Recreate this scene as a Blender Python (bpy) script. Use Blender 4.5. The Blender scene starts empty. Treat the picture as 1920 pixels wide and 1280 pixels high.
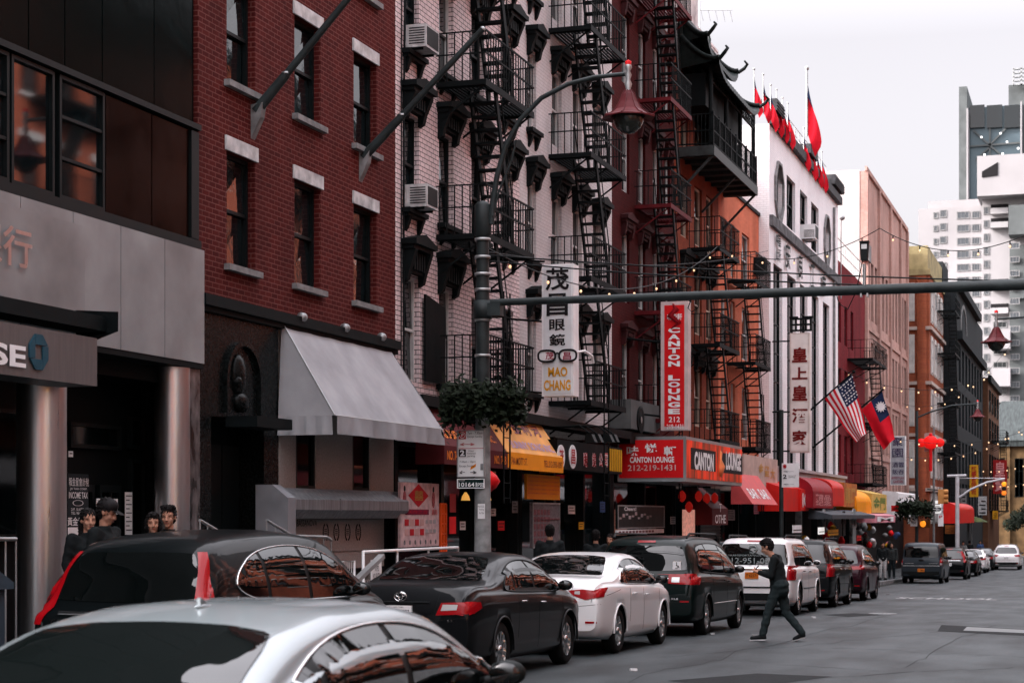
import bpy, bmesh, math, random
import numpy as np
from mathutils import Vector, Matrix, noise
from mathutils.bvhtree import BVHTree
R = math.radians
random.seed(7)
SC = bpy.context.scene
COL = SC.collection
# ---------------------------------------------------------------- camera
# world: X runs down the street, Y to the left (towards the parked cars and facades), Z up
F, VPX, HY, CZ = 3400.0, 2060.0, 967.0, 1.52      # measured in photograph pixels (1920 wide)
TH = math.atan((VPX - 960) / F)
CO, SI, TA = math.cos(TH), math.sin(TH), math.tan(TH)
cam_d = bpy.data.cameras.new('camera')
cam = bpy.data.objects.new('camera', cam_d); COL.objects.link(cam)
cam.location = (0, 0, CZ)
cam.rotation_euler = (R(90), 0, TH - R(90))
cam_d.sensor_width = 36
cam_d.lens = 36 * F / 1920
cam_d.shift_y = (HY - 640) / 1920
cam_d.clip_end = 2000
cam_d.clip_start = 0.1
cam_d.dof.use_dof = True
cam_d.dof.focus_distance = 30
cam_d.dof.aperture_fstop = 4.0
SC.camera = cam
# ---------------------------------------------------------------- sky, sun, exposure
SUN_EL, SUN_FROM = R(29), R(114)                   # sun stands over the left-hand roofs, a little behind the camera
w = bpy.data.worlds.new('World'); SC.world = w; w.use_nodes = True
nt = w.node_tree; nt.nodes.clear()
sky = nt.nodes.new('ShaderNodeTexSky'); sky.sky_type = 'NISHITA'; sky.sun_disc = False
sky.sun_elevation = SUN_EL; sky.sun_rotation = R(90) - SUN_FROM
sky.air_density = 1.0; sky.dust_density = 4.0; sky.ozone_density = 1.0
hs = nt.nodes.new('ShaderNodeHueSaturation'); hs.inputs['Saturation'].default_value = 0.16
tint = nt.nodes.new('ShaderNodeMix'); tint.data_type = 'RGBA'; tint.blend_type = 'MULTIPLY'
tint.inputs['Factor'].default_value = 1.0
tint.inputs['B'].default_value = (1.0, 0.942, 0.962, 1)
bg = nt.nodes.new('ShaderNodeBackground'); bg.inputs['Strength'].default_value = 0.158
wo = nt.nodes.new('ShaderNodeOutputWorld')
nt.links.new(sky.outputs[0], hs.inputs['Color']); nt.links.new(hs.outputs[0], tint.inputs['A'])
# thin high cloud: the dome is brighter overhead than near the horizon
tc = nt.nodes.new('ShaderNodeTexCoord'); sx = nt.nodes.new('ShaderNodeSeparateXYZ'); nt.links.new(tc.outputs['Generated'], sx.inputs[0])
mr = nt.nodes.new('ShaderNodeMapRange'); mr.inputs['From Min'].default_value = 0.25; mr.inputs['From Max'].default_value = 0.95; mr.inputs['To Min'].default_value = 1.0; mr.inputs['To Max'].default_value = 7.0
nt.links.new(sx.outputs['Z'], mr.inputs['Value'])
bo_ = nt.nodes.new('ShaderNodeMix'); bo_.data_type = 'RGBA'; bo_.blend_type = 'MULTIPLY'; bo_.inputs['Factor'].default_value = 1.0
nt.links.new(tint.outputs['Result'], bo_.inputs['A']); nt.links.new(mr.outputs[0], bo_.inputs['B']); nt.links.new(bo_.outputs['Result'], bg.inputs[0]); nt.links.new(bg.outputs[0], wo.inputs[0])
sl = bpy.data.lights.new('sun', 'SUN'); sl.energy = 2.2; sl.angle = R(0.5); sl.color = (1.0, 0.93, 0.88)
so = bpy.data.objects.new('sun', sl); COL.objects.link(so)
sv = Vector((math.cos(SUN_EL) * math.cos(SUN_FROM), math.cos(SUN_EL) * math.sin(SUN_FROM), math.sin(SUN_EL)))
so.rotation_euler = (-sv).to_track_quat('-Z', 'Y').to_euler()
so.location = (0, 0, 60)
vs = SC.view_settings; vs.view_transform = 'Standard'; vs.look = 'None'; vs.gamma = 1.0; vs.use_curve_mapping = False
vs.exposure = 0.95
SC.render.engine = 'CYCLES'
SC.cycles.use_denoising = True
SC.cycles.max_bounces = 6; SC.cycles.diffuse_bounces = 3; SC.cycles.glossy_bounces = 3
SC.cycles.transmission_bounces = 3; SC.cycles.transparent_max_bounces = 6
SC.cycles.caustics_reflective = False; SC.cycles.caustics_refractive = False
# ---------------------------------------------------------------- from photo measurements to the place
LF = 12.3                                          # the facade line
def road_z(s):
    if s < 17.6: return -0.33
    if s < 103: return -0.0187 * s
    return -1.926 - 0.008 * (s - 103)
def PL(x, y, lat=LF):                              # on a wall parallel to the street
    z = lat * F / (CO * (VPX - x)); a = (x - 960) / F
    return z * CO * (1 + a * TA), CZ + (HY - y) / F * z
def SX(x, lat=LF): return PL(x, 0, lat)[0]
def PS(x, y, s):                                   # on a wall square to the street
    a = (x - 960) / F; z = s / (CO + a * SI)
    return z * (SI - a * CO), CZ + (HY - y) / F * z
# ---------------------------------------------------------------- materials
MATS = {}
def nodes_of(m):
    m.use_nodes = True; t = m.node_tree; return t, t.nodes['Principled BSDF']
def mat(name, col=(.5, .5, .5), rough=.6, metal=0.0, var=0.12, vscale=3.0, bump=0.0, bscale=40.0, coat=0.0,
        emit=None, estr=1.0, ior=None, coatr=.03, stretch=None, spec=None, streak=0.0):
    if name in MATS: return MATS[name]
    m = bpy.data.materials.new(name); t, b = nodes_of(m)
    b.inputs['Roughness'].default_value = rough; b.inputs['Metallic'].default_value = metal
    if ior: b.inputs['IOR'].default_value = ior
    if spec is None and ior is None and metal < .3 and rough > .3 and not coat: spec = .1
    if spec is not None: b.inputs['Specular IOR Level'].default_value = spec
    if coat: b.inputs['Coat Weight'].default_value = coat; b.inputs['Coat Roughness'].default_value = coatr
    c = (*col, 1)
    N, L = t.nodes, t.links
    geo = N.new('ShaderNodeNewGeometry')
    if var > 0:
        mp = N.new('ShaderNodeMapping')
        if stretch: mp.inputs['Scale'].default_value = stretch
        L.new(geo.outputs['Position'], mp.inputs['Vector'])
        n = N.new('ShaderNodeTexNoise'); n.inputs['Scale'].default_value = vscale; n.inputs['Detail'].default_value = 6
        L.new(mp.outputs[0], n.inputs['Vector'])
        r = N.new('ShaderNodeMapRange'); r.inputs['From Min'].default_value = .3; r.inputs['From Max'].default_value = .7
        r.inputs['To Min'].default_value = 1 - var * 1.6; r.inputs['To Max'].default_value = 1 + var
        L.new(n.outputs['Fac'], r.inputs['Value'])
        mx = N.new('ShaderNodeMix'); mx.data_type = 'RGBA'; mx.blend_type = 'MULTIPLY'; mx.inputs['Factor'].default_value = 1
        mx.inputs['A'].default_value = c; L.new(r.outputs[0], mx.inputs['B'])
        L.new(mx.outputs['Result'], b.inputs['Base Color'])
        r2 = N.new('ShaderNodeMapRange'); r2.inputs['To Min'].default_value = max(rough - .08, .02); r2.inputs['To Max'].default_value = min(rough + .12, 1)
        L.new(n.outputs['Fac'], r2.inputs['Value'])
        if coat == 0 and rough > .1: L.new(r2.outputs[0], b.inputs['Roughness'])
    else:
        b.inputs['Base Color'].default_value = c
    if bump > 0:
        n2 = N.new('ShaderNodeTexNoise'); n2.inputs['Scale'].default_value = bscale; n2.inputs['Detail'].default_value = 4
        L.new(geo.outputs['Position'], n2.inputs['Vector'])
        bp = N.new('ShaderNodeBump'); bp.inputs['Strength'].default_value = bump; bp.inputs['Distance'].default_value = .02
        L.new(n2.outputs['Fac'], bp.inputs['Height']); L.new(bp.outputs[0], b.inputs['Normal'])
    if emit:
        b.inputs['Emission Color'].default_value = (*emit, 1); b.inputs['Emission Strength'].default_value = estr
    MATS[name] = m; return m
def brick(name, c1, c2, mortar, bw=.21, bh=.075, ms=.008, rough=.85, dirt=.35, dscale=.6, bump=.4):
    if name in MATS: return MATS[name]
    m = bpy.data.materials.new(name); t, b = nodes_of(m); N, L = t.nodes, t.links
    geo = N.new('ShaderNodeNewGeometry'); sp = N.new('ShaderNodeSeparateXYZ'); L.new(geo.outputs['Position'], sp.inputs[0])
    ad = N.new('ShaderNodeMath'); ad.operation = 'ADD'; L.new(sp.outputs[0], ad.inputs[0]); L.new(sp.outputs[1], ad.inputs[1])
    cb = N.new('ShaderNodeCombineXYZ'); L.new(ad.outputs[0], cb.inputs[0]); L.new(sp.outputs[2], cb.inputs[1])
    bt = N.new('ShaderNodeTexBrick'); L.new(cb.outputs[0], bt.inputs['Vector'])
    bt.inputs['Color1'].default_value = (*c1, 1); bt.inputs['Color2'].default_value = (*c2, 1); bt.inputs['Mortar'].default_value = (*mortar, 1)
    bt.inputs['Scale'].default_value = 1; bt.inputs['Mortar Size'].default_value = ms; bt.inputs['Mortar Smooth'].default_value = .2
    bt.inputs['Bias'].default_value = 0; bt.inputs['Brick Width'].default_value = bw; bt.inputs['Row Height'].default_value = bh
    n = N.new('ShaderNodeTexNoise'); n.inputs['Scale'].default_value = dscale; n.inputs['Detail'].default_value = 8; n.inputs['Roughness'].default_value = .65
    mp = N.new('ShaderNodeMapping'); mp.inputs['Scale'].default_value = (1.3, 1.3, .55); L.new(geo.outputs['Position'], mp.inputs['Vector']); L.new(mp.outputs[0], n.inputs['Vector'])
    r = N.new('ShaderNodeMapRange'); r.inputs['From Min'].default_value = .3; r.inputs['From Max'].default_value = .7
    r.inputs['To Min'].default_value = 1 - dirt; r.inputs['To Max'].default_value = 1 + dirt * .45; L.new(n.outputs['Fac'], r.inputs['Value'])
    mx = N.new('ShaderNodeMix'); mx.data_type = 'RGBA'; mx.blend_type = 'MULTIPLY'; mx.inputs['Factor'].default_value = 1
    L.new(bt.outputs['Color'], mx.inputs['A']); L.new(r.outputs[0], mx.inputs['B']); L.new(mx.outputs['Result'], b.inputs['Base Color'])
    b.inputs['Roughness'].default_value = rough; b.inputs['Specular IOR Level'].default_value = .08 if rough > .7 else .25
    bp = N.new('ShaderNodeBump'); bp.inputs['Strength'].default_value = bump; bp.inputs['Distance'].default_value = .01; bp.invert = True
    L.new(bt.outputs['Fac'], bp.inputs['Height']); L.new(bp.outputs[0], b.inputs['Normal'])
    MATS[name] = m; return m
# ---------------------------------------------------------------- mesh helper
class MB:
    def __init__(s): s.v, s.f, s.m, s.sm = [], [], [], []; s.mi = 0; s.smooth = False
    def add(s, vs, fs, smooth=None):
        o = len(s.v); s.v += [tuple(v) for v in vs]
        for f in fs: s.f.append([i + o for i in f]); s.m.append(s.mi); s.sm.append(s.smooth if smooth is None else smooth)
        return s
    def quad(s, a, b, c, d): return s.add([a, b, c, d], [(0, 1, 2, 3)])
    def poly(s, pts): return s.add(pts, [tuple(range(len(pts)))])
    def box(s, x0, x1, y0, y1, z0, z1):
        if x0 > x1: x0, x1 = x1, x0
        if y0 > y1: y0, y1 = y1, y0
        if z0 > z1: z0, z1 = z1, z0
        return s.add([(x0, y0, z0), (x1, y0, z0), (x1, y1, z0), (x0, y1, z0), (x0, y0, z1), (x1, y0, z1), (x1, y1, z1), (x0, y1, z1)],
                     [(0, 3, 2, 1), (4, 5, 6, 7), (0, 1, 5, 4), (1, 2, 6, 5), (2, 3, 7, 6), (3, 0, 4, 7)])
    def prism(s, pts, d):                          # polygon pts extruded by vector d
        n = len(pts); d = Vector(d); a = [Vector(p) for p in pts]
        nrm = Vector((0, 0, 0))
        for i in range(n): nrm += a[i].cross(a[(i + 1) % n])
        if nrm.dot(d) > 0: a.reverse()
        vs = a + [p + d for p in a]
        fs = [tuple(range(n)), tuple(range(2 * n - 1, n - 1, -1))] + [(i, i + n, (i + 1) % n + n, (i + 1) % n) for i in range(n)]
        fs = [tuple(reversed(f)) if k > 1 else f for k, f in enumerate(fs)]
        return s.add(vs, [tuple(f) for f in fs])
    def tube(s, pts, r, n=8, caps=True, smooth=True):
        P = [Vector(p) for p in pts]
        if not isinstance(r, (list, tuple)): r = [r] * len(P)
        o = len(s.v); up = None; rings = []
        for i, p in enumerate(P):
            d = (P[min(i + 1, len(P) - 1)] - P[max(i - 1, 0)])
            if d.length < 1e-9: d = Vector((0, 0, 1))
            d.normalize()
            if up is None or abs(up.dot(d)) > .999: up = Vector((0, 0, 1)) if abs(d.z) < .95 else Vector((1, 0, 0))
            u = d.cross(up).normalized(); v = u.cross(d).normalized(); up = v
            rings.append([p + (u * math.cos(2 * math.pi * k / n) + v * math.sin(2 * math.pi * k / n)) * r[i] for k in range(n)])
        vs = [v for rg in rings for v in rg]; fs = []
        for i in range(len(P) - 1):
            for k in range(n): fs.append((i * n + k, (i + 1) * n + k, (i + 1) * n + (k + 1) % n, i * n + (k + 1) % n))
        s.add(vs, fs, smooth)
        if caps: s.add(rings[0], [tuple(range(n))], False); s.add(rings[-1], [tuple(range(n - 1, -1, -1))], False)
        return s
    def bar(s, a, b, w, h=None):                   # rectangular bar from a to b
        h = h or w; a, b = Vector(a), Vector(b); d = (b - a).normalized()
        up = Vector((0, 0, 1)) if abs(d.z) < .95 else Vector((1, 0, 0))
        u = d.cross(up).normalized() * w / 2; v = u.cross(d).normalized() * h / 2
        return s.add([a - u - v, a + u - v, a + u + v, a - u + v, b - u - v, b + u - v, b + u + v, b - u + v],
                     [(0, 1, 2, 3), (7, 6, 5, 4), (0, 4, 5, 1), (1, 5, 6, 2), (2, 6, 7, 3), (3, 7, 4, 0)])
    def lathe(s, prof, c=(0, 0, 0), n=20, axis='Z', smooth=True):
        vs = []
        for r, h in prof:
            for k in range(n):
                a = 2 * math.pi * k / n; x, y = r * math.cos(a), r * math.sin(a)
                p = {'Z': (x, y, h), 'Y': (x, h, -y), 'X': (h, x, y)}[axis]
                vs.append((p[0] + c[0], p[1] + c[1], p[2] + c[2]))
        fs = [(i * n + k, i * n + (k + 1) % n, (i + 1) * n + (k + 1) % n, (i + 1) * n + k) for i in range(len(prof) - 1) for k in range(n)]
        return s.add(vs, fs, smooth)
    def sphere(s, c, r, n=12, m=8, sc=(1, 1, 1)):
        prof = [(math.sin(math.pi * i / m), -math.cos(math.pi * i / m)) for i in range(m + 1)]
        vs = [(c[0] + r * sc[0] * q * math.cos(2 * math.pi * k / n), c[1] + r * sc[1] * q * math.sin(2 * math.pi * k / n), c[2] + r * sc[2] * h) for q, h in prof for k in range(n)]
        return s.add(vs, [(i * n + k, i * n + (k + 1) % n, (i + 1) * n + (k + 1) % n, (i + 1) * n + k) for i in range(m) for k in range(n)], True)
    def wall(s, s0, s1, z0, z1, lat, holes, depth=.18, face=-1):
        """street-parallel wall with rectangular openings and their reveals"""
        hs_ = [(max(a, s0), min(b, s1), max(c, z0), min(d, z1)) for a, b, c, d in holes if b > s0 and a < s1 and d > z0 and c < z1]
        xs = sorted({s0, s1, *[h[0] for h in hs_], *[h[1] for h in hs_]}); zs = sorted({z0, z1, *[h[2] for h in hs_], *[h[3] for h in hs_]})
        for i in range(len(xs) - 1):
            for j in range(len(zs) - 1):
                cx, cz = (xs[i] + xs[i + 1]) / 2, (zs[j] + zs[j + 1]) / 2
                if any(h[0] < cx < h[1] and h[2] < cz < h[3] for h in hs_): continue
                q = [(xs[i], lat, zs[j]), (xs[i + 1], lat, zs[j]), (xs[i + 1], lat, zs[j + 1]), (xs[i], lat, zs[j + 1])]
                s.poly(q if face < 0 else q[::-1])
        L2 = lat - face * depth
        for a, b, c, d in hs_:
            s.quad((a, lat, c), (b, lat, c), (b, L2, c), (a, L2, c)); s.quad((a, L2, d), (b, L2, d), (b, lat, d), (a, lat, d))
            s.quad((a, lat, c), (a, L2, c), (a, L2, d), (a, lat, d)); s.quad((b, L2, c), (b, lat, c), (b, lat, d), (b, L2, d))
        return s
def put(name, mb, mats, parent=None, local=False, loc=None):
    me = bpy.data.meshes.new(name)
    off = Vector((0, 0, 0))
    if parent is not None and not local: off = Vector(parent['base'])
    if loc is not None: off = Vector(loc)
    me.from_pydata([(v[0] - off.x, v[1] - off.y, v[2] - off.z) for v in mb.v], [], mb.f)
    if not isinstance(mats, (list, tuple)): mats = [mats]
    for m in mats: me.materials.append(m)
    me.polygons.foreach_set('material_index', mb.m); me.polygons.foreach_set('use_smooth', mb.sm)
    me.update(); me.validate()
    o = bpy.data.objects.new(name, me); COL.objects.link(o)
    if parent is not None: o.parent = parent; o['base'] = tuple(parent['base'])
    elif loc is not None: o.location = loc; o['base'] = tuple(loc)
    else: o['base'] = (0, 0, 0)
    return o
def tag(o, label=None, cat=None, group=None, kind=None):
    if label: o['label'] = label
    if cat: o['category'] = cat
    if group: o['group'] = group
    if kind: o['kind'] = kind
    return o
def thing(name, label, cat, base=(0, 0, 0), group=None, rot=None):
    o = bpy.data.objects.new(name, None); COL.objects.link(o); o.location = base; o['base'] = tuple(base)
    if rot: o.rotation_euler = rot
    return tag(o, label, cat, group)
def struct(name, mb, m): return tag(put(name, mb, m), kind='structure')
TXT = {}
def text_mb(mb, body, origin, ux, uz, height, width=None, depth=.01, bold=0.0, align='CENTER', squeeze=1.0, valign='CENTER', spacing=1.0):
    """writing set as real raised letters: ux = reading direction, uz = up, origin = centre of the text block"""
    key = (body, bold, spacing)
    if key not in TXT:
        cu = bpy.data.curves.new('t', 'FONT'); cu.body = body; cu.size = 1; cu.offset = bold; cu.resolution_u = 3; cu.space_character = spacing; cu.space_line = .95
        cu.align_x = 'CENTER'
        ob = bpy.data.objects.new('t', cu); COL.objects.link(ob)
        dg = bpy.context.evaluated_depsgraph_get(); me = bpy.data.meshes.new_from_object(ob.evaluated_get(dg))
        TXT[key] = ([v.co.copy() for v in me.vertices], [tuple(p.vertices) for p in me.polygons])
        bpy.data.objects.remove(ob); bpy.data.curves.remove(cu); bpy.data.meshes.remove(me)
    vs, fs = TXT[key]
    if not vs: return mb
    x0, x1 = min(v.x for v in vs), max(v.x for v in vs); y0, y1 = min(v.y for v in vs), max(v.y for v in vs)
    k = height / (y1 - y0); kx = k * squeeze if width is None else width / (x1 - x0)
    ux, uz, o = Vector(ux).normalized(), Vector(uz).normalized(), Vector(origin); nn = ux.cross(uz)
    q = [o + ux * (v.x - (x0 + x1) / 2) * kx + uz * (v.y - (y0 + y1) / 2) * k + nn * depth for v in vs]
    mb.add(q, fs, False)
    return mb
# ---------------------------------------------------------------- palette
M_iron = mat('black_iron', (.003, .005, .0055), .65, 0, .2, spec=.1)
M_iron_grey = mat('grey_iron', (.03, .035, .036), .5, .2, .2)
M_iron_red = mat('red_painted_iron', (.10, .010, .013), .6, 0, .2)
M_frame_dark = mat('dark_window_frame', (.004, .007, .0075), .45, 0, .1, spec=.15)
M_frame_white = mat('white_window_frame', (.48, .48, .47), .5, 0, .15)
M_glass = mat('window_glass', (.003, .006, .007), .04, 0, 0, ior=1.8)
M_glass_soft = mat('old_window_glass', (.004, .008, .009), .05, 0, 0, ior=1.75, bump=.2, bscale=2.2)
M_smoke = mat('smoked_glass', (.002, .004, .0045), .05, 0, 0, ior=1.33)
M_cargl = mat('car_glass', (.002, .003, .003), .015, 0, 0, ior=1.55)
M_stone = mat('pale_stone_trim', (.50, .50, .50), .8, 0, .25, 5, .3)
M_stone_d = mat('grey_stone_sill', (.2, .2, .2), .8, 0, .25, 5, .3)
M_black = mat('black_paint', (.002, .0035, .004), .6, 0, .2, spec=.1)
M_steel = mat('stainless_steel', (.55, .56, .57), .3, 1, .04, 2, stretch=(14, 14, .6))
M_alu = mat('brushed_panel', (.27, .30, .31), .33, .3, .22, .9, bump=.25, bscale=.8, spec=.35)
M_galv = mat('galvanised_steel', (.36, .37, .37), .45, .7, .15)
M_pole = mat('pole_green_grey', (.022, .03, .031), .5, .1, .25, 4, spec=.25)
M_poleg = mat('pole_grey_base', (.28, .29, .29), .55, .2, .25, 6)
M_rubber = mat('tyre_rubber', (.006, .007, .007), .8, 0, .15, spec=.2)
M_rim = mat('alloy_rim', (.55, .56, .56), .25, 1, 0)
M_rim_d = mat('dark_wheel_centre', (.01, .01, .01), .6, 0, 0)
M_chrome = mat('chrome', (.75, .75, .75), .08, 1, 0)
M_plast = mat('black_plastic', (.004, .006, .0065), .5, 0, .1, spec=.15)
M_redlens = mat('red_lamp_lens', (.26, .003, .006), .12, 0, 0, ior=1.35, emit=(.6, .01, .02), estr=.02)
M_clear = mat('clear_lamp_lens', (.5, .5, .5), .1, .2, 0)
M_white = mat('white_enamel', (.80, .80, .80), .5, 0, .06)
M_ink = mat('black_ink', (.012, .011, .012), .6, 0, 0)
M_redink = mat('red_ink', (.42, .012, .02), .6, 0, 0)
M_signred = mat('sign_red', (.62, .012, .015), .4, 0, .06, 1.5)
M_signred_lit = mat('lit_sign_red', (.65, .01, .01), .35, 0, .05, emit=(.75, .01, .008), estr=.35)
M_lit_white = mat('lit_sign_white', (.6, .6, .6), .4, 0, 0, emit=(.9, .88, .85), estr=.35)
M_yellow = mat('sign_yellow', (.65, .33, .02), .5, 0, .1)
M_orange = mat('sign_orange', (.75, .24, .015), .6, 0, .12)
M_bulb = mat('warm_bulb', (.9, .6, .4), .4, 0, 0, emit=(1, .62, .32), estr=.6)
M_skin = mat('skin', (.42, .22, .15), .5, 0, .06)
M_hair = mat('black_hair', (.008, .007, .007), .5, 0, 0)
M_leaf = mat('dark_foliage', (.012, .019, .010), .7, 0, .4, 9, spec=.1)
M_flagred = mat('flag_red', (.55, .008, .02), .7, 0, .1)
M_flagblue = mat('flag_blue', (.012, .022, .06), .7, 0, .1)
M_flagwhite = mat('flag_white', (.7, .68, .68), .7, 0, .05)
def paint(name, col, metal=.0, rough=.35):
    dark = max(col) < .05
    return mat(name, col, rough, metal, 0, coat=.3 if dark else .8, coatr=.02, spec=.05 if dark else None)
# asphalt: pale worn wheel tracks, darker seams and oil
def asphalt():
    m = bpy.data.materials.new('asphalt'); t, b = nodes_of(m); N, L = t.nodes, t.links
    g = N.new('ShaderNodeNewGeometry')
    def nz(sc, scale, det=6):
        mp = N.new('ShaderNodeMapping'); mp.inputs['Scale'].default_value = sc; L.new(g.outputs['Position'], mp.inputs['Vector'])
        n = N.new('ShaderNodeTexNoise'); n.inputs['Scale'].default_value = scale; n.inputs['Detail'].default_value = det; L.new(mp.outputs[0], n.inputs['Vector']); return n
    a = nz((.12, 1, 1), 1.1, 4); bb = nz((1, 1, 1), 95, 2); c = nz((.35, .8, 1), 1.3, 9)
    cr = N.new('ShaderNodeValToRGB'); cr.color_ramp.elements[0].position = .36; cr.color_ramp.elements[0].color = (.006, .008, .009, 1)
    cr.color_ramp.elements[1].position = .62; cr.color_ramp.elements[1].color = (.036, .045, .048, 1)
    ad = N.new('ShaderNodeMath'); ad.operation = 'MULTIPLY_ADD'; L.new(c.outputs['Fac'], ad.inputs[0]); ad.inputs[1].default_value = .6
    mu = N.new('ShaderNodeMath'); mu.operation = 'MULTIPLY'; L.new(a.outputs['Fac'], mu.inputs[0]); mu.inputs[1].default_value = .4; L.new(mu.outputs[0], ad.inputs[2])
    L.new(ad.outputs[0], cr.inputs['Fac'])
    r = N.new('ShaderNodeMapRange'); r.inputs['From Min'].default_value = .3; r.inputs['From Max'].default_value = .7; r.inputs['To Min'].default_value = .35; r.inputs['To Max'].default_value = 1.9; L.new(bb.outputs['Fac'], r.inputs['Value'])
    mx = N.new('ShaderNodeMix'); mx.data_type = 'RGBA'; mx.blend_type = 'MULTIPLY'; mx.inputs['Factor'].default_value = 1; L.new(cr.outputs[0], mx.inputs['A']); L.new(r.outputs[0], mx.inputs['B'])
    L.new(mx.outputs['Result'], b.inputs['Base Color'])
    b.inputs['Specular IOR Level'].default_value = .22
    r3 = N.new('ShaderNodeMapRange'); r3.inputs['To Min'].default_value = .62; r3.inputs['To Max'].default_value = .42; L.new(ad.outputs[0], r3.inputs['Value']); L.new(r3.outputs[0], b.inputs['Roughness'])
    bp = N.new('ShaderNodeBump'); bp.inputs['Strength'].default_value = .5; bp.inputs['Distance'].default_value = .01; L.new(bb.outputs['Fac'], bp.inputs['Height']); L.new(bp.outputs[0], b.inputs['Normal'])
    MATS['asphalt'] = m; return m
M_asphalt = asphalt()
M_walk = mat('sidewalk_concrete', (.07, .077, .08), .8, 0, .3, 2, .2, 30)
M_kerb = mat('kerb_stone', (.22, .22, .22), .8, 0, .3, 4, .2)
M_patch = mat('road_patch', (.014, .016, .017), .7, 0, .3, 3, .4, 80)
M_roadpaint = mat('worn_road_paint', (.45, .45, .45), .7, 0, .5, 14)
M_plate = mat('steel_road_plate', (.16, .17, .17), .4, .6, .3, 6)
# ---------------------------------------------------------------- ground, road, pavements
KL, KR = 9.1, -1.3                                # kerb lines left and right
SS = [-60, 0, 17.6, 30, 45, 60, 80, 103, 130, 170, 230, 400, 1500]
def strip(name, y0, y1, dz, m, s0=-60, s1=1500):
    mb = MB(); ss = [s0] + [s for s in SS if s0 < s < s1] + [s1]
    for a, b in zip(ss, ss[1:]): mb.quad((a, y0, road_z(a) + dz), (b, y0, road_z(b) + dz), (b, y1, road_z(b) + dz), (a, y1, road_z(a) + dz))
    return struct(name, mb, m)
strip('ground', -700, 900, -.06, mat('bare_ground', (.08, .08, .08), .9))
strip('road', KR - .1, KL + .1, 0, M_asphalt, -60, 196)
def kerbed(name, y0, y1, s0, s1, kerb_at):
    mb = MB(); ss = [s0] + [s for s in SS if s0 < s < s1] + [s1]; e = .15
    y0, y1 = min(y0, y1), max(y0, y1)
    for a, b in zip(ss, ss[1:]):
        za, zb = road_z(a) + e, road_z(b) + e
        mb.quad((a, y0, za), (b, y0, zb), (b, y1, zb), (a, y1, za))
        yk, k2 = kerb_at, kerb_at + (.16 if kerb_at > 3 else -.16)
        mb.mi = 1
        mb.quad((a, yk, za - .3), (b, yk, zb - .3), (b, yk, zb + .004), (a, yk, za + .004))
        mb.quad((a, min(yk, k2), za + .004), (b, min(yk, k2), zb + .004), (b, max(yk, k2), zb + .004), (a, max(yk, k2), za + .004))
        mb.mi = 0
    x = math.ceil(s0)
    return struct(name, mb, [M_walk, M_kerb])
kerbed('pavement', KL, LF + 2.5, -60, 190, KL)
kerbed('pavement', KR, -6, -60, 190, KR)
seams = MB()
for i in range(0, 110):
    s = 5 + i * 1.5
    seams.box(s, s + .02, KL + .17, LF - .1, road_z(s) + .151, road_z(s) + .154)
struct('pavement_joints', seams, M_black)
# wheel-worn lettering, patches and a steel plate in the road
def gpt(x, y, dz=.005):
    z = F * 1.5 / (y - HY)
    for _ in range(12):
        a = (x - 960) / F; s = z * (CO + a * SI); z = F * (CZ - road_z(s)) / (y - HY)
    a = (x - 960) / F
    return (z * (CO + a * SI), z * (SI - a * CO), road_z(z * (CO + a * SI)) + dz)
mb = MB(); p0 = gpt(1690, 1119); p1 = gpt(1868, 1125)
s_w = (p0[0] + p1[0]) / 2
tm = MB(); text_mb(tm, 'SCHOOL', (s_w, (p0[1] + p1[1]) / 2, 0), (0, -1, 0), (1, 0, 0), 2.0, abs(p0[1] - p1[1]), 0, .02)
tm.v = [(v[0], v[1], road_z(v[0]) + .009) for v in tm.v]
struct('road_marking', tm, M_roadpaint)
def gpatch(name, pts, m, dz=.004):
    mb = MB(); mb.poly([gpt(*p, dz=dz) for p in pts][::-1]); return struct(name, mb, m)
gpatch('road_patch', [(1758, 1183), (1765, 1171), (1930, 1180), (1935, 1192)], M_patch)
gpatch('road_plate', [(1806, 1182), (1813, 1175), (1925, 1181), (1925, 1187)], M_plate, .009)
rk = random.Random(21)
crk = MB()
for (x0_, y0_, dx, dy, n_) in ((1180, 1279, 22, -5.0, 26), (1500, 1270, 26, -1.2, 18), (1560, 1215, 20, .6, 20), (1400, 1238, 16, 1.4, 16), (1600, 1160, 14, .5, 20), (1700, 1250, 14, -5.5, 14), (1240, 1232, 30, -2.6, 20)):
    x_, y_ = x0_, y0_; P_ = []
    for k in range(n_): P_.append(gpt(x_, y_, .004)); x_ += dx * rk.uniform(.4, 1.6); y_ += dy * rk.uniform(.3, 1.7) + rk.gauss(0, 1.1)
    for p, q in zip(P_, P_[1:]):
        w_ = rk.uniform(.006, .018); crk.quad((p[0] - w_, p[1], p[2]), (q[0] - w_, q[1], q[2]), (q[0] + w_, q[1] + .01, q[2]), (p[0] + w_, p[1] + .01, p[2]))
struct('road_cracks', crk, M_patch)
gut = MB()
for a_, b_ in zip(range(0, 180, 4), range(4, 184, 4)): gut.quad((a_, KL - .42, road_z(a_) + .004), (b_, KL - .42, road_z(b_) + .004), (b_, KL, road_z(b_) + .004), (a_, KL, road_z(a_) + .004))
struct('gutter', gut, mat('dirty_gutter', (.02, .022, .02), .7, 0, .5, 5, .4, 50))
gpatch('road_patch', [(1540, 1152), (1600, 1149), (1660, 1152), (1590, 1156)], M_patch)
gpatch('road_patch', [(1250, 1276), (1420, 1262), (1560, 1268), (1400, 1290)], M_patch)
mb = MB()
for k in range(6):
    y0 = 4.9 - k * 1.0
    s0 = 139.0; mb.box(s0, s0 + 2.6, y0 - .3, y0 + .1, road_z(s0) + .002, road_z(s0) + .008)
struct('crossing_stripes', mb, M_roadpaint)

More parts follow.
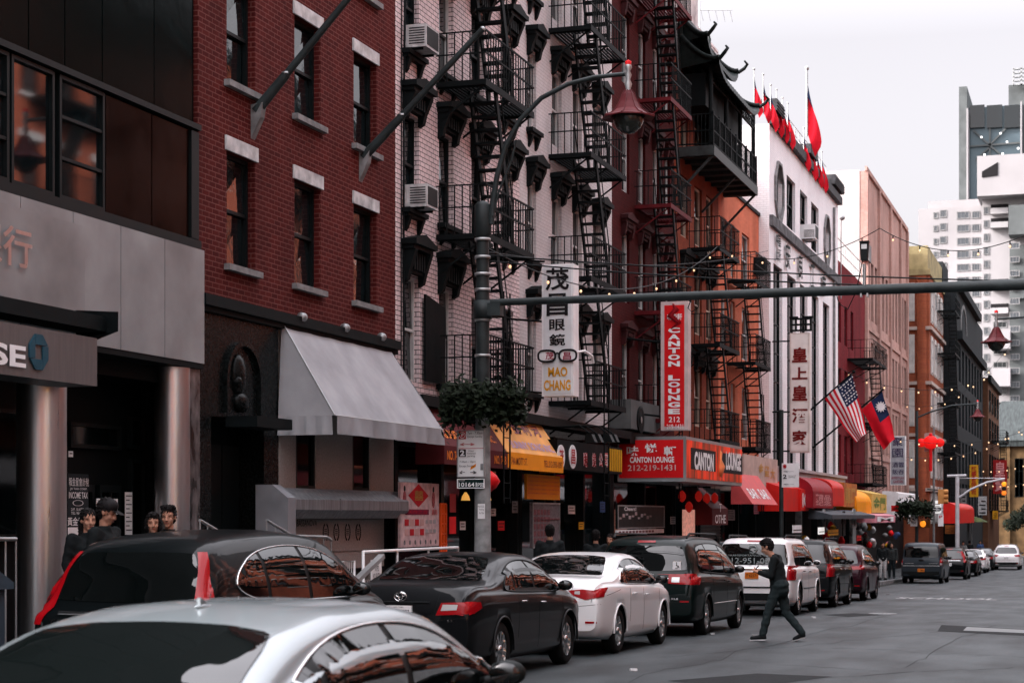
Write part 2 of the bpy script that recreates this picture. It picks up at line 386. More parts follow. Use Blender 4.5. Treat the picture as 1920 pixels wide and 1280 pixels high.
for k_, (x_, y_, lb_) in enumerate(((1655, 1150, 'round iron manhole cover in the lane beyond the walking man'),)):
    q = gpt(x_, y_, .003); t = thing('manhole_cover', lb_, 'manhole', q); mb = MB(); mb.lathe([(.0, .004), (.28, .004), (.29, .008), (.33, .008), (.34, .002)], q, 28, 'Z', False)
    for k in range(5): mb.box(q[0] - .22, q[0] + .22, q[1] - .2 + k * .1, q[1] - .17 + k * .1, q[2] + .004, q[2] + .010)
    put('lid', mb, M_plate, t)
for k_, (x_, y_, lb_) in enumerate(((1195, 1258, 'crumpled pale paper scrap beside the white sedan rear wheel'), (1420, 1192, 'flattened cup lying left of the walking man'), (1530, 1158, 'leaf-sized scrap near the white SUV front wheel'), (1668, 1115, 'small scrap in the kerb gap before the van'))):
    q = gpt(x_, y_, .004); t = thing('paper_scrap', lb_, 'litter', q); mb = MB(); mb.prism([(q[0], q[1], q[2]), (q[0] + .09, q[1] + .03, q[2]), (q[0] + .07, q[1] + .12, q[2]), (q[0] - .02, q[1] + .08, q[2])], (.01, 0, .025)); put('scrap', mb, M_stone_d if k_ % 2 else M_stone, t)
# ---------------------------------------------------------------- building kit
def xf(mb, fn): mb.v = [fn(*v) for v in mb.v]; return mb
def ident(u, d, z): return (u, d, z)
def front_at(s): return lambda u, d, z: (s + d, u, z)          # wall square to the street, facing the camera
def window(P, u0, u1, z0, z1, d, fm=None, gm=None, rec=.14, style='hung', fn=ident, fw=.05, name='window', bars=None):
    fm = fm or M_frame_dark; gm = gm or M_glass_soft
    u0, u1 = min(u0, u1) + .002, max(u0, u1) - .002; z0 += .002; z1 -= .002
    f = MB(); a, b = d + rec, d + rec + .07
    f.box(u0, u0 + fw, a, b, z0, z1); f.box(u1 - fw, u1, a, b, z0, z1); f.box(u0 + fw, u1 - fw, a, b, z0, z0 + fw); f.box(u0 + fw, u1 - fw, a, b, z1 - fw, z1)
    zm = (z0 + z1) / 2
    if style == 'hung': f.box(u0 + fw, u1 - fw, a + .01, b, zm - .025, zm + .025)
    if bars:
        nu, nz = bars
        for i in range(1, nu): q = u0 + (u1 - u0) * i / nu; f.box(q - .02, q + .02, a + .005, b - .002, z0 + fw, z1 - fw)
        for j in range(1, nz): q = z0 + (z1 - z0) * j / nz; f.box(u0 + fw, u1 - fw, a + .008, b - .004, q - .02, q + .02)
    o = put(name, xf(f, fn), fm, P)
    g = MB()
    if style == 'hung':
        t = random.uniform(-.035, .035); e = b - .02
        g.quad((u0, e + .025, z0), (u1, e + .025 + t, z0), (u1, e + .025, zm), (u0, e + .025 + t, zm))
        t = random.uniform(-.03, .03)
        g.quad((u0, e, zm), (u1, e + t, zm), (u1, e, z1), (u0, e + t, z1))
    else: g.quad((u0, b - .02, z0), (u1, b - .02, z0), (u1, b - .02, z1), (u0, b - .02, z1))
    put('pane', xf(g, fn), gm, o); return o
def shell(P, s0, s1, z0, z1, lat, m, holes=(), depth=.22, back=12, mats=None, name='wall', rec=None):
    mb = MB(); mb.wall(s0, s1, z0, z1, lat, holes, depth)
    mb.quad((s0, lat, z0), (s0, lat, z1), (s0, lat + back, z1), (s0, lat + back, z0)); mb.quad((s1, lat, z0), (s1, lat + back, z0), (s1, lat + back, z1), (s1, lat, z1))
    mb.quad((s0, lat, z1), (s1, lat, z1), (s1, lat + back, z1), (s0, lat + back, z1)); mb.quad((s1, lat + back, z0), (s0, lat + back, z0), (s0, lat + back, z1), (s1, lat + back, z1))
    return put(name, mb, m, P)
def hood_mb(u0, u1, z, d, h=.5, proj=.32):          # heavy pressed-metal window hood with end brackets
    mb = MB(); c = (u0 + u1) / 2; w = (u1 - u0) / 2
    mb.box(c - w - .16, c + w + .16, d - proj, d, z + h - .10, z + h); mb.box(c - w - .11, c + w + .11, d - proj + .07, d, z + h - .18, z + h - .10)
    mb.prism([(c - w - .14, d - proj + .02, z + h), (c + w + .14, d - proj + .02, z + h), (c, d - proj + .02, z + h + .13)], (0, proj - .02, 0))
    mb.box(c - w - .02, c + w + .02, d - .10, d, z + .02, z + h - .18)
    for sx in (-1, 1):
        x = c + sx * w
        mb.prism([(x - .07, d, z - .18), (x - .07, d - .10, z - .12), (x - .07, d - .14, z + .05), (x - .07, d - proj + .06, z + h - .2), (x - .07, d - proj + .06, z + h - .18), (x - .07, d, z + h - .18)], (.14, 0, 0))
    for k in range(5): q = c - w + .15 + k * (2 * w - .3) / 4; mb.box(q - .035, q + .035, d - .17, d - .1, z + .08, z + h - .22)
    return mb
def sill_mb(u0, u1, z, d, br=True):
    mb = MB(); mb.box(u0 - .1, u1 + .1, d - .16, d, z - .09, z); mb.box(u0 - .06, u1 + .06, d - .11, d, z - .15, z - .09)
    if br:
        for x in (u0 + .02, u1 - .12): mb.prism([(x, d, z - .42), (x, d - .05, z - .36), (x, d - .12, z - .15), (x, d, z - .15)], (.12, 0, 0))
    return mb
def ac(s, z, lat, label, wd=.62, h=.42, proj=.42, m=None, cat='air conditioner'):
    t = thing('air_conditioner', label, cat, (s, lat, z), 'window air conditioners')
    m = m or M_stone; mb = MB(); mb.box(s - wd / 2, s + wd / 2, lat - proj, lat + .1, z, z + h); put('casing', mb, m, t)
    g = MB()
    g.box(s - wd / 2 + .04, s + wd / 2 - .04, lat - proj - .006, lat - proj - .002, z + .04, z + h - .04)
    for k in range(7): g.box(s - wd / 2 - .006, s - wd / 2 - .002, lat - proj + .03, lat - .08, z + .06 + k * .047, z + .08 + k * .047)
    put('grille', g, M_plast, t)
    k = MB(); k.box(s - wd / 2 + .05, s - wd / 2 + .09, lat - proj * .8, lat, z - .04, z); k.box(s + wd / 2 - .09, s + wd / 2 - .05, lat - proj * .8, lat, z - .04, z); put('bracket', k, M_iron, t)
    return t
def fire_escape(label, s0, s1, lat, dep, hs, m=None, edge=None, stair=(.25, .65), drop=True, rail_h=.95, grp='iron fire escapes', posts=.16, top_ladder=None, flip=False):
    m = m or M_iron; edge = edge or m
    t = thing('fire_escape', label, 'fire escape', (s0, lat, hs[0]), grp); lo = lat - dep; L = s1 - s0
    for i, h in enumerate(hs):
        mb = MB(); mb.box(s0, s1, lo, lo + .03, h - .1, h + .03); mb.box(s0, s0 + .03, lo + .03, lat, h - .08, h + .02); mb.box(s1 - .03, s1, lo + .03, lat, h - .08, h + .02)
        n = int(dep / .085)
        sa, sb = s0 + L * stair[0] - .1, s0 + L * stair[1] + .1
        for k in range(n):
            y = lo + .06 + k * .085
            if y < lo + dep * .62 and i > 0: mb.box(s0 + .03, sa, y, y + .048, h - .03, h); mb.box(sb, s1 - .03, y, y + .048, h - .03, h)
            else: mb.box(s0 + .03, s1 - .03, y, y + .048, h - .03, h)
        for x in (s0 + .1, (s0 + s1) / 2, s1 - .1):
            mb.bar((x, lo + .05, h - .06), (x, lat, h - .75), .035); mb.box(x - .02, x + .02, lo + .03, lat, h - .1, h - .05)
        p = put('platform', mb, edge, t)
        r = MB()
        for zz in (h + rail_h, h + rail_h * .55): r.box(s0, s1, lo, lo + .025, zz, zz + .035); r.box(s0, s0 + .025, lo + .025, lat, zz, zz + .025); r.box(s1 - .025, s1, lo + .025, lat, zz, zz + .025)
        k = s0 + posts
        while k < s1 - .05: r.box(k, k + .02, lo + .002, lo + .022, h + .03, h + rail_h); k += posts
        y = lo + posts
        while y < lat - .05: r.box(s0 + .002, s0 + .022, y, y + .02, h + .02, h + rail_h); r.box(s1 - .022, s1 - .002, y, y + .02, h + .02, h + rail_h); y += posts
        put('railing', r, m, p)
    for i in range(len(hs) - 1):
        a, b = hs[i], hs[i + 1]; xa, xb = s0 + L * stair[1], s0 + L * stair[0]
        if flip: xa, xb = xb, xa
        mb = MB(); y0, y1 = lo + .08, lo + .6
        for y in (y0, y1): mb.bar((xa, y, a), (xb, y, b + .02), .04, .15)
        n = int((b - a) / .24)
        for k in range(1, n): f = k / n; x = xa + (xb - xa) * f; z = a + (b - a) * f; mb.box(x - .11, x + .11, y0, y1, z - .02, z + .02)
        for y in (y0, y1):
            mb.tube([(xa, y, a + .85), (xb, y, b + .85)], .013, 5); mb.tube([(xa, y, a), (xa, y, a + .85)], .013, 5)
        put('stair', mb, m, t)
    if drop:
        mb = MB(); x = s0 + L * (.3 if not flip else .6); h = hs[0]; g = h - 2.3
        for y in (lo - .05, lo - .05): pass
        mb.tube([(x, lo - .05, g), (x, lo - .05, h + 1.9)], .018, 5); mb.tube([(x + .4, lo - .05, g), (x + .4, lo - .05, h + 1.9)], .018, 5)
        k = g + .1
        while k < h + 1.8: mb.box(x, x + .4, lo - .06, lo - .04, k, k + .018); k += .3
        put('drop_ladder', mb, m, t)
    if top_ladder:
        mb = MB(); x = s0 + L * .7; h = hs[-1]
        for q in (x, x + .4): mb.tube([(q, lat - .12, h), (q, lat - .12, top_ladder), (q, lat + .3, top_ladder + .1)], .018, 5)
        k = h + .3
        while k < top_ladder: mb.box(x, x + .4, lat - .13, lat - .11, k, k + .018); k += .3
        put('roof_ladder', mb, m, t)
    return t
def board_text(P, body, x, y0, y1, lat=None, s=None, m=None, width=None, bold=.01, name='lettering', squeeze=1.0, x1=None, depth=.012, spacing=1.0):
    """letters on a street-facing (lat) or camera-facing (s) board, centred on photograph measurements"""
    mb = MB()
    if s is not None:
        xm = (x1[0] + x1[1]) / 2 if x1 else x
        ca, za = PS(xm, y0, s); cb, zb = PS(xm, y1, s)
        wd = None
        if x1 is not None:
            l0, _ = PS(x1[0], y0, s); l1, _ = PS(x1[1], y0, s); wd = abs(l1 - l0); ca, _ = PS((x1[0] + x1[1]) / 2, y0, s)
        text_mb(mb, body, (s, ca, (za + zb) / 2), (0, -1, 0), (0, 0, 1), abs(za - zb), wd or width, depth, bold, squeeze=squeeze, spacing=spacing)
    else:
        xm = (x1[0] + x1[1]) / 2 if x1 else x
        sa, za = PL(xm, y0, lat); sb, zb = PL(xm, y1, lat); wd = None
        if x1 is not None: sa = (SX(x1[0], lat) + SX(x1[1], lat)) / 2; wd = abs(SX(x1[0], lat) - SX(x1[1], lat))
        text_mb(mb, body, (sa, lat, (za + zb) / 2), (1, 0, 0), (0, 0, 1), abs(za - zb), wd or width, depth, bold, squeeze=squeeze, spacing=spacing)
    return put(name, mb, m or M_ink, P)
def holes_from(cols, rows): return [(a, b, c, d) for a, b in cols for c, d in rows]
# brick kinds
B_red = brick('dark_red_brick', (.088, .012, .010), (.060, .008, .0075), (.15, .055, .048), .21, .077, .008)
B_pink = brick('pinkish_white_glazed_brick', (.70, .58, .58), (.64, .52, .52), (.020, .018, .020), .235, .09, .0085, .55, .22, 1.2)
B_cream = brick('cream_painted_brick', (.56, .53, .53), (.52, .49, .49), (.38, .35, .35), .22, .08, .006, .8, .2)
B_deep = brick('deep_red_painted_brick', (.060, .007, .007), (.045, .0055, .0055), (.03, .004, .004), .22, .08, .006)
B_orange = brick('orange_brick', (.60, .155, .08), (.50, .12, .06), (.46, .20, .13), .22, .08, .008, .8, .3)
B_brown = brick('dark_orange_brown_brick', (.24, .05, .025), (.18, .038, .02), (.15, .05, .03))
B_white = brick('white_glazed_brick', (.80, .77, .78), (.76, .73, .74), (.55, .52, .53), .25, .085, .006, .6, .12)
B_pinkw = brick('faded_pink_brick', (.46, .28, .24), (.41, .24, .20), (.36, .27, .24), .22, .08, .006)
B_rust = brick('rust_brick', (.30, .08, .035), (.24, .06, .03), (.2, .08, .05), .22, .08, .01)
B_opp = brick('sunlit_orange_brick', (.36, .080, .038), (.28, .06, .03), (.24, .11, .08), .22, .08, .01)
M_plaster = mat('peeling_white_plaster', (.50, .44, .43), .85, 0, .45, 1.5, .5, 6)
M_beige = mat('beige_render', (.38, .37, .36), .85, 0, .1, .5)
M_granite = mat('dark_polished_granite', (.006, .008, .008), .25, 0, .5, 26, ior=1.18)
M_granite_l = mat('grey_marble_veined', (.10, .09, .09), .2, 0, .8, 6, stretch=(1, 1, .4))
M_corn = mat('dark_painted_cornice', (.0035, .006, .0065), .6, 0, .3, 6, spec=.1)
M_corn_red = mat('oxblood_cornice', (.035, .005, .006), .7, 0, .3, 6, spec=.2)
M_awn = mat('grey_canvas', (.33, .335, .35), .85, 0, .14, 1.4, .15, 60)
def bldg(name, label, s0, lat): return thing(name, label, 'building', (s0, lat, road_z(s0)))

# ================================================================ 1 bank with steel fascia
s0, s1 = 4.0, SX(372)
b = bldg('bank_building', 'bank with black glass upper wall and brushed metal fascia at the left edge', s0, LF)
mb = MB(); mb.box(s0, s1, LF + .12, LF + 12, 5.38, 17); put('upper_wall', mb, M_black, b)
mb = MB()
zt, zb_, zm = 7.06, 5.42, 3.70
xs = [SX(v) for v in (-420, -250, -100, 60, 128, 198, 295, 369)]
mg = mat('black_wall_glass', (.001, .004, .004), .15, 0, 0, ior=1.1, bump=.35, bscale=1.1)
for a, c in zip(xs, xs[1:]): mb.box(a + .012, c - .012, LF + .05, LF + .11, zt + .09, 9.6); mb.box(a + .012, c - .012, LF + .05, LF + .11, 9.64, 13)
put('glass_cladding', mb, mg, b)
mb = MB(); mb.box(s0, s1, LF - .05, LF + .119, zt - .02, zt + .06); mb.box(s0, s1, LF - .05, LF + .119, zb_ - .08, zb_ + .04); put('ledge', mb, M_frame_dark, b)
for (xa, xb, st) in ((-160, 18, 'b'), (22, 103, 'n'), (112, 197, 'b3')):
    a, c = SX(xa), SX(xb)
    window(b, a, c, zb_ + .05, zt - .04, LF - .06, M_frame_dark, M_glass, .06, 'fixed', bars=None if st == 'n' else (2 if st == 'b' else 1, 3))
mb = MB(); mb.box(SX(201), SX(286), LF + .02, LF + .1, zb_ + .06, zt - .05); mb.box(SX(288), SX(356), LF + .02, LF + .1, zb_ + .06, zt - .05); put('bronze_panel', mb, mat('bronze_glass_panel', (.006, .003, .0025), .14, 0, .2, 2, ior=1.14, bump=.2, bscale=1.5), b)
mb = MB(); mb.box(SX(357), SX(371), LF - .02, LF + .1, zb_ + .06, zt - .05); put('pilaster', mb, M_frame_dark, b)
mb = MB(); px = [SX(v) for v in (-420, -280, -120, 25, 124, 214, 297, 372)]
for a, c in zip(px, px[1:]): mb.box(a + .008, c - .008, LF - .1, LF - .02, zm, zb_ - .1)
put('metal_fascia', mb, M_alu, b)
mb = MB(); mb.box(s0, s1 - .02, LF - .018, LF + .1, zm + .02, zb_ - .1); put('fascia_back', mb, M_black, b)
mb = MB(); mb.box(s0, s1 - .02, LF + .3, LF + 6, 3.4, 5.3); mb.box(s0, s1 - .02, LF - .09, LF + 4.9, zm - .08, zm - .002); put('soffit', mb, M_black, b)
# raised panel and characters
o = MB(); o.box(SX(-420), SX(137), LF - .17, LF - .11, 4.02, 5.16); put('sign_panel', o, M_alu, b)
board_text(b, '銀行', 0, 418, 494, lat=LF - .17, m=M_steel, x1=(-60, 55), bold=.01, depth=.04)
mb = MB(); mb.box(SX(-420), SX(118), LF - .62, LF - .18, 3.80, 3.98)
a, c = SX(118), SX(160)
yy = LF - .62
mb.add([(a, yy - .16, 3.80), (a, yy - .16, 4.04), (a, LF - .18, 4.08), (a, LF - .18, 3.72), (c, LF - .42, 3.88), (c - .1, LF - .2, 4.08), (c - .1, LF - .2, 3.74)],
       [(0, 1, 4), (1, 2, 5, 4), (0, 4, 6, 3), (4, 5, 6), (0, 3, 2, 1)])
put('canopy_bar', mb, M_corn, b)
# ground floor recess
G = road_z(17)
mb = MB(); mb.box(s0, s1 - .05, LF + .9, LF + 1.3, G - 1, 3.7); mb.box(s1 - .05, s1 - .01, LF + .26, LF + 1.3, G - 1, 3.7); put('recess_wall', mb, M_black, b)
for (xa, xb) in ((47, 108), (303, 342)):
    a, c = SX(xa, LF + .2), SX(xb, LF + .2); r = (c - a) * .42
    mb = MB(); mb.lathe([(r, G), (r, 3.62)], ((a + c) / 2, LF + .2, 0), 32); put('column', mb, M_steel, b)
mb = MB(); mb.box(SX(345), s1 - .03, LF - .04, LF + .25, G, 3.62); put('pier', mb, M_granite_l, b)
for (xa, xb) in ((125, 168), (178, 218)):
    a, c = SX(xa, LF + .9), SX(xb, LF + .9)
    d = MB(); d.box(a, a + .06, LF + .82, LF + .89, G, 1.95); d.box(c - .06, c, LF + .82, LF + .89, G, 1.95); d.box(a + .06, c - .06, LF + .82, LF + .89, 1.85, 1.95); d.box(a + .06, c - .06, LF + .82, LF + .89, G, G + .2)
    o = put('door', d, M_frame_dark, b); g = MB(); g.quad((a, LF + .86, G), (c, LF + .86, G), (c, LF + .86, 1.9), (a, LF + .86, 1.9)); put('pane', g, M_smoke, o)
    g = MB(); g.tube([((a + .1), LF + .76, .5), (a + .1, LF + .76, 1.0)], .015, 6); put('handle', g, M_steel, o)
for (xa, xb, ya, yb) in ((122, 218, 790, 838), (236, 264, 780, 840), (236, 264, 860, 1010), (-60, 36, 760, 1010)):
    a, c = SX(xa, LF + .9), SX(xb, LF + .9); _, z1_ = PL(xa, ya, LF + .9); _, z0_ = PL(xa, yb, LF + .9)
    window(b, a, c, z0_, z1_, LF + .76, M_frame_dark, M_smoke, .05, 'fixed')
# fascia sign box
t = thing('bank_sign', 'grey metal box sign ending in SE and a blue octagon emblem over the bank entrance', 'sign', (SX(0, 11.7), 11.7, 3.1))
mb = MB(); mb.box(SX(-500, 11.7), SX(182, 11.7), 11.7, LF - .02, 3.11, 3.70); put('sign_box', mb, mat('grey_brown_metal', (.14, .135, .135), .45, .5, .1, 3, stretch=(8, 8, .5)), t)
board_text(t, 'CHASE', -60, 632, 675, lat=11.695, m=M_white, x1=(-178, 46), bold=.03, depth=.02)
oc = MB(); cs, cz = PL(72, 660, 11.69); r_ = .235
def octring(k): a = R(22.5 + 45 * k); return (math.cos(a), math.sin(a))
P8 = [octring(k) for k in range(8)]
q_ = .40
inner = [(q_, -q_), (q_, q_), (-q_, q_), (-q_, -q_)]
for k in range(4):
    a = R(90 * k); rot = lambda p: (p[0] * math.cos(a) - p[1] * math.sin(a), p[0] * math.sin(a) + p[1] * math.cos(a))
    base_ = [(-.36, .97), (.36, .97), (.93, .40), (-.36, .40)]
    pts = [rot(p) for p in base_]
    oc.prism([(cs + p[0] * r_ * .86, 11.698, cz + p[1] * r_ * .9) for p in pts], (0, -.02, 0))
put('emblem', oc, mat('petrol_blue_enamel', (.02, .07, .10), .35), t)
# door posters
t = thing('poster', 'dark door poster with white Chinese characters and INCOME TAX', 'poster', (SX(147, LF + .8), LF + .8, .5))
lp = LF + .745
a, c = SX(127, lp), SX(166, lp); _, z1_ = PL(147, 888, lp); _, z0_ = PL(147, 1003, lp)
mb = MB(); mb.box(a, c, lp, lp + .012, z0_, z1_); put('sheet', mb, mat('dark_poster_paper', (.02, .025, .028), .6), t)
def pt(body, xa, xb, ya, yb, m=M_white, bold=.0): board_text(t, body, 0, ya, yb, lat=lp - .002, m=m, x1=(xa, xb), bold=bold, depth=.003)
pt('報金星會計稅', 129, 166, 895, 911); pt('JX TAX CORP.', 131, 163, 914, 919); pt('INCOME TAX', 129, 164, 922, 934, bold=.01)
pt('◯', 136, 156, 937, 948); pt('2/F. SUITE 7', 133, 161, 952, 957); pt('TEL: 964-6757', 133, 161, 959, 964); pt('黃金假日', 126, 164, 969, 985, bold=.01)
mb = MB(); mb.box(a, SX(156, lp), lp - .004, lp - .001, z0_, PL(147, 988, lp)[1]); put('label_strip', mb, M_white, t)
for (xa, xb, ya, yb, lb) in ((129, 137, 845, 856, 'small white card on the bank door above the dark poster'), (181, 221, 934, 964, 'white notice taped inside the glass door behind the capped man'), (235, 248, 922, 1002, 'tall narrow white notice on the glass right of the doors')):
    a, c = SX(xa, lp), SX(xb, lp); _, z1_ = PL(xa, ya, lp); _, z0_ = PL(xa, yb, lp)
    t = thing('notice', lb, 'notice', (a, lp, z0_)); mb = MB(); mb.box(a, c, lp, lp + .008, z0_, z1_); put('sheet', mb, M_white, t)
    mb = MB(); n = max(2, int((z1_ - z0_) / .06))
    for k in range(n - 1): z = z1_ - (k + 1) * (z1_ - z0_) / n; mb.box(a + .02, c - .02 - .3 * (c - a) * (k % 2), lp - .003, lp - .001, z, z + .014)
    put('print', mb, M_ink, t)

# ================================================================ 2 dark red brick house with grey awning
s0, s1 = SX(372) + .004, SX(741)
b = bldg('brick_house', 'dark red brick house with pale lintels above the grey awning', s0, LF)
rows = [(5.25, 6.94), (7.97, 9.58), (10.68, 12.3), (13.4, 15.0)]
cols = [(SX(425), SX(478)), (SX(552), SX(601)), (SX(663), SX(706))]
shell(b, s0, s1, 4.72, 17.2, LF, B_red, holes_from(cols, rows))
for ci, (a, c) in enumerate(cols):
    for ri, (z0, z1) in enumerate(rows):
        window(b, a, c, z0, z1, LF, M_frame_dark, M_glass_soft, .12)
        mb = MB(); mb.box(a - .06, c + .07, LF - .03, LF + .1, z1 + .001, z1 + .215); put('lintel', mb, M_stone, b)
        mb = MB(); mb.box(a - .09, c + .09, LF - .1, LF + .12, z0 - .09, z0 + .002); put('sill', mb, M_stone_d, b)
mb = MB(); mb.box(s0, s1, LF - .12, LF + .05, 4.56, 4.72); mb.box(s0, s1, LF - .06, LF + .05, 4.48, 4.56); put('band_course', mb, M_corn, b)
g2 = road_z(23) - .3
sd = SX(524)
mb = MB(); mb.box(s0, sd, LF + .02, LF + 1, 2.98, 4.48); mb.box(s0, SX(398), LF + .02, LF + 1, g2, 2.98); mb.box(SX(497), sd, LF + .02, LF + 1, g2, 2.98)
put('granite_front', mb, M_granite, b)
mb = MB(); mb.box(SX(398), SX(497), LF + .5, LF + .9, g2, 2.98); put('doorway', mb, M_black, b)
for q in (400, 432, 464): mb = MB(); mb.box(SX(q), SX(q + 30), LF + .42, LF + .5, g2 + .3, 2.6); put('door_leaf', mb, M_frame_dark, b)
mb = MB(); mb.box(SX(425), SX(537, LF - .4), LF - .5, LF + .02, 2.84, 3.0); put('door_canopy', mb, M_corn, b)
# arch relief over the doorway
cs = SX(455); cz = 3.55; mb = MB()
for k in range(18):
    a0, a1 = math.pi * k / 18, math.pi * (k + 1) / 18
    for rr, th in ((.60, .07),):
        p = [(cs + math.cos(q) * u, LF - .05, cz + math.sin(q) * u) for q, u in ((a0, rr), (a1, rr), (a1, rr - th), (a0, rr - th))]
        mb.prism(p, (0, .07, 0))
mb.box(cs - .6, cs - .53, LF - .05, LF + .02, 3.05, cz); mb.box(cs + .53, cs + .6, LF - .05, LF + .02, 3.05, cz)
mb.sphere((cs - .12, LF + .02, cz + .08), .30, 10, 8, (.75, .35, 1.1)); mb.sphere((cs - .05, LF, cz - .32), .22, 10, 8, (1.1, .4, .7)); mb.sphere((cs - .22, LF, cz - .02), .1, 8, 6)
put('arch_relief', mb, M_granite, b)
# right-hand shopfront under the awning
M_cream_t = mat('pale_patterned_panel', (.36, .32, .30), .7, 0, .12, 30)
xsA = [(527, 558), (596, 664), (697, 745)]
mb = MB()
for xa, xb in xsA: mb.box(SX(xa), SX(xb) if xb < 745 else s1, LF + .03, LF + .3, 1.95, 3.2)
mb.box(sd, s1, LF + .06, LF + .3, 3.2, 4.48); mb.box(sd, SX(720), LF + .0, LF + .3, .62, 1.62)
put('shop_wall', mb, M_cream_t, b)
for xa, xb in ((559, 595), (665, 696)): window(b, SX(xa), SX(xb), 1.97, 3.2, LF + .0, M_frame_dark, M_glass, .04, 'fixed')
mb = MB(); mb.box(sd, s1, LF + .4, LF + .6, g2 - .2, 1.6); mb.box(SX(722), s1, LF + .1, LF + .4, .3, 1.6); put('shop_interior', mb, M_black, b)
for xa, xb in ((700, 712), (545, 560)): mb = MB(); mb.box(SX(xa), SX(xb), LF - .01, LF + .2, g2 - .2, .62); put('shop_post', mb, M_cream_t, b)
window(b, SX(562), SX(640), g2 - .1, .6, LF + .1, M_frame_white, M_glass, .03, 'fixed', bars=(4, 1)); window(b, SX(642), SX(698), g2 - .1, .6, LF + .1, M_frame_dark, M_glass, .03, 'fixed', bars=(2, 1))
# the awning
LA = 11.33; t = thing('shop_awning', 'large pale grey canvas awning below the dark red brick wall', 'awning', (26, LA, 3.09))
a, c = 26.05, SX(830, LA); ta, tc = SX(528), SX(728)
N_ = 14; mb = MB(); mb.smooth = True
grid = []
for j in range(9):
    f = j / 8; row = []
    for i in range(N_ * 2 + 1):
        g = i / (N_ * 2); sa = ta + (a - ta) * f; sc_ = (tc + 3.9 * .5 * 0) + (c - tc) * f
        sg = -.03 * math.sin(math.pi * f) - .012 * abs(math.sin(g * math.pi * 5))
        row.append((sa + (sc_ - sa) * g, LF + (LA - LF) * f + .002, 4.60 + (3.09 - 4.60) * f + sg))
    grid.append(row)
vs = [v for r in grid for v in r]; W_ = N_ * 2 + 1
mb.add(vs, [(j * W_ + i, j * W_ + i + 1, (j + 1) * W_ + i + 1, (j + 1) * W_ + i) for j in range(8) for i in range(W_ - 1)], True)
mb.smooth = False
for s_, ss in ((ta, a), (tc, c)): mb.poly([(s_, LF, 4.60), (ss, LA, 3.09), (ss, LF, 3.09)])
put('canopy', mb, M_awn, t)
mb = MB(); n = 60
def val(p0, p1, n, drop, ph):
    v0 = []
    for i in range(n + 1):
        g = i / n; x = p0[0] + (p1[0] - p0[0]) * g; y = p0[1] + (p1[1] - p0[1]) * g
        for k, dz in enumerate((0, -.5, -1)):
            wv = .025 * math.sin(g * 23 + ph) * (-dz) + .015 * math.sin(g * 61 + ph) * (-dz)
            v0.append((x + (wv if p0[0] == p1[0] else 0), y + (0 if p0[0] == p1[0] else wv), 3.09 + dz * drop))
    mb.add(v0, [(i * 3 + k, (i + 1) * 3 + k, (i + 1) * 3 + k + 1, i * 3 + k + 1) for i in range(n) for k in range(2)], True)
val((a + .06, LA - .012), (c, LA - .012), 60, .285, 0); val((a, LA + .05), (a, LF), 24, .30, 1)
put('valance', mb, M_awn, t)
mb = MB(); mb.tube([(SX(533), LF - .08, 4.69), (SX(735), LF - .08, 4.69)], .022, 8)
for x in (556, 637, 706): s_, _ = PL(x, 0); mb.lathe([(.0, 0), (.075, 0), (.075, .1), (.0, .1)], (s_ - .05, LF - .1, 4.72), 12, 'X'); mb.box(s_ - .02, s_ + .02, LF - .1, LF, 4.66, 4.74)
put('roller', mb, M_galv, t)
mb = MB()
for x, z in ((ta, 4.6),): mb.tube([(a, LA, 3.09), (c, LA, 3.09)], .015, 6); mb.tube([(ta, LF, 4.6), (a, LA, 3.09)], .012, 6)
put('awning_frame', mb, M_galv, t)
# stainless shutter box
t = thing('shutter_box', 'grey metal shutter housing under the grey awning', 'shutter box', (SX(516), LF, 1.6))
a, c = SX(516, LF - .35), SX(752, LF - .35)
prof = [(LF - .02, 1.96), (LF - .28, 1.96), (LF - .5, 1.78), (LF - .5, 1.62), (LF - .38, 1.48), (LF - .02, 1.48)]
mb = MB(); mb.prism([(a + .3, y, z) for y, z in prof], (c - a - .3, 0, 0)); mb.box(SX(639, LF - .5) - .01, SX(639, LF - .5) + .01, LF - .508, LF - .45, 1.60, 1.8)
M_hood = mat('grey_sheet_metal', (.26, .275, .29), .38, .6, .25, 2.5, stretch=(6, 6, .6))
put('housing', mb, M_hood, t)
mb = MB(); prof2 = [(LF - .02, 2.0), (LF - .3, 2.0), (LF - .56, 1.8), (LF - .56, 1.1), (LF - .02, 1.1)]
mb.prism([(a, y, z) for y, z in prof2], (.29, 0, 0)); put('end_plate', mb, mat('dull_grey_metal', (.26, .27, .29), .5, .4, .1), t)
t = thing('shop_lettering_panel', 'pale panel with black lettering and four round award wreaths', 'shop sign', (SX(560), LF - .02, 1.0))
mb = MB(); mb.box(SX(545), SX(712), LF - .03, LF - .002, .93, 1.46); put('panel', mb, M_cream_t, t)
board_text(t, 'BASSANOVA', 0, 974, 986, lat=LF - .035, m=M_ink, x1=(556, 594), bold=0, depth=.004)
for i, x in enumerate((611, 631, 652, 672)):
    mb = MB(); cs, cz = PL(x, 997, LF - .035)
    for sg in (-1, 1):
        for k in range(9):
            q = R(-65 + k * 16); mb.sphere((cs + sg * math.cos(q) * .105, LF - .034, cz + math.sin(q) * .14), .022, 6, 4, (1, .2, 1))
    for k in range(4): mb.box(cs - .05, cs + .05, LF - .036, LF - .031, cz - .05 + k * .03, cz - .038 + k * .03)
    put('wreath', mb, M_ink, t)
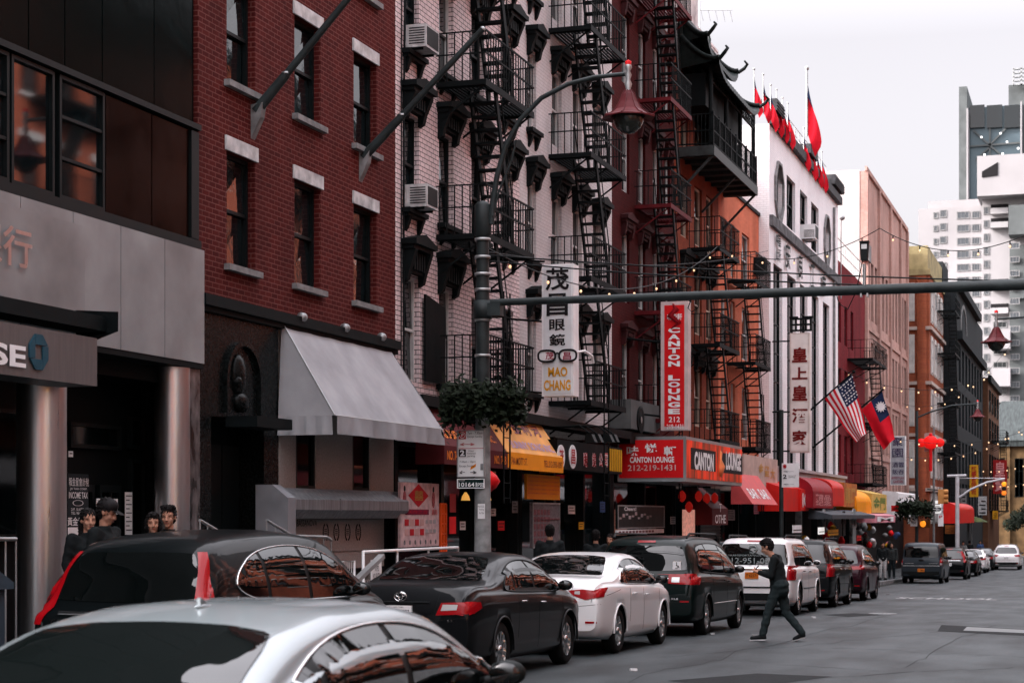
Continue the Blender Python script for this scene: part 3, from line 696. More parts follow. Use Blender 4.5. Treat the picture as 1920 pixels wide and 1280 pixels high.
# poster wall panel (pink/white, wedding shop)
lp = LF - .45
t = thing('poster_board', 'tall pink and white poster board with a red diamond beside the burgundy awning', 'poster board', (SX(750, lp), lp, -.3))
a, c = SX(751, lp), SX(823, lp); z1_ = PL(790, 905, lp)[1]; z0_ = PL(790, 1024, lp)[1]
mb = MB(); mb.box(a, c, lp, lp + .05, z0_, z1_)
put('board', mb, mat('pale_pink_print', (.55, .40, .40), .5, 0, .2, 8), t)
H_ = z1_ - z0_; W2 = c - a
def rc(u0, u1, v0, v1, m, nm='print', d=.006):
    mb = MB(); mb.box(a + W2 * u0, a + W2 * u1, lp - d, lp - .001, z0_ + H_ * v0, z0_ + H_ * v1); return put(nm, mb, m, t)
mb = MB(); cx, cz = a + W2 * .45, z0_ + H_ * .80
mb.prism([(cx - W2 * .26, lp - .002, cz), (cx, lp - .002, cz - H_ * .18), (cx + W2 * .26, lp - .002, cz), (cx, lp - .002, cz + H_ * .18)], (0, -.006, 0)); put('red_diamond', mb, M_redink, t)
mb = MB(); text_mb(mb, '囍', (cx, lp - .01, cz), (1, 0, 0), (0, 0, 1), H_ * .16, W2 * .22, .003, .01); put('lettering', mb, mat('gold_ink', (.35, .2, .05), .5), t)
rc(.12, .72, .50, .585, mat('plum_ink', (.16, .01, .04), .5), 'banner'); mb = MB(); text_mb(mb, '天作之合', (a + W2 * .42, lp - .012, z0_ + H_ * .543), (1, 0, 0), (0, 0, 1), H_ * .06, W2 * .5, .003, 0); text_mb(mb, '囍', (a + W2 * .86, lp - .012, z0_ + H_ * .543), (1, 0, 0), (0, 0, 1), H_ * .09, W2 * .14, .003, 0); put('lettering', mb, M_redink, t)
for i in range(4):
    for j in range(2):
        if (i, j) == (0, 0): pass
        rc(.1 + i * .13, .2 + i * .13, .33 - j * .15, .43 - j * .15, [M_redink, mat('pale_photo', (.5, .3, .28), .5)][(i * 3 + j) % 2], 'photo')
for i in range(5): 
    for j in range(2): rc(.64 + (i % 3) * .1, .71 + (i % 3) * .1, .36 - j * .15, .42 - j * .15, mat('grey_photo', (.35, .33, .33), .5), 'photo') if i < 3 else None
mb = MB()
for i in range(7): mb.sphere((a + W2 * (.1 + i * .135), lp - .001, z0_ + H_ * .07), .045, 10, 6, (1, .1, 1))
put('picture_row', mb, mat('grey_print', (.14, .13, .14), .6, 0, .5, 20), t)
for u in (.1, .85):
    mb = MB(); mb.sphere((a + W2 * u, lp - .001, z0_ + H_ * .9), .05, 10, 8, (1, .12, 1.2)); put('portrait', mb, M_ink, t)
    mb = MB(); mb.sphere((a + W2 * u, lp - .001, z0_ + H_ * .74), .11, 10, 8, (.8, .1, 1.4)); put('portrait', mb, mat('rose_print', (.35, .08, .09), .6, 0, .5, 25), t)

# ================================================================ 3 pinkish glazed brick tenement
s0, s1 = SX(741) + .004, SX(974)
b = bldg('tenement_building', 'pinkish glazed brick tenement with black window hoods and two flower-reflecting sashes', s0, LF)
b['label'] = 'pinkish brick tenement with black hoods beside the dark red brick house'
rows = [(4.05, 6.02), (7.25, 9.05), (10.2, 12.0), (13.1, 14.9)]
cols = [(SX(757), SX(786)), (SX(823), SX(850)), (SX(884), SX(908)), (SX(941), SX(962))]
shell(b, s0, s1, 3.55, 17.5, LF, B_pink, holes_from(cols, rows))
for ci, (a, c) in enumerate(cols):
    for ri, (z0, z1) in enumerate(rows):
        low = ri == 0
        window(b, a, c, z0, z1, LF, M_frame_white if (low and ci < 2) or (ri == 2 and ci == 1) else M_frame_dark, M_glass_soft, .10)
        if not (low and ci > 1): put('window_hood', hood_mb(a, c, z1 + .02, LF, .52 if not low else .62, .32), M_corn, b)
        if not low: put('sill', sill_mb(a, c, z0, LF), M_corn, b)
mb = MB(); mb.box(s0, s1, LF - .55, LF, 3.55, 3.75); mb.box(s0, s1, LF - .38, LF, 3.35, 3.55); put('cornice', mb, M_corn, b)
ac(SX(772), 10.24, LF, 'beige window air conditioner high on the pinkish brick wall', .7)
ac(SX(772), 7.28, LF, 'window air conditioner with pale front above the lowest black hood', .6)
mb = MB(); mb.tube([(s0 + .35, LF - .03, 3.8), (s0 + .35, LF - .03, 9), (s0 + .45, LF - .03, 12), (s0 + .4, LF - .03, 17)], .02, 5); mb.tube([(s0 + .22, LF - .03, 3.8), (s0 + .25, LF - .03, 17)], .012, 5); put('cable', mb, M_iron, b)
fire_escape('black fire escape on the pinkish brick tenement', 33.2, 36.35, LF, 1.03, [4.07, 6.98, 9.95, 12.9, 15.8], stair=(.25, .62))
t = thing('leaning_board', 'black board leaning on the lowest fire escape of the pinkish tenement', 'board', (33.3, 11.4, 4.2))
mb = MB(); mb.prism([(32.4, LF - .05, 4.1), (33.5, LF - .05, 4.1), (33.5, LF - .05, 5.6), (32.4, LF - .05, 5.75)], (0, -.04, 0)); put('board', mb, M_black, t)
# ================================================================ 4 cream painted tenement
s0, s1 = SX(974) + .004, SX(1147)
b = bldg('tenement_building', 'cream painted tenement with black hoods above the white optical sign', s0, LF)
rows = [(4.3, 6.15), (7.3, 9.12), (10.3, 12.1), (13.3, 15.1)]
cols = [(SX(989), SX(1005)), (SX(1035), SX(1053)), (SX(1074), SX(1091)), (SX(1112), SX(1128))]
shell(b, s0, s1, 3.55, 17.9, LF, B_cream, holes_from(cols, rows))
for ci, (a, c) in enumerate(cols):
    for ri, (z0, z1) in enumerate(rows):
        window(b, a, c, z0, z1, LF, M_frame_white, M_glass_soft, .08, fw=.07)
        put('window_hood', hood_mb(a, c, z1 + .02, LF, .46, .3), M_corn, b)
        if ci == 0: put('sill', sill_mb(a, c, z0, LF), M_corn, b)
mb = MB(); mb.box(s0, s1, LF - .55, LF, 3.55, 3.75); put('cornice', mb, M_corn, b)
fire_escape('black fire escape on the cream painted tenement', 40.8, 44.1, LF, 1.04, [4.2, 7.1, 9.99, 12.95, 15.9], edge=M_iron, stair=(.2, .6))

# ================================================================ 5 deep red tenement with heavy cornice
s0, s1 = SX(1147) + .004, SX(1264)
b = bldg('tenement_building', 'deep red tenement with a massive bracketed roof cornice', s0, LF)
rows = [(4.4, 6.3), (7.35, 9.25), (10.35, 12.25), (13.3, 15.2), (16.0, 17.6)]
cols = [(SX(1166), SX(1180)), (SX(1197), SX(1210)), (SX(1224), SX(1236)), (SX(1246), SX(1256))]
shell(b, s0, s1, 3.55, 19.0, LF, B_deep, holes_from(cols, rows))
for ci, (a, c) in enumerate(cols):
    for ri, (z0, z1) in enumerate(rows):
        window(b, a, c, z0, z1, LF, M_frame_white, M_glass_soft, .08, fw=.07)
        put('window_hood', hood_mb(a, c, z1 + .02, LF, .4, .22), M_corn_red, b)
def big_cornice(P, s0, s1, z, lat, proj, h, m, n):
    mb = MB(); mb.box(s0 - .1, s1 + .1, lat - proj, lat + .1, z + h - .16, z + h); mb.box(s0 - .05, s1 + .05, lat - proj + .1, lat + .1, z + h - .34, z + h - .16)
    mb.box(s0, s1, lat - proj * .5, lat + .1, z + h - .55, z + h - .34); mb.box(s0, s1, lat - .12, lat + .1, z, z + .1)
    for k in range(n):
        x = s0 + .05 + (s1 - s0 - .3) * k / (n - 1)
        mb.prism([(x, lat, z + .1), (x, lat - .12, z + .15), (x, lat - .3, z + h * .45), (x, lat - proj + .14, z + h - .5), (x, lat - proj + .14, z + h - .34), (x, lat, z + h - .34)], (.2, 0, 0))
        mb.sphere((x + .1, lat - .2, z + h * .4), .13, 8, 6)
    put('roof_cornice', mb, m, P)
big_cornice(b, s0, s1, 17.75, LF, 1.0, 1.5, M_corn_red, 11)
mb = MB(); mb.box(s0, s1, LF - .5, LF, 3.45, 3.75); put('cornice', mb, M_corn, b)
fire_escape('dark fire escape with red edge beams on the deep red tenement', 49.1, 51.8, LF, 1.04, [4.2, 7.2, 10.15, 13.1, 16.0], edge=M_iron_red, stair=(.2, .6))

# ================================================================ 6 orange brick buildings with pagoda balcony
s0, s1 = SX(1264) + .004, SX(1347)
b = bldg('tenement_building', 'orange brick tenement with peeling white top storey behind the pagoda balcony', s0, LF)
rows = [(4.4, 6.3), (7.35, 9.3), (10.2, 12.1), (13.0, 15.0)]
cols = [(SX(1276), SX(1290)), (SX(1302), SX(1316)), (SX(1324), SX(1336))]
shell(b, s0, s1, 3.55, 15.6, LF, B_brown, holes_from(cols, rows))
mb = MB(); mb.box(s0, s1, LF - .01, LF + 12, 15.6, 17.2); mb.box(s0, (s0 + s1) / 2, LF - .01, LF + 12, 17.2, 18.4)
for f in (0.0, .5, .8): mb.box(s0 + (s1 - s0) * f, s0 + (s1 - s0) * (f + .18), LF - .03, LF + 12, 17.2 if f else 18.4, 17.28 if f else 18.48)
put('parapet', mb, M_plaster, b)
for (a, c) in cols:
    for (z0, z1) in rows:
        window(b, a, c, z0, z1, LF, mat('cream_window_frame', (.42, .33, .26), .6), M_glass_soft, .08, fw=.08)
        if z0 < 9: put('window_hood', hood_mb(a, c, z1 + .02, LF, .4, .22), M_corn, b)
sA = s1 + .004; s1 = 68.5
b = bldg('brick_house', 'low orange brick house between the pagoda balcony and the white building', sA, LF)
rows = [(4.3, 6.2), (7.2, 9.1), (9.95, 11.8)]
cols = [(SX(1352), SX(1362)), (SX(1370), SX(1378)), (SX(1391), SX(1405))]
shell(b, sA, s1 - .004, 3.55, 12.9, LF, B_orange, holes_from(cols, rows))
for (a, c) in cols:
    for (z0, z1) in rows: window(b, a, c, z0, z1, LF, M_frame_white, M_glass_soft, .08, fw=.07)
mb = MB(); mb.box(sA, s1 - .004, LF - .06, LF + .3, 12.9, 13.02); put('coping', mb, M_corn, b)
mb = MB(); mb.box(sA + 1, s1 - .004, LF + 2, LF + 12, 13.0, 15.9); put('stair_head', mb, brick('brown_brick', (.10, .05, .045), (.08, .04, .035), (.05, .03, .03)), b)
fire_escape('black fire escape on the low orange brick house', 55.9, 59.2, LF, 1.04, [3.9, 6.9, 9.92], stair=(.25, .7), drop=False)
fire_escape('narrow black fire escape between the orange house and the white building', 62.3, 65.4, LF, 1.0, [3.9, 6.85, 9.7], stair=(.3, .75), drop=True, top_ladder=None)
ac(SX(1415), 10.6, LF, 'small dark air conditioner box at the corner of the orange house', .5, .6, m=M_plast)
# pagoda balcony
t = thing('pagoda_balcony', 'black Chinese pagoda balcony with upturned tiled roof', 'balcony', (54.4, 11.2, 12.7))
s0, s1, lo = 54.4, 61.8, 11.16
mb = MB(); mb.box(s0, s1, lo, LF, 12.62, 12.72); mb.box(s0, s1, lo - .03, lo, 12.5, 12.8); mb.box(s0 - .03, s0, lo, LF, 12.5, 12.8); mb.box(s1, s1 + .03, lo, LF, 12.5, 12.8)
for k in range(8): x = s0 + .2 + k * (s1 - s0 - .4) / 7; mb.box(x, x + .08, lo, LF, 12.5, 12.62); 
for x in (s0 + .1, (s0 + s1) / 2, s1 - .15): mb.bar((x, lo + .05, 12.5), (x, LF, 11.4), .07)
put('platform', mb, mat('weathered_dark_steel', (.025, .03, .03), .55, .3, .4, 4), t)
mb = MB()
for zz in (12.85, 13.25, 13.75): mb.box(s0, s1, lo, lo + .04, zz, zz + .04); mb.box(s0, s0 + .04, lo + .04, LF, zz, zz + .04)
k = s0 + .14
while k < s1: mb.box(k, k + .018, lo + .01, lo + .028, 12.8, 13.75); k += .14
k = lo + .12
while k < LF: mb.box(s0 + .01, s0 + .028, k, k + .018, 12.8, 13.75); k += .12
for k in range(9): x = s0 + k * (s1 - s0 - .08) / 8; mb.box(x, x + .08, lo - .01, lo + .07, 12.7, 13.85)
put('railing', mb, M_iron, t)
for k in range(4):
    x = s0 + .1 + k * (s1 - s0 - .25) / 3; mb = MB(); mb.tube([(x, lo + .1, 12.7), (x, lo + .1, 15.3)], .07, 8)
    put('post', mb, M_iron, t)
mb = MB()
for zz in (14.75, 15.05): mb.box(s0, s1, lo + .06, lo + .12, zz, zz + .06)
for k in range(26):
    x = s0 + .3 + k * (s1 - s0 - .6) / 25; mb.box(x, x + .04, lo + .07, lo + .11, 14.81, 15.05)
    if k % 4 == 0: mb.box(x, x + .6, lo + .07, lo + .11, 14.88, 14.93)
put('fretwork', mb, M_iron, t)
M_tile = mat('dark_glazed_roof_tile', (.012, .017, .016), .35, 0, .3, 8)
def pagoda_roof(s0, s1, lat0, lat1, z0, z1, nm='roof'):
    n, m_ = 40, 8; vs = []
    for j in range(m_ + 1):
        f = j / m_
        for i in range(n + 1):
            g = i / n; e = abs(2 * g - 1) ** 6 * .38 * (1 - f)
            lat = lat0 + (lat1 - lat0) * f; z = z0 + (z1 - z0) * (f ** 1.6) + e
            x = s0 + (s1 - s0) * g; x = x + ((s0 + s1) / 2 - x) * f * .12
            vs.append((x, lat, z + (.025 if i % 2 else 0)))
    mb = MB(); fs = [(j * (n + 1) + i, j * (n + 1) + i + 1, (j + 1) * (n + 1) + i + 1, (j + 1) * (n + 1) + i) for j in range(m_) for i in range(n)]
    mb.add(vs, fs, False); mb.add([(x, y, z - .14) for x, y, z in vs], fs, False)
    w_ = n + 1
    mb.add([p for i in range(w_) for p in (vs[i], (vs[i][0], vs[i][1], vs[i][2] - .14))], [(2 * i, 2 * i + 1, 2 * i + 3, 2 * i + 2) for i in range(n)])
    for i0, sg in ((0, -1), (n, 1)):
        col = [vs[j * w_ + i0] for j in range(m_ + 1)]; mb.tube([(p[0], p[1], p[2] + .06) for p in col], .08, 6)
        c0 = col[0]; mb.tube([c0, (c0[0] + sg * .12, c0[1] - .18, c0[2] + .15), (c0[0] + sg * .12, c0[1] - .28, c0[2] + .28), (c0[0] + sg * .02, c0[1] - .2, c0[2] + .38)], [.06, .06, .05, .03], 7)
        c1 = col[m_]; mb.tube([c1, (c1[0] + sg * .05, c1[1], c1[2] + .3), (c1[0] + sg * .2, c1[1], c1[2] + .35), (c1[0] + sg * .12, c1[1], c1[2] + .5)], [.08, .08, .06, .03], 7)
    mb.tube([(vs[m_ * w_ + i][0], vs[m_ * w_ + i][1], vs[m_ * w_ + i][2] + .08) for i in range(0, w_, 4)], .11, 6)
    for (i0) in (0, n):
        mb.poly([(vs[j * w_ + i0][0], vs[j * w_ + i0][1], vs[j * w_ + i0][2]) for j in range(m_ + 1)] + [(vs[m_ * w_ + i0][0], vs[m_ * w_ + i0][1], vs[i0][2] - .1)])
    return put(nm, mb, M_tile, t)
pagoda_roof(s0 - .3, s1 - .9, lo - .25, LF - .1, 14.95, 16.2)
pagoda_roof(s0 - .1, s1 - 2.6, lo + .15, LF - .05, 15.75, 16.9)
mb = MB(); mb.box(s0 + .3, s1 - 1.2, lo + .3, LF - .05, 14.1, 15.1); mb.box(s0 + 3.4, s1 - .3, lo + .5, LF - .05, 12.75, 14.1)
put('valance', mb, M_iron, t)  # valance enlarged and dark infill boxes added for the shade under the eaves

# ================================================================ 7 white building with flags
W7 = 11.9; s0, s1 = 68.5, SX(1571, W7)
b = bldg('office_building', 'tall white glazed brick building with octagonal windows and a flag-lined roof', s0, W7)
T7 = 16.4
def w7(x0, x1): return (SX(x0, W7), SX(x1, W7))
hol = []
top3 = [w7(1475, 1491), w7(1500, 1514), w7(1521, 1535)]
for a, c in top3: hol.append((a, c, 13.15, 15.2))
octs = [w7(1453, 1466), w7(1545, 1554)]
for a, c in octs: hol.append((a, c, 13.1, 15.2))
strips = [w7(1450, 1467), w7(1476, 1492), w7(1500, 1514), w7(1522, 1535), w7(1543, 1555)]
for a, c in strips: hol.append((a, c, 3.4, 11.25))
shell(b, s0, s1, 3.0, T7, W7, B_white, hol, depth=.25)
for a, c in top3: window(b, a, c, 13.15, 15.2, W7, M_frame_dark, M_smoke, .12, 'hung', bars=(2, 1))
for a, c in strips: window(b, a, c, 3.4, 11.25, W7, M_frame_dark, M_smoke, .12, 'fixed', bars=(2, 7), name='window_strip')
for a, c in octs:
    cs = (a + c) / 2; ru = (c - a) / 2; cz = 14.15; rz = 1.05; mb = MB(); rg_ = MB(); pn = MB()
    P_ = [octring(q) for q in range(8)]; P_ = [(p[0] / .924, p[1] / .924) for p in P_]
    for q in range(8):
        p, n_ = P_[q], P_[(q + 1) % 8]
        if abs(abs(p[0] + n_[0]) - abs(p[1] + n_[1])) < .2:
            cx, cy = math.copysign(1, p[0] + n_[0]), math.copysign(1, p[1] + n_[1])
            mb = MB(); mb.add([(cs + v[0] * ru, W7 - .004, cz + v[1] * rz) for v in (p, (cx, cy), n_)], [(0, 1, 2)]); put('wall_corner', mb, B_white, b)
        rg_.prism([(cs + v[0] * ru * k, W7 - .09, cz + v[1] * rz * (1 + (k - 1) * .45)) for v, k in ((p, 1.0), (n_, 1.0), (n_, 1.22), (p, 1.22))], (0, .08, 0))
    put('octagon_surround', rg_, M_stone_d, b)
    window(b, a, c, cz - rz, cz + rz, W7, M_frame_dark, M_smoke, .15, 'hung', bars=(2, 1), name='octagon_window')
mb = MB(); mb.box(s0, s1, W7 - .22, W7, T7, T7 + .35); mb.box(s0, s1, W7 - .12, W7, T7 + .35, T7 + .5)
for xa, xb in ((s0, s0 + 1.7), (s1 - 3.0, s1)):
    mb.box(xa, xb, W7 - .3, W7 + .3, T7 + .5, T7 + .95); [mb.box(xa - .02, xb + .02, W7 - .33, W7 - .3, T7 + .56 + k * .12, T7 + .61 + k * .12) for k in range(3)]
m_ = (s0 + s1) / 2; mb.box(m_ - 1.0, m_ + 1.0, W7 - .3, W7 + .3, T7 + .5, T7 + .9)
put('roof_band', mb, mat('dark_terracotta_band', (.045, .046, .05), .6, 0, .4, 3), b)
mb = MB(); mb.box(s0, s1, W7 - .15, W7, 12.55, 12.95); put('ledge', mb, mat('grey_stone_band', (.10, .10, .105), .7, 0, .4, 3), b)
mb = MB()
k = s0 + 1.8
while k < s1 - 3.2: mb.tube([(k, W7 + .1, T7 + .5), (k, W7 + .1, T7 + 1.25)], .02, 5); k += 1.0
for zz in (.9, 1.25): mb.tube([(s0 + 1.8, W7 + .1, T7 + zz), (s1 - 3.2, W7 + .1, T7 + zz)], .02, 5)
put('roof_rail', mb, M_galv, b)
for x, ch in ((1455, '中華\n公所'), (1473, '安'), (1497, '良'), (1520, '工'), (1541, '商')):
    za = 12.25; hgt = 1.05 if x > 1460 else 1.1
    cs = SX(x, W7); mb = MB(); text_mb(mb, ch, (cs, W7 - .005, 11.9), (1, 0, 0), (0, 0, 1), hgt, .9, .12, .01); text_mb(mb, ch, (cs, W7 - .06, 11.9), (1, 0, 0), (0, 0, 1), hgt, .9, .02, .01); put('lettering', mb, M_corn, b)
ac(SX(1507, W7), 13.2, W7, 'white louvred air conditioner below the middle top window of the white building', .95, .6, .55, m=M_white)
mb = MB(); mb.box(s0, s1, W7 - .35, W7, 2.3, 3.3); mb.box(s0, s1, W7 - .45, W7, 3.3, 3.42); put('corrugated_fascia', mb, mat('white_corrugated_metal', (.42, .40, .40), .6, .2, .35, 4, stretch=(6, 1, .3)), b)
mb = MB(); mb.tube([(SX(1561, W7), W7 - .08, 3.4), (SX(1561, W7), W7 - .08, 16)], .06, 6); put('downpipe', mb, M_stone_d, b)
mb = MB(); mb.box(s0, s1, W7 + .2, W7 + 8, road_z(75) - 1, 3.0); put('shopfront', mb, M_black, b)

# ================================================================ 8 small red house
s0, s1 = s1 + .004, 101.4
b = bldg('brick_house', 'small dark red house behind the two hanging flags', s0, LF)
rows = [(10.2, 12.2), (6.9, 8.9), (3.7, 5.6)]
cols = [(s0 + .6 + k * 2.4, s0 + 1.7 + k * 2.4) for k in range(4)]
shell(b, s0, s1, 2.3, 14.2, LF, brick('bright_red_painted_brick', (.17, .015, .02), (.14, .012, .017), (.1, .012, .014)), holes_from(cols, rows))
for (a, c) in cols:
    for (z0, z1) in rows: window(b, a, c, z0, z1, LF, M_frame_dark, M_glass_soft, .1)
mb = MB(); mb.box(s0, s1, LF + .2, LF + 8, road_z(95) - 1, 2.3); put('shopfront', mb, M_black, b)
mb = MB()
k = s0
while k < s1: mb.tube([(k, LF + .1, 14.2), (k, LF + .1, 15.4)], .02, 5); k += .8
mb.tube([(s0, LF + .1, 15.4), (s1, LF + .1, 15.4)], .025, 5); mb.tube([(s0, LF + .1, 14.8), (s1, LF + .1, 14.8)], .02, 5); put('roof_rail', mb, M_galv, b)
fire_escape('dark fire escape on the small red house behind the flags', 94, 100.5, LF, 1.3, [3.2, 6.3, 9.6], stair=(.55, .85), drop=False, posts=.3)

# ================================================================ 9 large faded pink building
s0, s1 = 101.5, 124.3
b = bldg('warehouse_building', 'long faded pink brick warehouse with a bare beige side wall', s0, LF)
T9 = 20.6
rows = [(12.6, 15.9), (8.7, 11.4), (5.2, 7.9), (2.0, 4.4)]
cols = [(s0 + .9 + k * 1.85, s0 + 2.1 + k * 1.85) for k in range(12)]
shell(b, s0, s1, 1.6, T9, LF, B_pinkw, holes_from(cols, rows), depth=.3)
mb = MB(); mb.box(s0 - .03, s0 - .002, LF + .3, LF + 14, 1.6, T9 + .1); put('side_wall', mb, M_beige, b)
mb = MB(); mb.box(s0 - .1, s1, LF - .12, LF, T9, T9 + .25)
for k in (0, 6, 12, 18, 22.4): mb.box(s0 + k, s0 + k + .5, LF - .15, LF, 1.6, T9)
for z in (8.2, 11.9, 4.8): mb.box(s0 + .5, s1, LF - .1, LF, z, z + .25)
put('pilasters', mb, B_pinkw, b); MATS
for (a, c) in cols:
    for (z0, z1) in rows: window(b, a, c, z0, z1, LF, M_frame_white if z0 < 8 else M_frame_dark, M_glass_soft, .18, fw=.1)
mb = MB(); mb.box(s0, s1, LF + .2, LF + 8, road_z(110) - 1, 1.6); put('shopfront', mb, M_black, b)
mb = MB(); mb.box(s0 - .3, s0 + .8, LF - .25, LF + .2, 15.6, 16.5); put('corner_bracket', mb, M_stone_d, b)

# ================================================================ 10 rust-orange corner building
s0, s1, L10 = 125.2, 137.0, 10.9
b = bldg('corner_building', 'rust orange brick corner building with cream window surrounds and yellow cornice', s0, L10)
mb = MB(); mb.box(s0, s1, L10, LF + 10, road_z(130) - 1, 17.8); put('wall', mb, B_rust, b)
mb = MB(); mb.box(s0 - .1, s1, L10 - .1, LF + 10, 17.8, 18.2); mb.box(s0 + .1, s1, L10 + .1, LF + 10, 18.2, 19.8); put('cornice', mb, mat('ochre_cornice', (.30, .25, .13), .7, 0, .3, 1), b)
mb = MB(); mb.tube([(s0, L10 + .5, 1), (s0, L10 + .5, 17.7)], .35, 12); put('corner_pilaster', mb, B_rust, b)
mb = MB()
for z in (3.2, 6.9, 10.4, 14.1): mb.box(s0 - .2, s1, L10 - .2, LF, z, z + .22)
put('string_course', mb, mat('faded_stone', (.40, .33, .29), .8), b)
fw_ = front_at(s0)
for z in (1.0, 4.1, 7.6, 11.2, 14.7):
    f = MB(); f.box(s0 - .05, s0 + .1, L10 + .95, LF, z, z + 2.6); put('window_surround', f, mat('cream_surround', (.52, .50, .47), .7), b)
    window(b, L10 + 1.05, LF - .1, z + .1, z + 2.2, -.14, M_frame_white, M_glass, .05, 'hung', fn=fw_)
    for k in range(4): a = s0 + 1.4 + k * 2.6; f = MB(); f.box(a - .2, a + 1.4, L10 - .05, L10 + .1, z, z + 2.6); put('window_surround', f, mat('cream_surround'), b); window(b, a, a + 1.2, z + .1, z + 2.3, L10 - .15, M_frame_white, M_glass, .05, 'hung')
fire_escape('black fire escape on the side of the rust orange corner building', 131, 136, L10, 1.3, [2.5, 6, 9.5, 13, 16], stair=(.3, .7), drop=False, posts=.35)
# ================================================================ 11 dark grey building
s0, s1, L11 = 137.1, 168.7, 9.95
b = bldg('office_building', 'dark grey building with a half-round top window', s0, L11)
M_dkg = mat('dark_grey_render', (.018, .022, .024), .8, 0, .15)
hol = []
for k in range(8): a = s0 + 2 + k * 3.6; hol += [(a, a + 2.2, z, z + 2.6) for z in (1.4, 4.6, 8.3, 11.6)]
shell(b, s0, s1, -2.5, 18.2, L11, M_dkg, hol, depth=.3)
for h in hol: window(b, h[0], h[1], h[2], h[3], L11, M_frame_dark, M_glass, .2, 'hung', bars=(2, 1))
mb = MB(); mb.box(s0, s1 - 8, L11 - .4, L11, 18.2, 18.8); mb.box(s0 + .5, s1, L11 - .4, L11, 14.6, 15.2); mb.box(s0, s0 + 5, L11 + 1, LF + 6, 18.2, 20.3); put('cornice', mb, M_dkg, b)
mb = MB(); cs = s0 + 7
for k in range(12): a0, a1 = math.pi * k / 12, math.pi * (k + 1) / 12; mb.prism([(cs + 3.4 * math.cos(q) * u, L11 - .06, 15.6 + 2.2 * math.sin(q) * u) for q, u in ((a0, 1), (a1, 1), (a1, .86), (a0, .86))], (0, .05, 0))
put('arch_window', mb, M_stone_d, b)
# 12 narrow
s0, s1 = 168.8, 188
b = bldg('brick_house', 'narrow brown house beyond the dark grey building', s0, 9.5)
mb = MB(); mb.box(s0, s1, 9.5, 20, -4, 14.0); put('wall', mb, brick('brown_old_brick', (.13, .06, .03), (.1, .045, .025), (.08, .05, .04)), b)
mb = MB(); mb.box(s0 - .2, s1, 9.2, 9.5, 13.6, 14.2); put('cornice', mb, M_corn, b)
for z in (2, 5.2, 8.4, 11):
    for k in range(4): a = s0 + 1.5 + k * 4.4; window(b, a, a + 1.6, z, z + 2, 9.35, M_frame_dark, M_glass, .05)
fire_escape('black fire escape on the narrow brown house', 172, 178, 9.5, 1.4, [2, 5.2, 8.4], stair=(.3, .7), drop=False, posts=.5)
# ================================================================ ground floor shops
def front(P, xa, xb, top, lat=LF, m=None, depth=.9, posts=3, door=None):
    """dark shopfront: piers, glass bays, stall riser"""
    s0, s1 = (SX(xa), SX(xb)) if xa > 400 else (xa, xb); g = road_z(s1) - .1
    mb = MB(); mb.box(s0, s1, lat + depth, lat + depth + .2, g, top); put('back_wall', mb, M_black, P)
    n = posts
    for k in range(n + 1):
        q = s0 + (s1 - s0 - .16) * k / n; mb = MB(); mb.box(q, q + .16, lat, lat + depth, g, top); put('pier', mb, m or M_frame_dark, P)
    for k in range(n):
        a = s0 + (s1 - s0 - .16) * k / n + .17; c = s0 + (s1 - s0 - .16) * (k + 1) / n - .01; low = .0 if k == door else .55
        window(P, a, c, g + .15 + low, top - .5, lat + .15, m or M_frame_dark, M_glass, .05, 'fixed')
        if low: mb = MB(); mb.box(a, c, lat + .12, lat + .3, g, g + .7); put('stall_riser', mb, M_plast, P)
        mb = MB(); mb.box(a, c, lat + .1, lat + .35, top - .5, top); put('fascia', mb, M_black, P)
tops = {o['label']: o for o in list(COL.objects) if o.get('category') == 'building'}
def T_(k): return next(o for l, o in tops.items() if k in l)
front(T_('pinkish brick'), 741, 974, 3.4, posts=3, door=1)
front(T_('cream painted'), 975, 1147, 3.4, posts=3, door=2)
front(T_('deep red tenement'), 1148, 1263, 3.4, posts=2, door=1)
front(T_('peeling white'), 1265, 1347, 3.5, posts=2, door=0)
front(T_('low orange'), 1348, 1418, 3.5, posts=2, door=1)

def awning(name, label, s0, s1, lat_t, lat_f, zt, zf, drop, m, mv=None, curved=False, ends=True, cat='awning', group=None, beam=True):
    t = thing(name, label, cat, (s0, lat_f, zf - drop), group); mb = MB(); n = 8; prof = []
    for i in range(n + 1):
        f = i / n
        if curved: prof.append((lat_t + (lat_f - lat_t) * math.sin(f * math.pi / 2), zf + (zt - zf) * math.cos(f * math.pi / 2)))
        else: prof.append((lat_t + (lat_f - lat_t) * f, zt + (zf - zt) * f))
    vs = [(x, y, z) for y, z in prof for x in (s0, s1)]
    mb.add(vs, [(2 * i, 2 * i + 1, 2 * i + 3, 2 * i + 2) for i in range(n)], curved)
    if ends:
        for x in (s0, s1): mb.poly([(x, y, z) for y, z in prof] + [(x, lat_t, zf)])
    put('canopy', mb, m, t)
    mb = MB(); mb.box(s0 - .004, s1 + .004, lat_f - .015, lat_f, zf - drop, zf + .005); mb.box(s0 - .012, s0, lat_f - .01, lat_t, zf - drop, zf); mb.box(s1, s1 + .012, lat_f - .01, lat_t, zf - drop, zf); put('valance', mb, mv or m, t)
    return t
def slope_text(t, body, sc, f, lat_t, lat_f, zt, zf, h, w, m, bold=.01):
    y = lat_t + (lat_f - lat_t) * f; z = zt + (zf - zt) * f; up = Vector((0, lat_t - lat_f, zt - zf)).normalized(); nrm = Vector((1, 0, 0)).cross(up)
    mb = MB(); text_mb(mb, body, Vector((sc, y, z)) + nrm * .01, (1, 0, 0), up, h, w, .004, bold); put('lettering', mb, m, t)
M_burg = mat('burgundy_canvas', (.085, .012, .014), .6, 0, .1)
M_oink = mat('orange_lettering', (.75, .20, .02), .5)
M_yc = mat('yellow_orange_canvas', (.80, .40, .12), .6, 0, .12, 2)
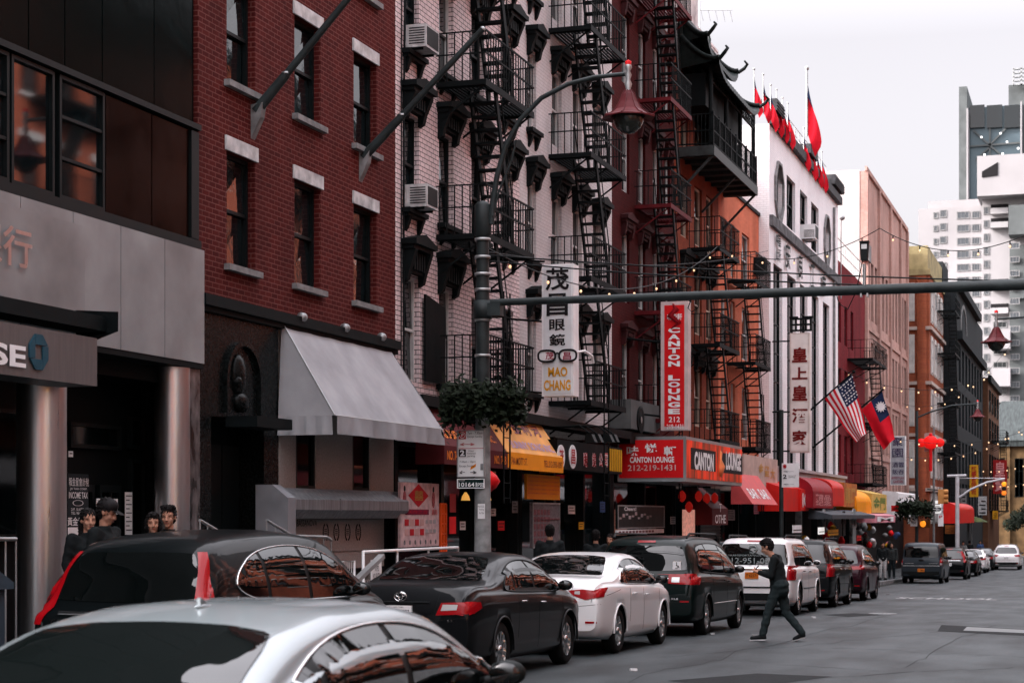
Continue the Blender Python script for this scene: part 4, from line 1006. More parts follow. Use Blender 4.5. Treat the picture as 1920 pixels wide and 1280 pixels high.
M_yv = mat('amber_canvas', (.85, .30, .012), .55, 0, .06, 2)
M_plumink = mat('faded_purple_ink', (.25, .10, .16), .6)
M_lav = mat('lavender_lettering', (.52, .38, .55), .6)
sa, sb, sc_ = SX(832, 11.4), SX(951, 11.4), SX(1055, 11.4)
t = awning('shop_awning', 'burgundy awning with orange lettering and NO. 74-B', sa, sb - .01, 11.95, 11.4, 3.62, 2.81, .34, M_burg)
slope_text(t, 'GOOD', sa + .75, .72, 11.95, 11.4, 3.62, 2.81, .2, .8, M_oink); slope_text(t, ', INC.', sb - .7, .72, 11.95, 11.4, 3.62, 2.81, .2, .7, M_oink)
slope_text(t, '好   運', sa + 1.9, .25, 11.95, 11.4, 3.62, 2.81, .3, 1.2, M_oink)
for q in (sa + .5, sb - .5): mb = MB(); text_mb(mb, 'NO. 74-B', (q, 11.38, 2.64), (1, 0, 0), (0, 0, 1), .17, .75, .004, .02); put('lettering', mb, M_oink, t)
t = awning('shop_awning', 'yellow awning with purple script and amber valance reading 74A MOTT ST.', sb + .01, sc_, 11.95, 11.4, 3.62, 2.82, .34, M_yc, M_yv)
slope_text(t, '金 利 河', sb + 2.4, .30, 11.95, 11.4, 3.62, 2.82, .32, 2.0, M_plumink); slope_text(t, 'SUNNY SONG INC.', sb + 2.1, .78, 11.95, 11.4, 3.62, 2.82, .2, 3.1, M_lav, .02)
mb = MB(); text_mb(mb, '74A MOTT ST.', (sb + .75, 11.38, 2.65), (1, 0, 0), (0, 0, 1), .15, 1.1, .004, .01); put('lettering', mb, mat('brown_ink', (.25, .05, .02), .6), t)
mb = MB(); text_mb(mb, 'TEL:212-393-1097', (sc_ - .8, 11.38, 2.65), (1, 0, 0), (0, 0, 1), .14, 1.4, .004, .01); put('lettering', mb, mat('brown_ink', (.25, .05, .02), .6), t)
def board(name, label, cat, xa, xb, ya, yb, lat, m, th=.06, border=None):
    a, c = SX(xa, lat), SX(xb, lat); xm = (xa + xb) / 2; z1 = PL(xm, ya, lat)[1]; z0 = PL(xm, yb, lat)[1]
    t = thing(name, label, cat, (a, lat, z0)); mb = MB(); mb.box(a, c, lat, lat + th, z0, z1); put('panel', mb, m, t)
    if border:
        mb = MB(); e = .035
        for q in ((a, c, z1 - e, z1), (a, c, z0, z0 + e), (a, a + e, z0 + e, z1 - e), (c - e, c, z0 + e, z1 - e)): mb.box(q[0], q[1], lat - .02, lat - .001, q[2], q[3])
        put('frame', mb, border, t)
    t['r'] = (a, c, z0, z1, lat); return t
def fboard(name, label, cat, xa, xb, ya, yb, s, m, th=.3, border=None, edge_m=None, e=.05):
    """board square to the street facing the camera, th = thickness along the street"""
    xm, ym = (xa + xb) / 2, (ya + yb) / 2
    l0 = PS(xa, ym, s)[0]; l1 = PS(xb, ym, s)[0]; z1 = PS(xm, ya, s)[1]; z0 = PS(xm, yb, s)[1]
    t = thing(name, label, cat, (s, l1, z0)); mb = MB(); mb.box(s, s + th, l1, l0, z0, z1); put('sign_box' if edge_m else 'panel', mb, edge_m or m, t)
    if edge_m: mb = MB(); mb.box(s - .012, s - .001, l1 + e, l0 - e, z0 + e, z1 - e); put('face_panel', mb, m, t)
    if border:
        mb = MB()
        for q in ((l1, l0, z1 - e, z1), (l1, l0, z0, z0 + e), (l1, l1 + e, z0 + e, z1 - e), (l0 - e, l0, z0 + e, z1 - e)): mb.box(s - .03, s - .001, q[0], q[1], q[2], q[3])
        put('frame', mb, border, t)
    return t
def ft(t, body, xa, xb, ya, yb, s, m=None, bold=.01, nm='lettering', spacing=1.0): return board_text(t, body, 0, ya, yb, s=s, m=m, x1=(xa, xb), bold=bold, name=nm, spacing=spacing)
# door of the yellow shop: orange plate over a framed menu
t = board('shop_sign', 'orange notice plate above the menu frame under the yellow awning', 'sign', 988, 1050, 890, 936, 11.9, M_yv)
mb = MB(); a, c, z0, z1, l_ = t['r']; [mb.box(a + .1, c - .1, l_ - .006, l_ - .001, z0 + .12 + k * .09, z0 + .15 + k * .09) for k in range(5)]; put('print', mb, M_oink, t)
t = board('menu_board', 'white framed menu board behind the dark-haired man by the yellow shop', 'menu board', 998, 1049, 942, 1026, 11.95, mat('menu_paper', (.16, .14, .15), .5, 0, .3, 14), border=M_galv)
mb = MB(); a, c, z0, z1, l_ = t['r']
for i in range(5):
    for j in range(5): mb.box(a + .12 + i * .26, a + .3 + i * .26, l_ - .006, l_ - .001, z0 + .1 + j * .16, z0 + .22 + j * .16)
mb.box(a + .03, c - .03, l_ - .02, l_, z0 + (z1 - z0) * .62, z0 + (z1 - z0) * .65); put('menu_photos', mb, mat('plum_print', (.2, .07, .08), .5, 0, .5, 20), t)
for x, nm, lb in ((912, 'lantern', 'red gold-trimmed lantern right of the parking sign pole'), ):
    s_, z_ = PL(x, 902, 11.3); t = thing('lantern', lb, 'lantern', (s_, 11.3, z_ - .25)); mb = MB(); mb.lathe([(0, -.2), (.1, -.2), (.2, -.12), (.27, 0), (.2, .12), (.1, .2), (0, .2)], (s_, 11.3, z_), 14); put('body', mb, M_signred, t)
    mb = MB(); mb.tube([(s_, 11.3, z_ + .2), (s_, 11.3, 2.5)], .008, 4); mb.lathe([(.02, -.34), (.03, -.2)], (s_, 11.3, z_), 8); put('tassel', mb, M_yv, t)
for x, y, lb in ((740 + 155, 930, 'small amber bell lamp left of the parking pole'), (913, 930, 'small amber bell lamp right of the parking pole')):
    s_, z_ = PL(x if x > 900 else 873, y, 11.8); t = thing('bell_lamp', lb, 'lamp', (s_, 11.8, z_)); mb = MB(); mb.lathe([(.09, -.08), (.07, 0), (.02, .08)], (s_, 11.8, z_), 10); put('shade', mb, mat('amber_glow', (.7, .35, .08), .4, 0, 0, emit=(1, .5, .1), estr=.3), t)
    mb = MB(); mb.tube([(s_, 11.8, z_ + .07), (s_, 11.8, 2.55)], .006, 4); put('flex', mb, M_iron, t)
t = board('red_banner', 'long narrow red paper charm hanging in the dark doorway', 'banner', 843, 855, 968, 1000, 11.75, M_signred, .01)
t = board('red_banner', 'dark red paper charm above the brighter one in the doorway', 'banner', 844, 855, 925, 960, 11.75, mat('deep_red_paper', (.25, .02, .02), .6), .01)
t = thing('display_rack', 'orange lattice display rack beside the pink poster board', 'rack', (SX(826, 11.9), 11.9, -.4))
mb = MB(); a, c = SX(826, 11.9), SX(836, 11.9); z0, z1 = -.35, 1.75
for q in (a, (a + c) / 2, c): mb.box(q - .02, q + .02, 11.88, 11.92, z0, z1)
for k in range(12): z = z0 + k * .19; mb.box(a, c, 11.885, 11.915, z, z + .03)
put('lattice', mb, mat('orange_red_frame', (.75, .09, .02), .5, emit=(.9, .1, .01), estr=.03), t)  # lattice glows faintly by its own emission, with no lamp in the rack
# optical shop fascia
lo = 11.45
t = thing('shop_sign', 'black optician fascia with round white lenses and red characters', 'shop sign', (SX(1058, lo), lo, 2.4))
a, c = SX(1045, lo), SX(1166, lo); z1, z0 = PL(1110, 832, lo)[1], PL(1110, 884, lo)[1]
mb = MB(); mb.box(a, c, lo, LF, z0, z1); put('sign_box', mb, M_black, t)
for ch, x in (('茂', 1051), ('昌', 1073)):
    cs, cz = PL(x, 856, lo); mb = MB(); mb.prism([(cs + .30 * math.cos(q) , lo - .02, cz + .27 * math.sin(q)) for q in [2 * math.pi * k / 20 for k in range(20)]], (0, .019, 0)); put('lens', mb, M_white, t)
    mb = MB(); text_mb(mb, ch, (cs, lo - .025, cz), (1, 0, 0), (0, 0, 1), .34, .34, .003, .01); put('lettering', mb, M_redink, t)
for ch, x in (('眼', 1097), ('鏡', 1113), ('公', 1126), ('司', 1136)): cs, cz = PL(x, 862, lo); mb = MB(); text_mb(mb, ch, (cs, lo - .005, cz), (1, 0, 0), (0, 0, 1), .34, .34, .004, .05); put('lettering', mb, M_white, t); mb = MB(); text_mb(mb, ch, (cs, lo - .012, cz), (1, 0, 0), (0, 0, 1), .33, .33, .004, 0); put('lettering', mb, M_redink, t)
for k in range(7): mb = MB(); x = 1143 + k * 3.4; mb.box(SX(x, lo), SX(x + 1.3, lo), lo - .02, lo - .001, z0 + .06, z1 - .05); put('stripe', mb, M_yellow, t)
for x in (1110, 1122, 1143, 1152):   # floodlights over the fascia
    s_, z_ = PL(x, 822, 10.9); t = thing('floodlight', f'black floodlight over the optician fascia' , 'floodlight', (s_, 10.9, z_), 'floodlights over the optician fascia')
    mb = MB(); mb.tube([(s_, LF, z_ + .25), (s_, 11.2, z_ + .3), (s_, 10.95, z_ + .12)], .018, 5); put('arm', mb, M_iron, t); mb = MB(); mb.prism([(s_ - .12, 10.8, z_ - .08), (s_ - .12, 11.05, z_ - .1), (s_ - .12, 11.02, z_ + .12), (s_ - .12, 10.88, z_ + .1)], (.24, 0, 0)); put('lamp_head', mb, M_plast, t)
# vertical optical sign
S1 = 37.2
t = fboard('vertical_sign', 'tall white hanging optician sign with black characters, spectacles and orange MAO CHANG', 'sign', 1016, 1075, 495, 742, S1, mat('sign_ivory', (.66, .67, .68), .5, 0, .06), .42, None, M_white, .04)
for ch, ya, yb, k in (('茂', 502, 544, 22), ('昌', 550, 592, 20), ('眼', 598, 620, 15), ('鏡', 626, 648, 15)): ft(t, ch, 1045 - k, 1045 + k, ya, yb, S1 - .015, M_ink, .02)
ft(t, 'MAO', 1028, 1064, 688, 706, S1 - .015, mat('mustard_lettering', (.65, .30, .02), .5), .03); ft(t, 'CHANG', 1020, 1070, 712, 732, S1 - .015, mat('mustard_lettering'), .03)
g = MB(); lf, zf_ = PS(1046, 667, S1)
for sg in (-1, 1):
    cx = lf + sg * .235
    ring = [(S1 - .05, cx + .19 * math.copysign(abs(math.cos(q)) ** .7, math.cos(q)), zf_ + .12 * math.copysign(abs(math.sin(q)) ** .7, math.sin(q))) for q in [2 * math.pi * k / 24 for k in range(25)]]
    g.tube(ring, .022, 6, caps=False)
g.tube([(S1 - .05, lf - .05, zf_ + .03), (S1 - .05, lf, zf_ + .06), (S1 - .05, lf + .05, zf_ + .03)], .02, 6)
put('spectacles', g, M_ink, t)
g = MB()
for sg in (-1, 1):
    cx = lf + sg * .235; g.prism([(S1 - .04, cx + .18 * math.copysign(abs(math.cos(q)) ** .7, math.cos(q)), zf_ + .11 * math.copysign(abs(math.sin(q)) ** .7, math.sin(q))) for q in [2 * math.pi * k / 20 for k in range(20)]], (.02, 0, 0))
put('spectacle_lens', g, M_white, t)
for ch, xa in (('茂', 1023), ('昌', 1056)): ft(t, ch, xa, xa + 15, 660, 674, S1 - .045, mat('plum_red_ink', (.3, .01, .04), .5), .01)
g = MB(); g.tube([(S1 - .04, lf - .43, zf_ + .06), (S1 + .1, lf - .56, zf_ + .1), (S1 + .5, lf - .62, zf_ + .02), (S1 + .6, lf - .62, zf_ - .12)], .03, 6); put('spectacle_arm', g, M_white, t)
g = MB(); l1 = PS(1075, 600, S1)[0]; l0 = PS(1016, 600, S1)[0]
for z in (PS(1046, 492, S1)[1] + .06, PS(1046, 600, S1)[1], PS(1046, 735, S1)[1]): g = MB(); g.tube([(S1 + .2, l0, z), (S1 + .2, LF, z + .1)], .025, 5); put('bracket', g, M_iron, t)
# vertical red sign
S2 = 47.6
t = fboard('vertical_sign', 'tall red and white hanging sign reading CANTON LOUNGE', 'sign', 1239, 1290, 565, 806, S2, M_signred, .36, None, mat('pale_pink_enamel', (.55, .45, .44), .5, 0, .12), .10)
ft(t, '味悦軒', 1251, 1279, 588, 600, S2 - .015, M_white, .01)
g = MB(); lc, zc = PS(1265, 590, S2); g.tube([(S2 - .014, lc + .1, zc - .38), (S2 - .014, lc - .12, zc - .22), (S2 - .014, lc + .12, zc - .02), (S2 - .014, lc - .05, zc + .15), (S2 - .014, lc + .05, zc + .3)], [.02, .07, .1, .08, .02], 8); put('flame_emblem', g, mat('dark_red_ink', (.22, .005, .01), .5), t)
for i, ch in enumerate('CANTON'): y = 614 + i * 12.6; ft(t, ch, 1253, 1275, y, y + 10, S2 - .015, M_white, .045)
for i, ch in enumerate('LOUNGE'): y = 703 + i * 12.6; ft(t, ch, 1253, 1275, y, y + 10, S2 - .015, M_white, .045)
ft(t, '212', 1254, 1275, 781, 791, S2 - .015, M_white, .01); ft(t, '219-1431', 1250, 1281, 795, 804, S2 - .015, M_white, .01)
l0 = PS(1239, 600, S2)[0]
for z in (6.2, 4.2): g = MB(); g.tube([(S2 + .2, l0, z), (S2 + .2, LF, z + .15)], .03, 5); put('bracket', g, M_iron, t)
# red box canopy
S3, L3 = 47.2, 10.42; s3b = SX(1391, L3); z1, z0 = 3.64, 2.44
t = thing('box_canopy', 'red box canopy sign with white characters and CANTON LOUNGE 212-219-1431', 'canopy sign', (S3, L3, z0))
mb = MB(); mb.box(S3, s3b, L3, LF - .01, z0, z1); put('box', mb, M_alu, t)
mb = MB(); mb.box(S3 - .012, S3 - .001, L3 + .07, LF - .06, z0 + .1, z1 - .09); put('front_panel', mb, M_signred, t)
mb = MB(); mb.box(S3 + .06, s3b - .06, L3 - .012, L3 - .001, z0 + .1, z1 - .09); M_flame = brick; put('side_panel', mb, mat('flame_printed_red', (.70, .035, .012), .35, 0, .75, 1.6, emit=(.9, .1, .01), estr=.06, stretch=(2, 1, .5)), t)
for ch, xa in (('味', 1175), ('悦', 1209), ('軒', 1245)): ft(t, ch, xa, xa + 23, 831 if ch == '悦' else 836, 848 if ch == '悦' else 854, S3 - .015, M_white, .02)
ft(t, 'CANTON LOUNGE', 1181, 1264, 856, 867, S3 - .015, M_white, .03); ft(t, '212-219-1431', 1177, 1267, 871, 882, S3 - .015, mat('pale_pink_lettering', (.62, .45, .42), .5), .01)
for body, xa, xb in (('CANTON', 1302, 1338), ('LOUNGE', 1361, 1389)):
    mb = MB(); mb.box(SX(xa - 8, L3) + .02, SX(xb + 3, L3) - (0 if xb < 1380 else .1), L3 - .016, L3 - .012, z0 + .34, z1 - .28); put('black_band', mb, M_ink, t)
    board_text(t, body, 0, 848, 882, lat=L3 - .018, m=M_white, x1=(xa, xb), bold=.05, depth=.004)
mb = MB(); q = SX(1350, L3); mb.lathe([(0, -.42), (.12, -.38), (.2, -.1), (.1, .1), (.12, .3), (0, .45)], (q, L3 + .05, 3.05), 10); put('bottle_emblem', mb, mat('orange_flame', (.8, .25, .1), .4), t)
# menu board, lanterns and door below
t = board('menu_board', 'black framed CHEERS chalk board beside the red canopy doorway', 'menu board', 1158, 1245, 947, 990, 11.7, mat('blackboard', (.012, .014, .014), .4), border=M_galv)
board_text(t, 'Cheers!', 0, 950, 957, lat=11.69, m=M_white, x1=(1170, 1192))
mb = MB(); a, c, z0_, z1_, l_ = t['r']
for k in range(11): mb.box(a + .15 + k * .33, a + .38 + k * .33, l_ - .01, l_ - .003, z0_ + .25 + .05 * (k % 3), z0_ + .3 + .05 * (k % 3) + .04 * (k % 2))
put('chalk_drawing', mb, mat('chalk', (.35, .3, .3), .8), t)
t = board('picture_strip', 'narrow strip of red and white menu pictures under the black chalk board', 'sign', 1158, 1245, 992, 1000, 11.68, M_white)
mb = MB(); a, c, z0_, z1_, l_ = t['r']; [mb.box(a + .1 + k * .36, a + .36 + k * .36, l_ - .006, l_ - .001, z0_ + .03, z1_ - .03) for k in range(11)]; put('menu_photos', mb, mat('plum_print'), t)
for i, (x, y) in enumerate(((1279, 930), (1292, 950), (1310, 930), (1325, 934), (1340, 933))):
    s_, z_ = PL(x, y, 11.2); t = thing('lantern', ['round red lantern at the canopy corner', 'glowing red lantern low beside the lit doorway', 'dim red lantern third under the canopy side', 'dim red lantern fourth under the canopy side', 'red lantern farthest along under the canopy side'][i], 'lantern', (s_, 11.2, z_), 'lanterns under the red canopy')
    mb = MB(); mb.lathe([(0, -.17), (.06, -.13), (.11, -.05), (.11, .05), (.06, .13), (0, .17)], (s_, 11.2, z_), 12); put('body', mb, mat('glowing_lantern_red', (.3, .01, .01), .5, emit=(1, .03, .02), estr=.08), t)
    mb = MB(); mb.tube([(s_, 11.2, z_ + .16), (s_, 11.2, 2.5)], .006, 4); put('cord', mb, M_iron, t)
t = board('lit_notice', 'bright pink lit notice beside the red canopy doorway', 'notice', 1283, 1303, 955, 1003, 11.5, mat('lit_pink_paper', (.7, .35, .3), .5, 0, .3, 9, emit=(1, .45, .35), estr=.2))
t = board('shutter_door', 'dark roller shutter below the side of the red canopy', 'shutter', 1312, 1350, 915, 1010, 11.9, M_plast)
mb = MB(); a, c, z0_, z1_, l_ = t['r']; [mb.box(a, c, l_ - .025, l_ - .001, z0_ + k * .1, z0_ + k * .1 + .05) for k in range(int((z1_ - z0_) / .1))]; put('slats', mb, M_iron_grey, t)
t = thing('condenser_unit', 'big air conditioner condenser with round fan on the wall above the red canopy', 'condenser', (SX(1180, 11.9), 11.9, 3.9))
a, c = SX(1183, 11.7), SX(1237, 11.7); z1_, z0_ = PL(1200, 752, 11.7)[1], PL(1200, 806, 11.7)[1]
mb = MB(); mb.box(a, c, 11.7, LF - .02, z0_, z1_); put('casing', mb, mat('grey_casing', (.10, .11, .11), .6), t)
cs, cz = PL(1200, 787, 11.7); mb = MB(); mb.lathe([(.36, 0), (.38, -.03), (.30, -.03), (.1, -.01), (.08, -.03), (0, -.03)], (cs, 11.7, cz), 24, 'Y'); put('fan', mb, M_black, t)
mb = MB(); mb.lathe([(.09, -.045), (.0, -.05)], (cs, 11.7, cz), 12, 'Y'); put('fan_hub', mb, M_galv, t)
# fourth shop: cream and red canopies, gold characters
W = 11.2
t = thing('shop_sign', 'curved cream fascia with gold characters beyond the red canopy', 'shop sign', (SX(1394, W), W, 2.2))
a, c = SX(1394, W), SX(1458, W); z1_, z0_ = PL(1425, 856, W)[1], PL(1425, 921, W)[1]
mb = MB(); mb.box(a, c, W, LF, z0_, z1_); put('sign_box', mb, mat('cream_fascia', (.50, .38, .33), .5, 0, .15, 3), t)
for i, ch in enumerate('金豐大'): board_text(t, ch, 0, 868 + i * 5, 888 + i * 5, lat=W - .005, m=mat('gold_lettering', (.5, .26, .06), .4), x1=(1422 + i * 11, 1431 + i * 11), bold=.02)
t = awning('shop_awning', 'small red and white awning beside the gold-lettered cream fascia', SX(1388, 10.9), SX(1437, 10.9), 11.2, 10.5, 2.9, 1.9, .0, mat('red_white_vinyl', (.55, .08, .08), .5, 0, .1))
slope_text(t, 'BAR  BAR', (SX(1388, 10.9) + SX(1437, 10.9)) / 2, .65, 11.2, 10.5, 2.9, 1.9, .4, 3.4, M_white); 
t = awning('shop_awning', 'dark red awning reading T under the end of the red canopy', S3 + 6.2, S3 + 8.6, 11.8, 11.0, 2.4, 1.75, .5, M_burg)
mb = MB(); text_mb(mb, 'T\nOTHE', (S3 + 7.4, 10.98, 1.6), (1, 0, 0), (0, 0, 1), .6, 1.6, .004, .01); put('lettering', mb, M_white, t)
t = fboard('parking_sign', 'white parking sign on the dark post left of the red shops', 'sign', 1466, 1498, 868, 913, 56.5, M_white, .01)
ft(t, '◉', 1468, 1475, 870, 878, 56.49, M_redink); ft(t, '2', 1468, 1475, 889, 897, 56.49, M_ink, .03); ft(t, '←', 1468, 1488, 882, 885, 56.49, M_ink, .0); ft(t, '←', 1468, 1488, 906, 909, 56.49, M_ink, .0); ft(t, 'metered\nparking', 1478, 1492, 890, 896, 56.49, M_ink, 0)
l_, z_ = PS(1465, 900, 56.6); mb = MB(); mb.tube([(56.6, l_, road_z(56)), (56.6, l_, z_ + 2.2)], .07, 8); t2 = thing('post', 'dark thin post behind the small white parking sign', 'post', (56.6, l_, road_z(56))); put('shaft', mb, M_pole, t2); mb = MB(); mb.lathe([(.12, 0), (.12, .3), (.07, .5)], (56.6, l_, road_z(56) + .15), 10); put('foot', mb, M_pole, t2)
# vertical restaurant sign on the white building
S4 = 69.0
t = fboard('vertical_sign', 'tall cream hanging sign with five dark red Chinese characters', 'sign', 1481, 1517, 624, 848, S4, mat('sign_cream', (.66, .65, .62), .5, 0, .06), .38, None, mat('sign_cream_edge', (.55, .50, .46), .5), .05)
for ch, ya, yb in (('皇', 651, 679), ('上', 688, 711), ('皇', 722, 751), ('酒', 765, 792), ('家', 806, 834)): ft(t, ch, 1485, 1514, ya, yb, S4 - .016, mat('maroon_lettering', (.14, .012, .012), .5), .03)
l0, z_ = PS(1481, 622, S4); l1, _ = PS(1521, 622, S4); g = MB()
for dz in (.0, .22, .44): g.box(S4, S4 + .2, l1, l0, z_ + dz + .02, z_ + dz + .08)
for k in range(5): q = l1 + (l0 - l1 - .06) * k / 4; g.box(S4 + .02, S4 + .18, q, q + .06, z_ + .02, z_ + .5)
g.box(S4, S4 + .15, l1 - .06, l1 + .25, z_ + .5, z_ + .58); g.box(S4, S4 + .15, l0 - .3, l0 + .02, z_ + .5, z_ + .58)
put('crest', g, M_corn, t)
for z in (8.2, 5.5, 4.0): g = MB(); g.tube([(S4 + .2, l0 - .02, z), (S4 + .2, 12.2, z)], .03, 5); put('bracket', g, M_iron, t)
# grey sign further on
S5 = 101
t = fboard('vertical_sign', 'grey hanging sign with boxed blue characters before the pink warehouse', 'sign', 1669, 1698, 817, 909, S5, mat('sign_grey', (.38, .39, .42), .5), .35, None, M_white, .05)
ft(t, '聚', 1673, 1693, 820, 836, S5 - .016, mat('slate_ink', (.06, .05, .10), .5)); ft(t, '園', 1673, 1693, 840, 857, S5 - .016, mat('slate_ink')); ft(t, '酒雲', 1673, 1695, 866, 876, S5 - .016, mat('slate_ink')); ft(t, '飯吞', 1673, 1695, 879, 889, S5 - .016, mat('slate_ink')); ft(t, 'KWEIYUAN\nGARDEN', 1672, 1696, 893, 905, S5 - .016, mat('plum_red_ink'))
# far awnings along the white, red and pink buildings
def aw(xa, xb, yt, yf, yb, lat_f, m, label, txt=None, curved=False, back=.9, tm=None, mv=None):
    a, c = SX(xa, lat_f), SX(xb, lat_f); xm = (xa + xb) / 2; zt = PL(xm, yt, lat_f)[1]; zf = PL(xm, yf, lat_f)[1]; zb_ = PL(xm, yb, lat_f)[1]
    t = awning('shop_awning', label, a, c, lat_f + back, lat_f, zt, zf, zf - zb_, m, mv, curved)
    if txt: mb = MB(); text_mb(mb, txt, ((a + c) / 2, lat_f - .02, (zf + zb_) / 2), (1, 0, 0), (0, 0, 1), (zf - zb_) * .7, (c - a) * .8, .004, .02); put('lettering', mb, tm or M_white, t)
    return t
M_r1 = mat('bright_red_vinyl', (.60, .02, .015), .4, 0, .12, 2); M_r2 = mat('wine_red_vinyl', (.26, .012, .02), .45, 0, .15, 2)
aw(1468, 1500, 900, 915, 958, 10.6, M_r1, 'bright red awning nearest the small white parking sign', None)
aw(1501, 1526, 903, 918, 957, 10.5, M_r1, 'red awning with a black and white lettered face', 'ICN')
aw(1524, 1561, 893, 922, 952, 10.2, M_r2, 'wine red awning with pink Chinese characters', '精品\n紀念', True, 1.0, mat('pink_lettering', (.6, .25, .25), .5))
aw(1561, 1582, 896, 915, 948, 10.3, M_r1, 'faded red curved awning with a dark vertical strip', None, True)
aw(1582, 1606, 900, 906, 950, 10.4, mat('orange_red_panel', (.5, .16, .04), .5, 0, .3, 3), 'orange and red lattice awning with gold characters', '龍鳳', False, .9, mat('gold_lettering'))
aw(1606, 1633, 917, 940, 965, 10.3, M_yv, 'amber curved awning in front of the pink warehouse', None, True)
aw(1634, 1662, 918, 926, 961, 10.3, mat('pale_yellow_vinyl', (.6, .4, .1), .5), 'pale yellow awning with green script', '金門', False, .9, mat('green_ink', (.1, .2, .05), .5))
aw(1640, 1678, 958, 966, 979, 9.9, mat('pink_white_vinyl', (.6, .25, .3), .5), 'low pink and white canopy with a letter M', 'M')
aw(1684, 1722, 922, 926, 968, 11.0, M_white, 'white arched shop canopy below the grey hanging sign', None, True)
aw(1560, 1640, 955, 965, 972, 9.6, mat('dark_grey_vinyl', (.06, .07, .08), .5), 'dark grey sloping canopy under the amber awnings')
# shops' bright goods: t-shirts, racks, placards
M_cloth = mat('grey_tshirt_cloth', (.20, .22, .22), .9)
def tshirt(x, y, lat, sc, label, m):
    s_, z_ = PL(x, y, lat); t = thing('hanging_tshirt', label, 't-shirt', (s_, lat, z_)); mb = MB()
    pts = [(-.28, .3), (-.12, .38), (.12, .38), (.28, .3), (.45, 0), (.32, -.05), (.27, .1), (.27, -.4), (-.27, -.4), (-.27, .1), (-.32, -.05), (-.45, 0)]
    mb.prism([(s_ + p[0] * sc, lat, z_ + p[1] * sc) for p in pts], (0, -.05, 0)); put('cloth', mb, m, t)
    mb = MB(); mb.box(s_ - .1 * sc, s_ + .1 * sc, lat - .056, lat - .051, z_ - .02, z_ + .12 * sc); put('print', mb, M_ink, t)
tshirt(1600, 985, 9.9, 1.9, 'grey t-shirt hanging high under the amber awning', M_cloth)
tshirt(1581, 980, 10.0, 1.3, 'black t-shirt with white print beside the grey one', M_ink)
tshirt(1544, 976, 10.2, 1.2, 'small pale shirt hanging under the wine red awning', M_stone_d)
for i, (xa, xb, ya, yb, m, lb) in enumerate(((1487, 1503, 984, 998, M_white, 'small white placard above the second black parked car'), (1553, 1572, 992, 1003, M_yellow, 'yellow lettered shop card among the hanging goods'), (1535, 1546, 988, 1001, M_lit_white, 'bright white lit card among the hanging goods'), (1607, 1615, 1003, 1013, M_signred, 'small red box of goods under the canopy'))):
    t = board('placard', lb, 'placard', xa, xb, ya, yb, 10.0, m, .03)
    a, c, z0_, z1_, l_ = t['r']; mb = MB(); [mb.box(a + .08, c - .08, l_ - .006, l_ - .001, z0_ + .08 + k * .11, z0_ + .11 + k * .11) for k in range(max(1, int((z1_ - z0_ - .1) / .11)))]; put('print', mb, M_ink, t)
rg = random.Random(3)
pal = [M_signred, M_cloth, mat('blue_goods', (.05, .09, .2), .6), M_stone_d, M_ink, M_yellow, mat('pink_goods', (.5, .15, .18), .6), M_white]
for i in range(34):
    x = rg.uniform(1505, 1690); y = rg.uniform(985, 1022); lat = rg.uniform(10.1, 11.2); s_, z_ = PL(x, y, lat); hgt = rg.uniform(.18, .5)
    t = thing('souvenir', 'small piece of souvenir merchandise hung outside the far shops', 'souvenir', (s_, lat, z_), 'souvenirs hung outside the far shops')
    mb = MB(); mb.lathe([(0, -hgt / 2), (.1, -hgt * .4), (.16, 0), (.08, hgt * .4), (0, hgt / 2)], (s_, lat, z_), 7); put('body', mb, pal[i % 8], t)
for k in range(5):
    a = SX(1470 + k * 30, 11.6); mb = MB(); mb.box(a, a + .25, 11.55, 11.8, road_z(a) - .2, 2.3); put('pier', mb, [M_corn, M_stone_d][k % 2], T_('tall white glazed'))
# ================================================================ far end of the street
def slab(P, pts, z0, z1, m, name='wall'):
    mb = MB(); mb.prism([(x, y, z0) for x, y in pts], (0, 0, z1 - z0)); return put(name, mb, m, P)
# gabled hall closing the view
sE = 205
t = thing('gabled_hall', 'brown stone hall with a grey gabled roof closing the street', 'building', (sE, 5, road_z(sE)))
la, zb1 = PS(1846, 832, sE); lb = -6; M_sand = mat('brown_sandstone', (.10, .062, .03), .8, 0, .35, 1)
mb = MB(); mb.box(sE, sE + 16, lb, la, -5, zb1); put('wall', mb, M_sand, t)
for k in range(7): q = la - 1.2 - k * 2.0; window(t, q - .9, q, zb1 - 5.8, zb1 - 1.6, -.1, M_frame_dark, M_glass, .05, 'fixed', fn=front_at(sE), bars=(2, 3))
mb = MB()
for k in range(8): q = la - .2 - k * 2.0; mb.box(sE - .3, sE, q - .5, q, -5, zb1 - .2)
put('pilasters', mb, M_sand, t)
mb = MB(); mb.box(sE - .5, sE, lb, la + .3, zb1 - .3, zb1 + .4)
lm, zm = PS(1893, 770, sE)
mb.poly([(sE - .6, la + 1.0, zb1 + .3), (sE + 7, la - 1.5, zm + 1.5), (sE + 7, lb, zm + 1.5), (sE - .6, lb, zb1 + .3)]); mb.poly([(sE - .6, la + 1.0, zb1 + .3), (sE + 7, la - 1.5, zm + 1.5), (sE + 15, la + 1, zb1 + .3)])
put('roof', mb, mat('grey_slate', (.035, .042, .042), .5, 0, .3, 1, stretch=(1, 6, 1)), t)
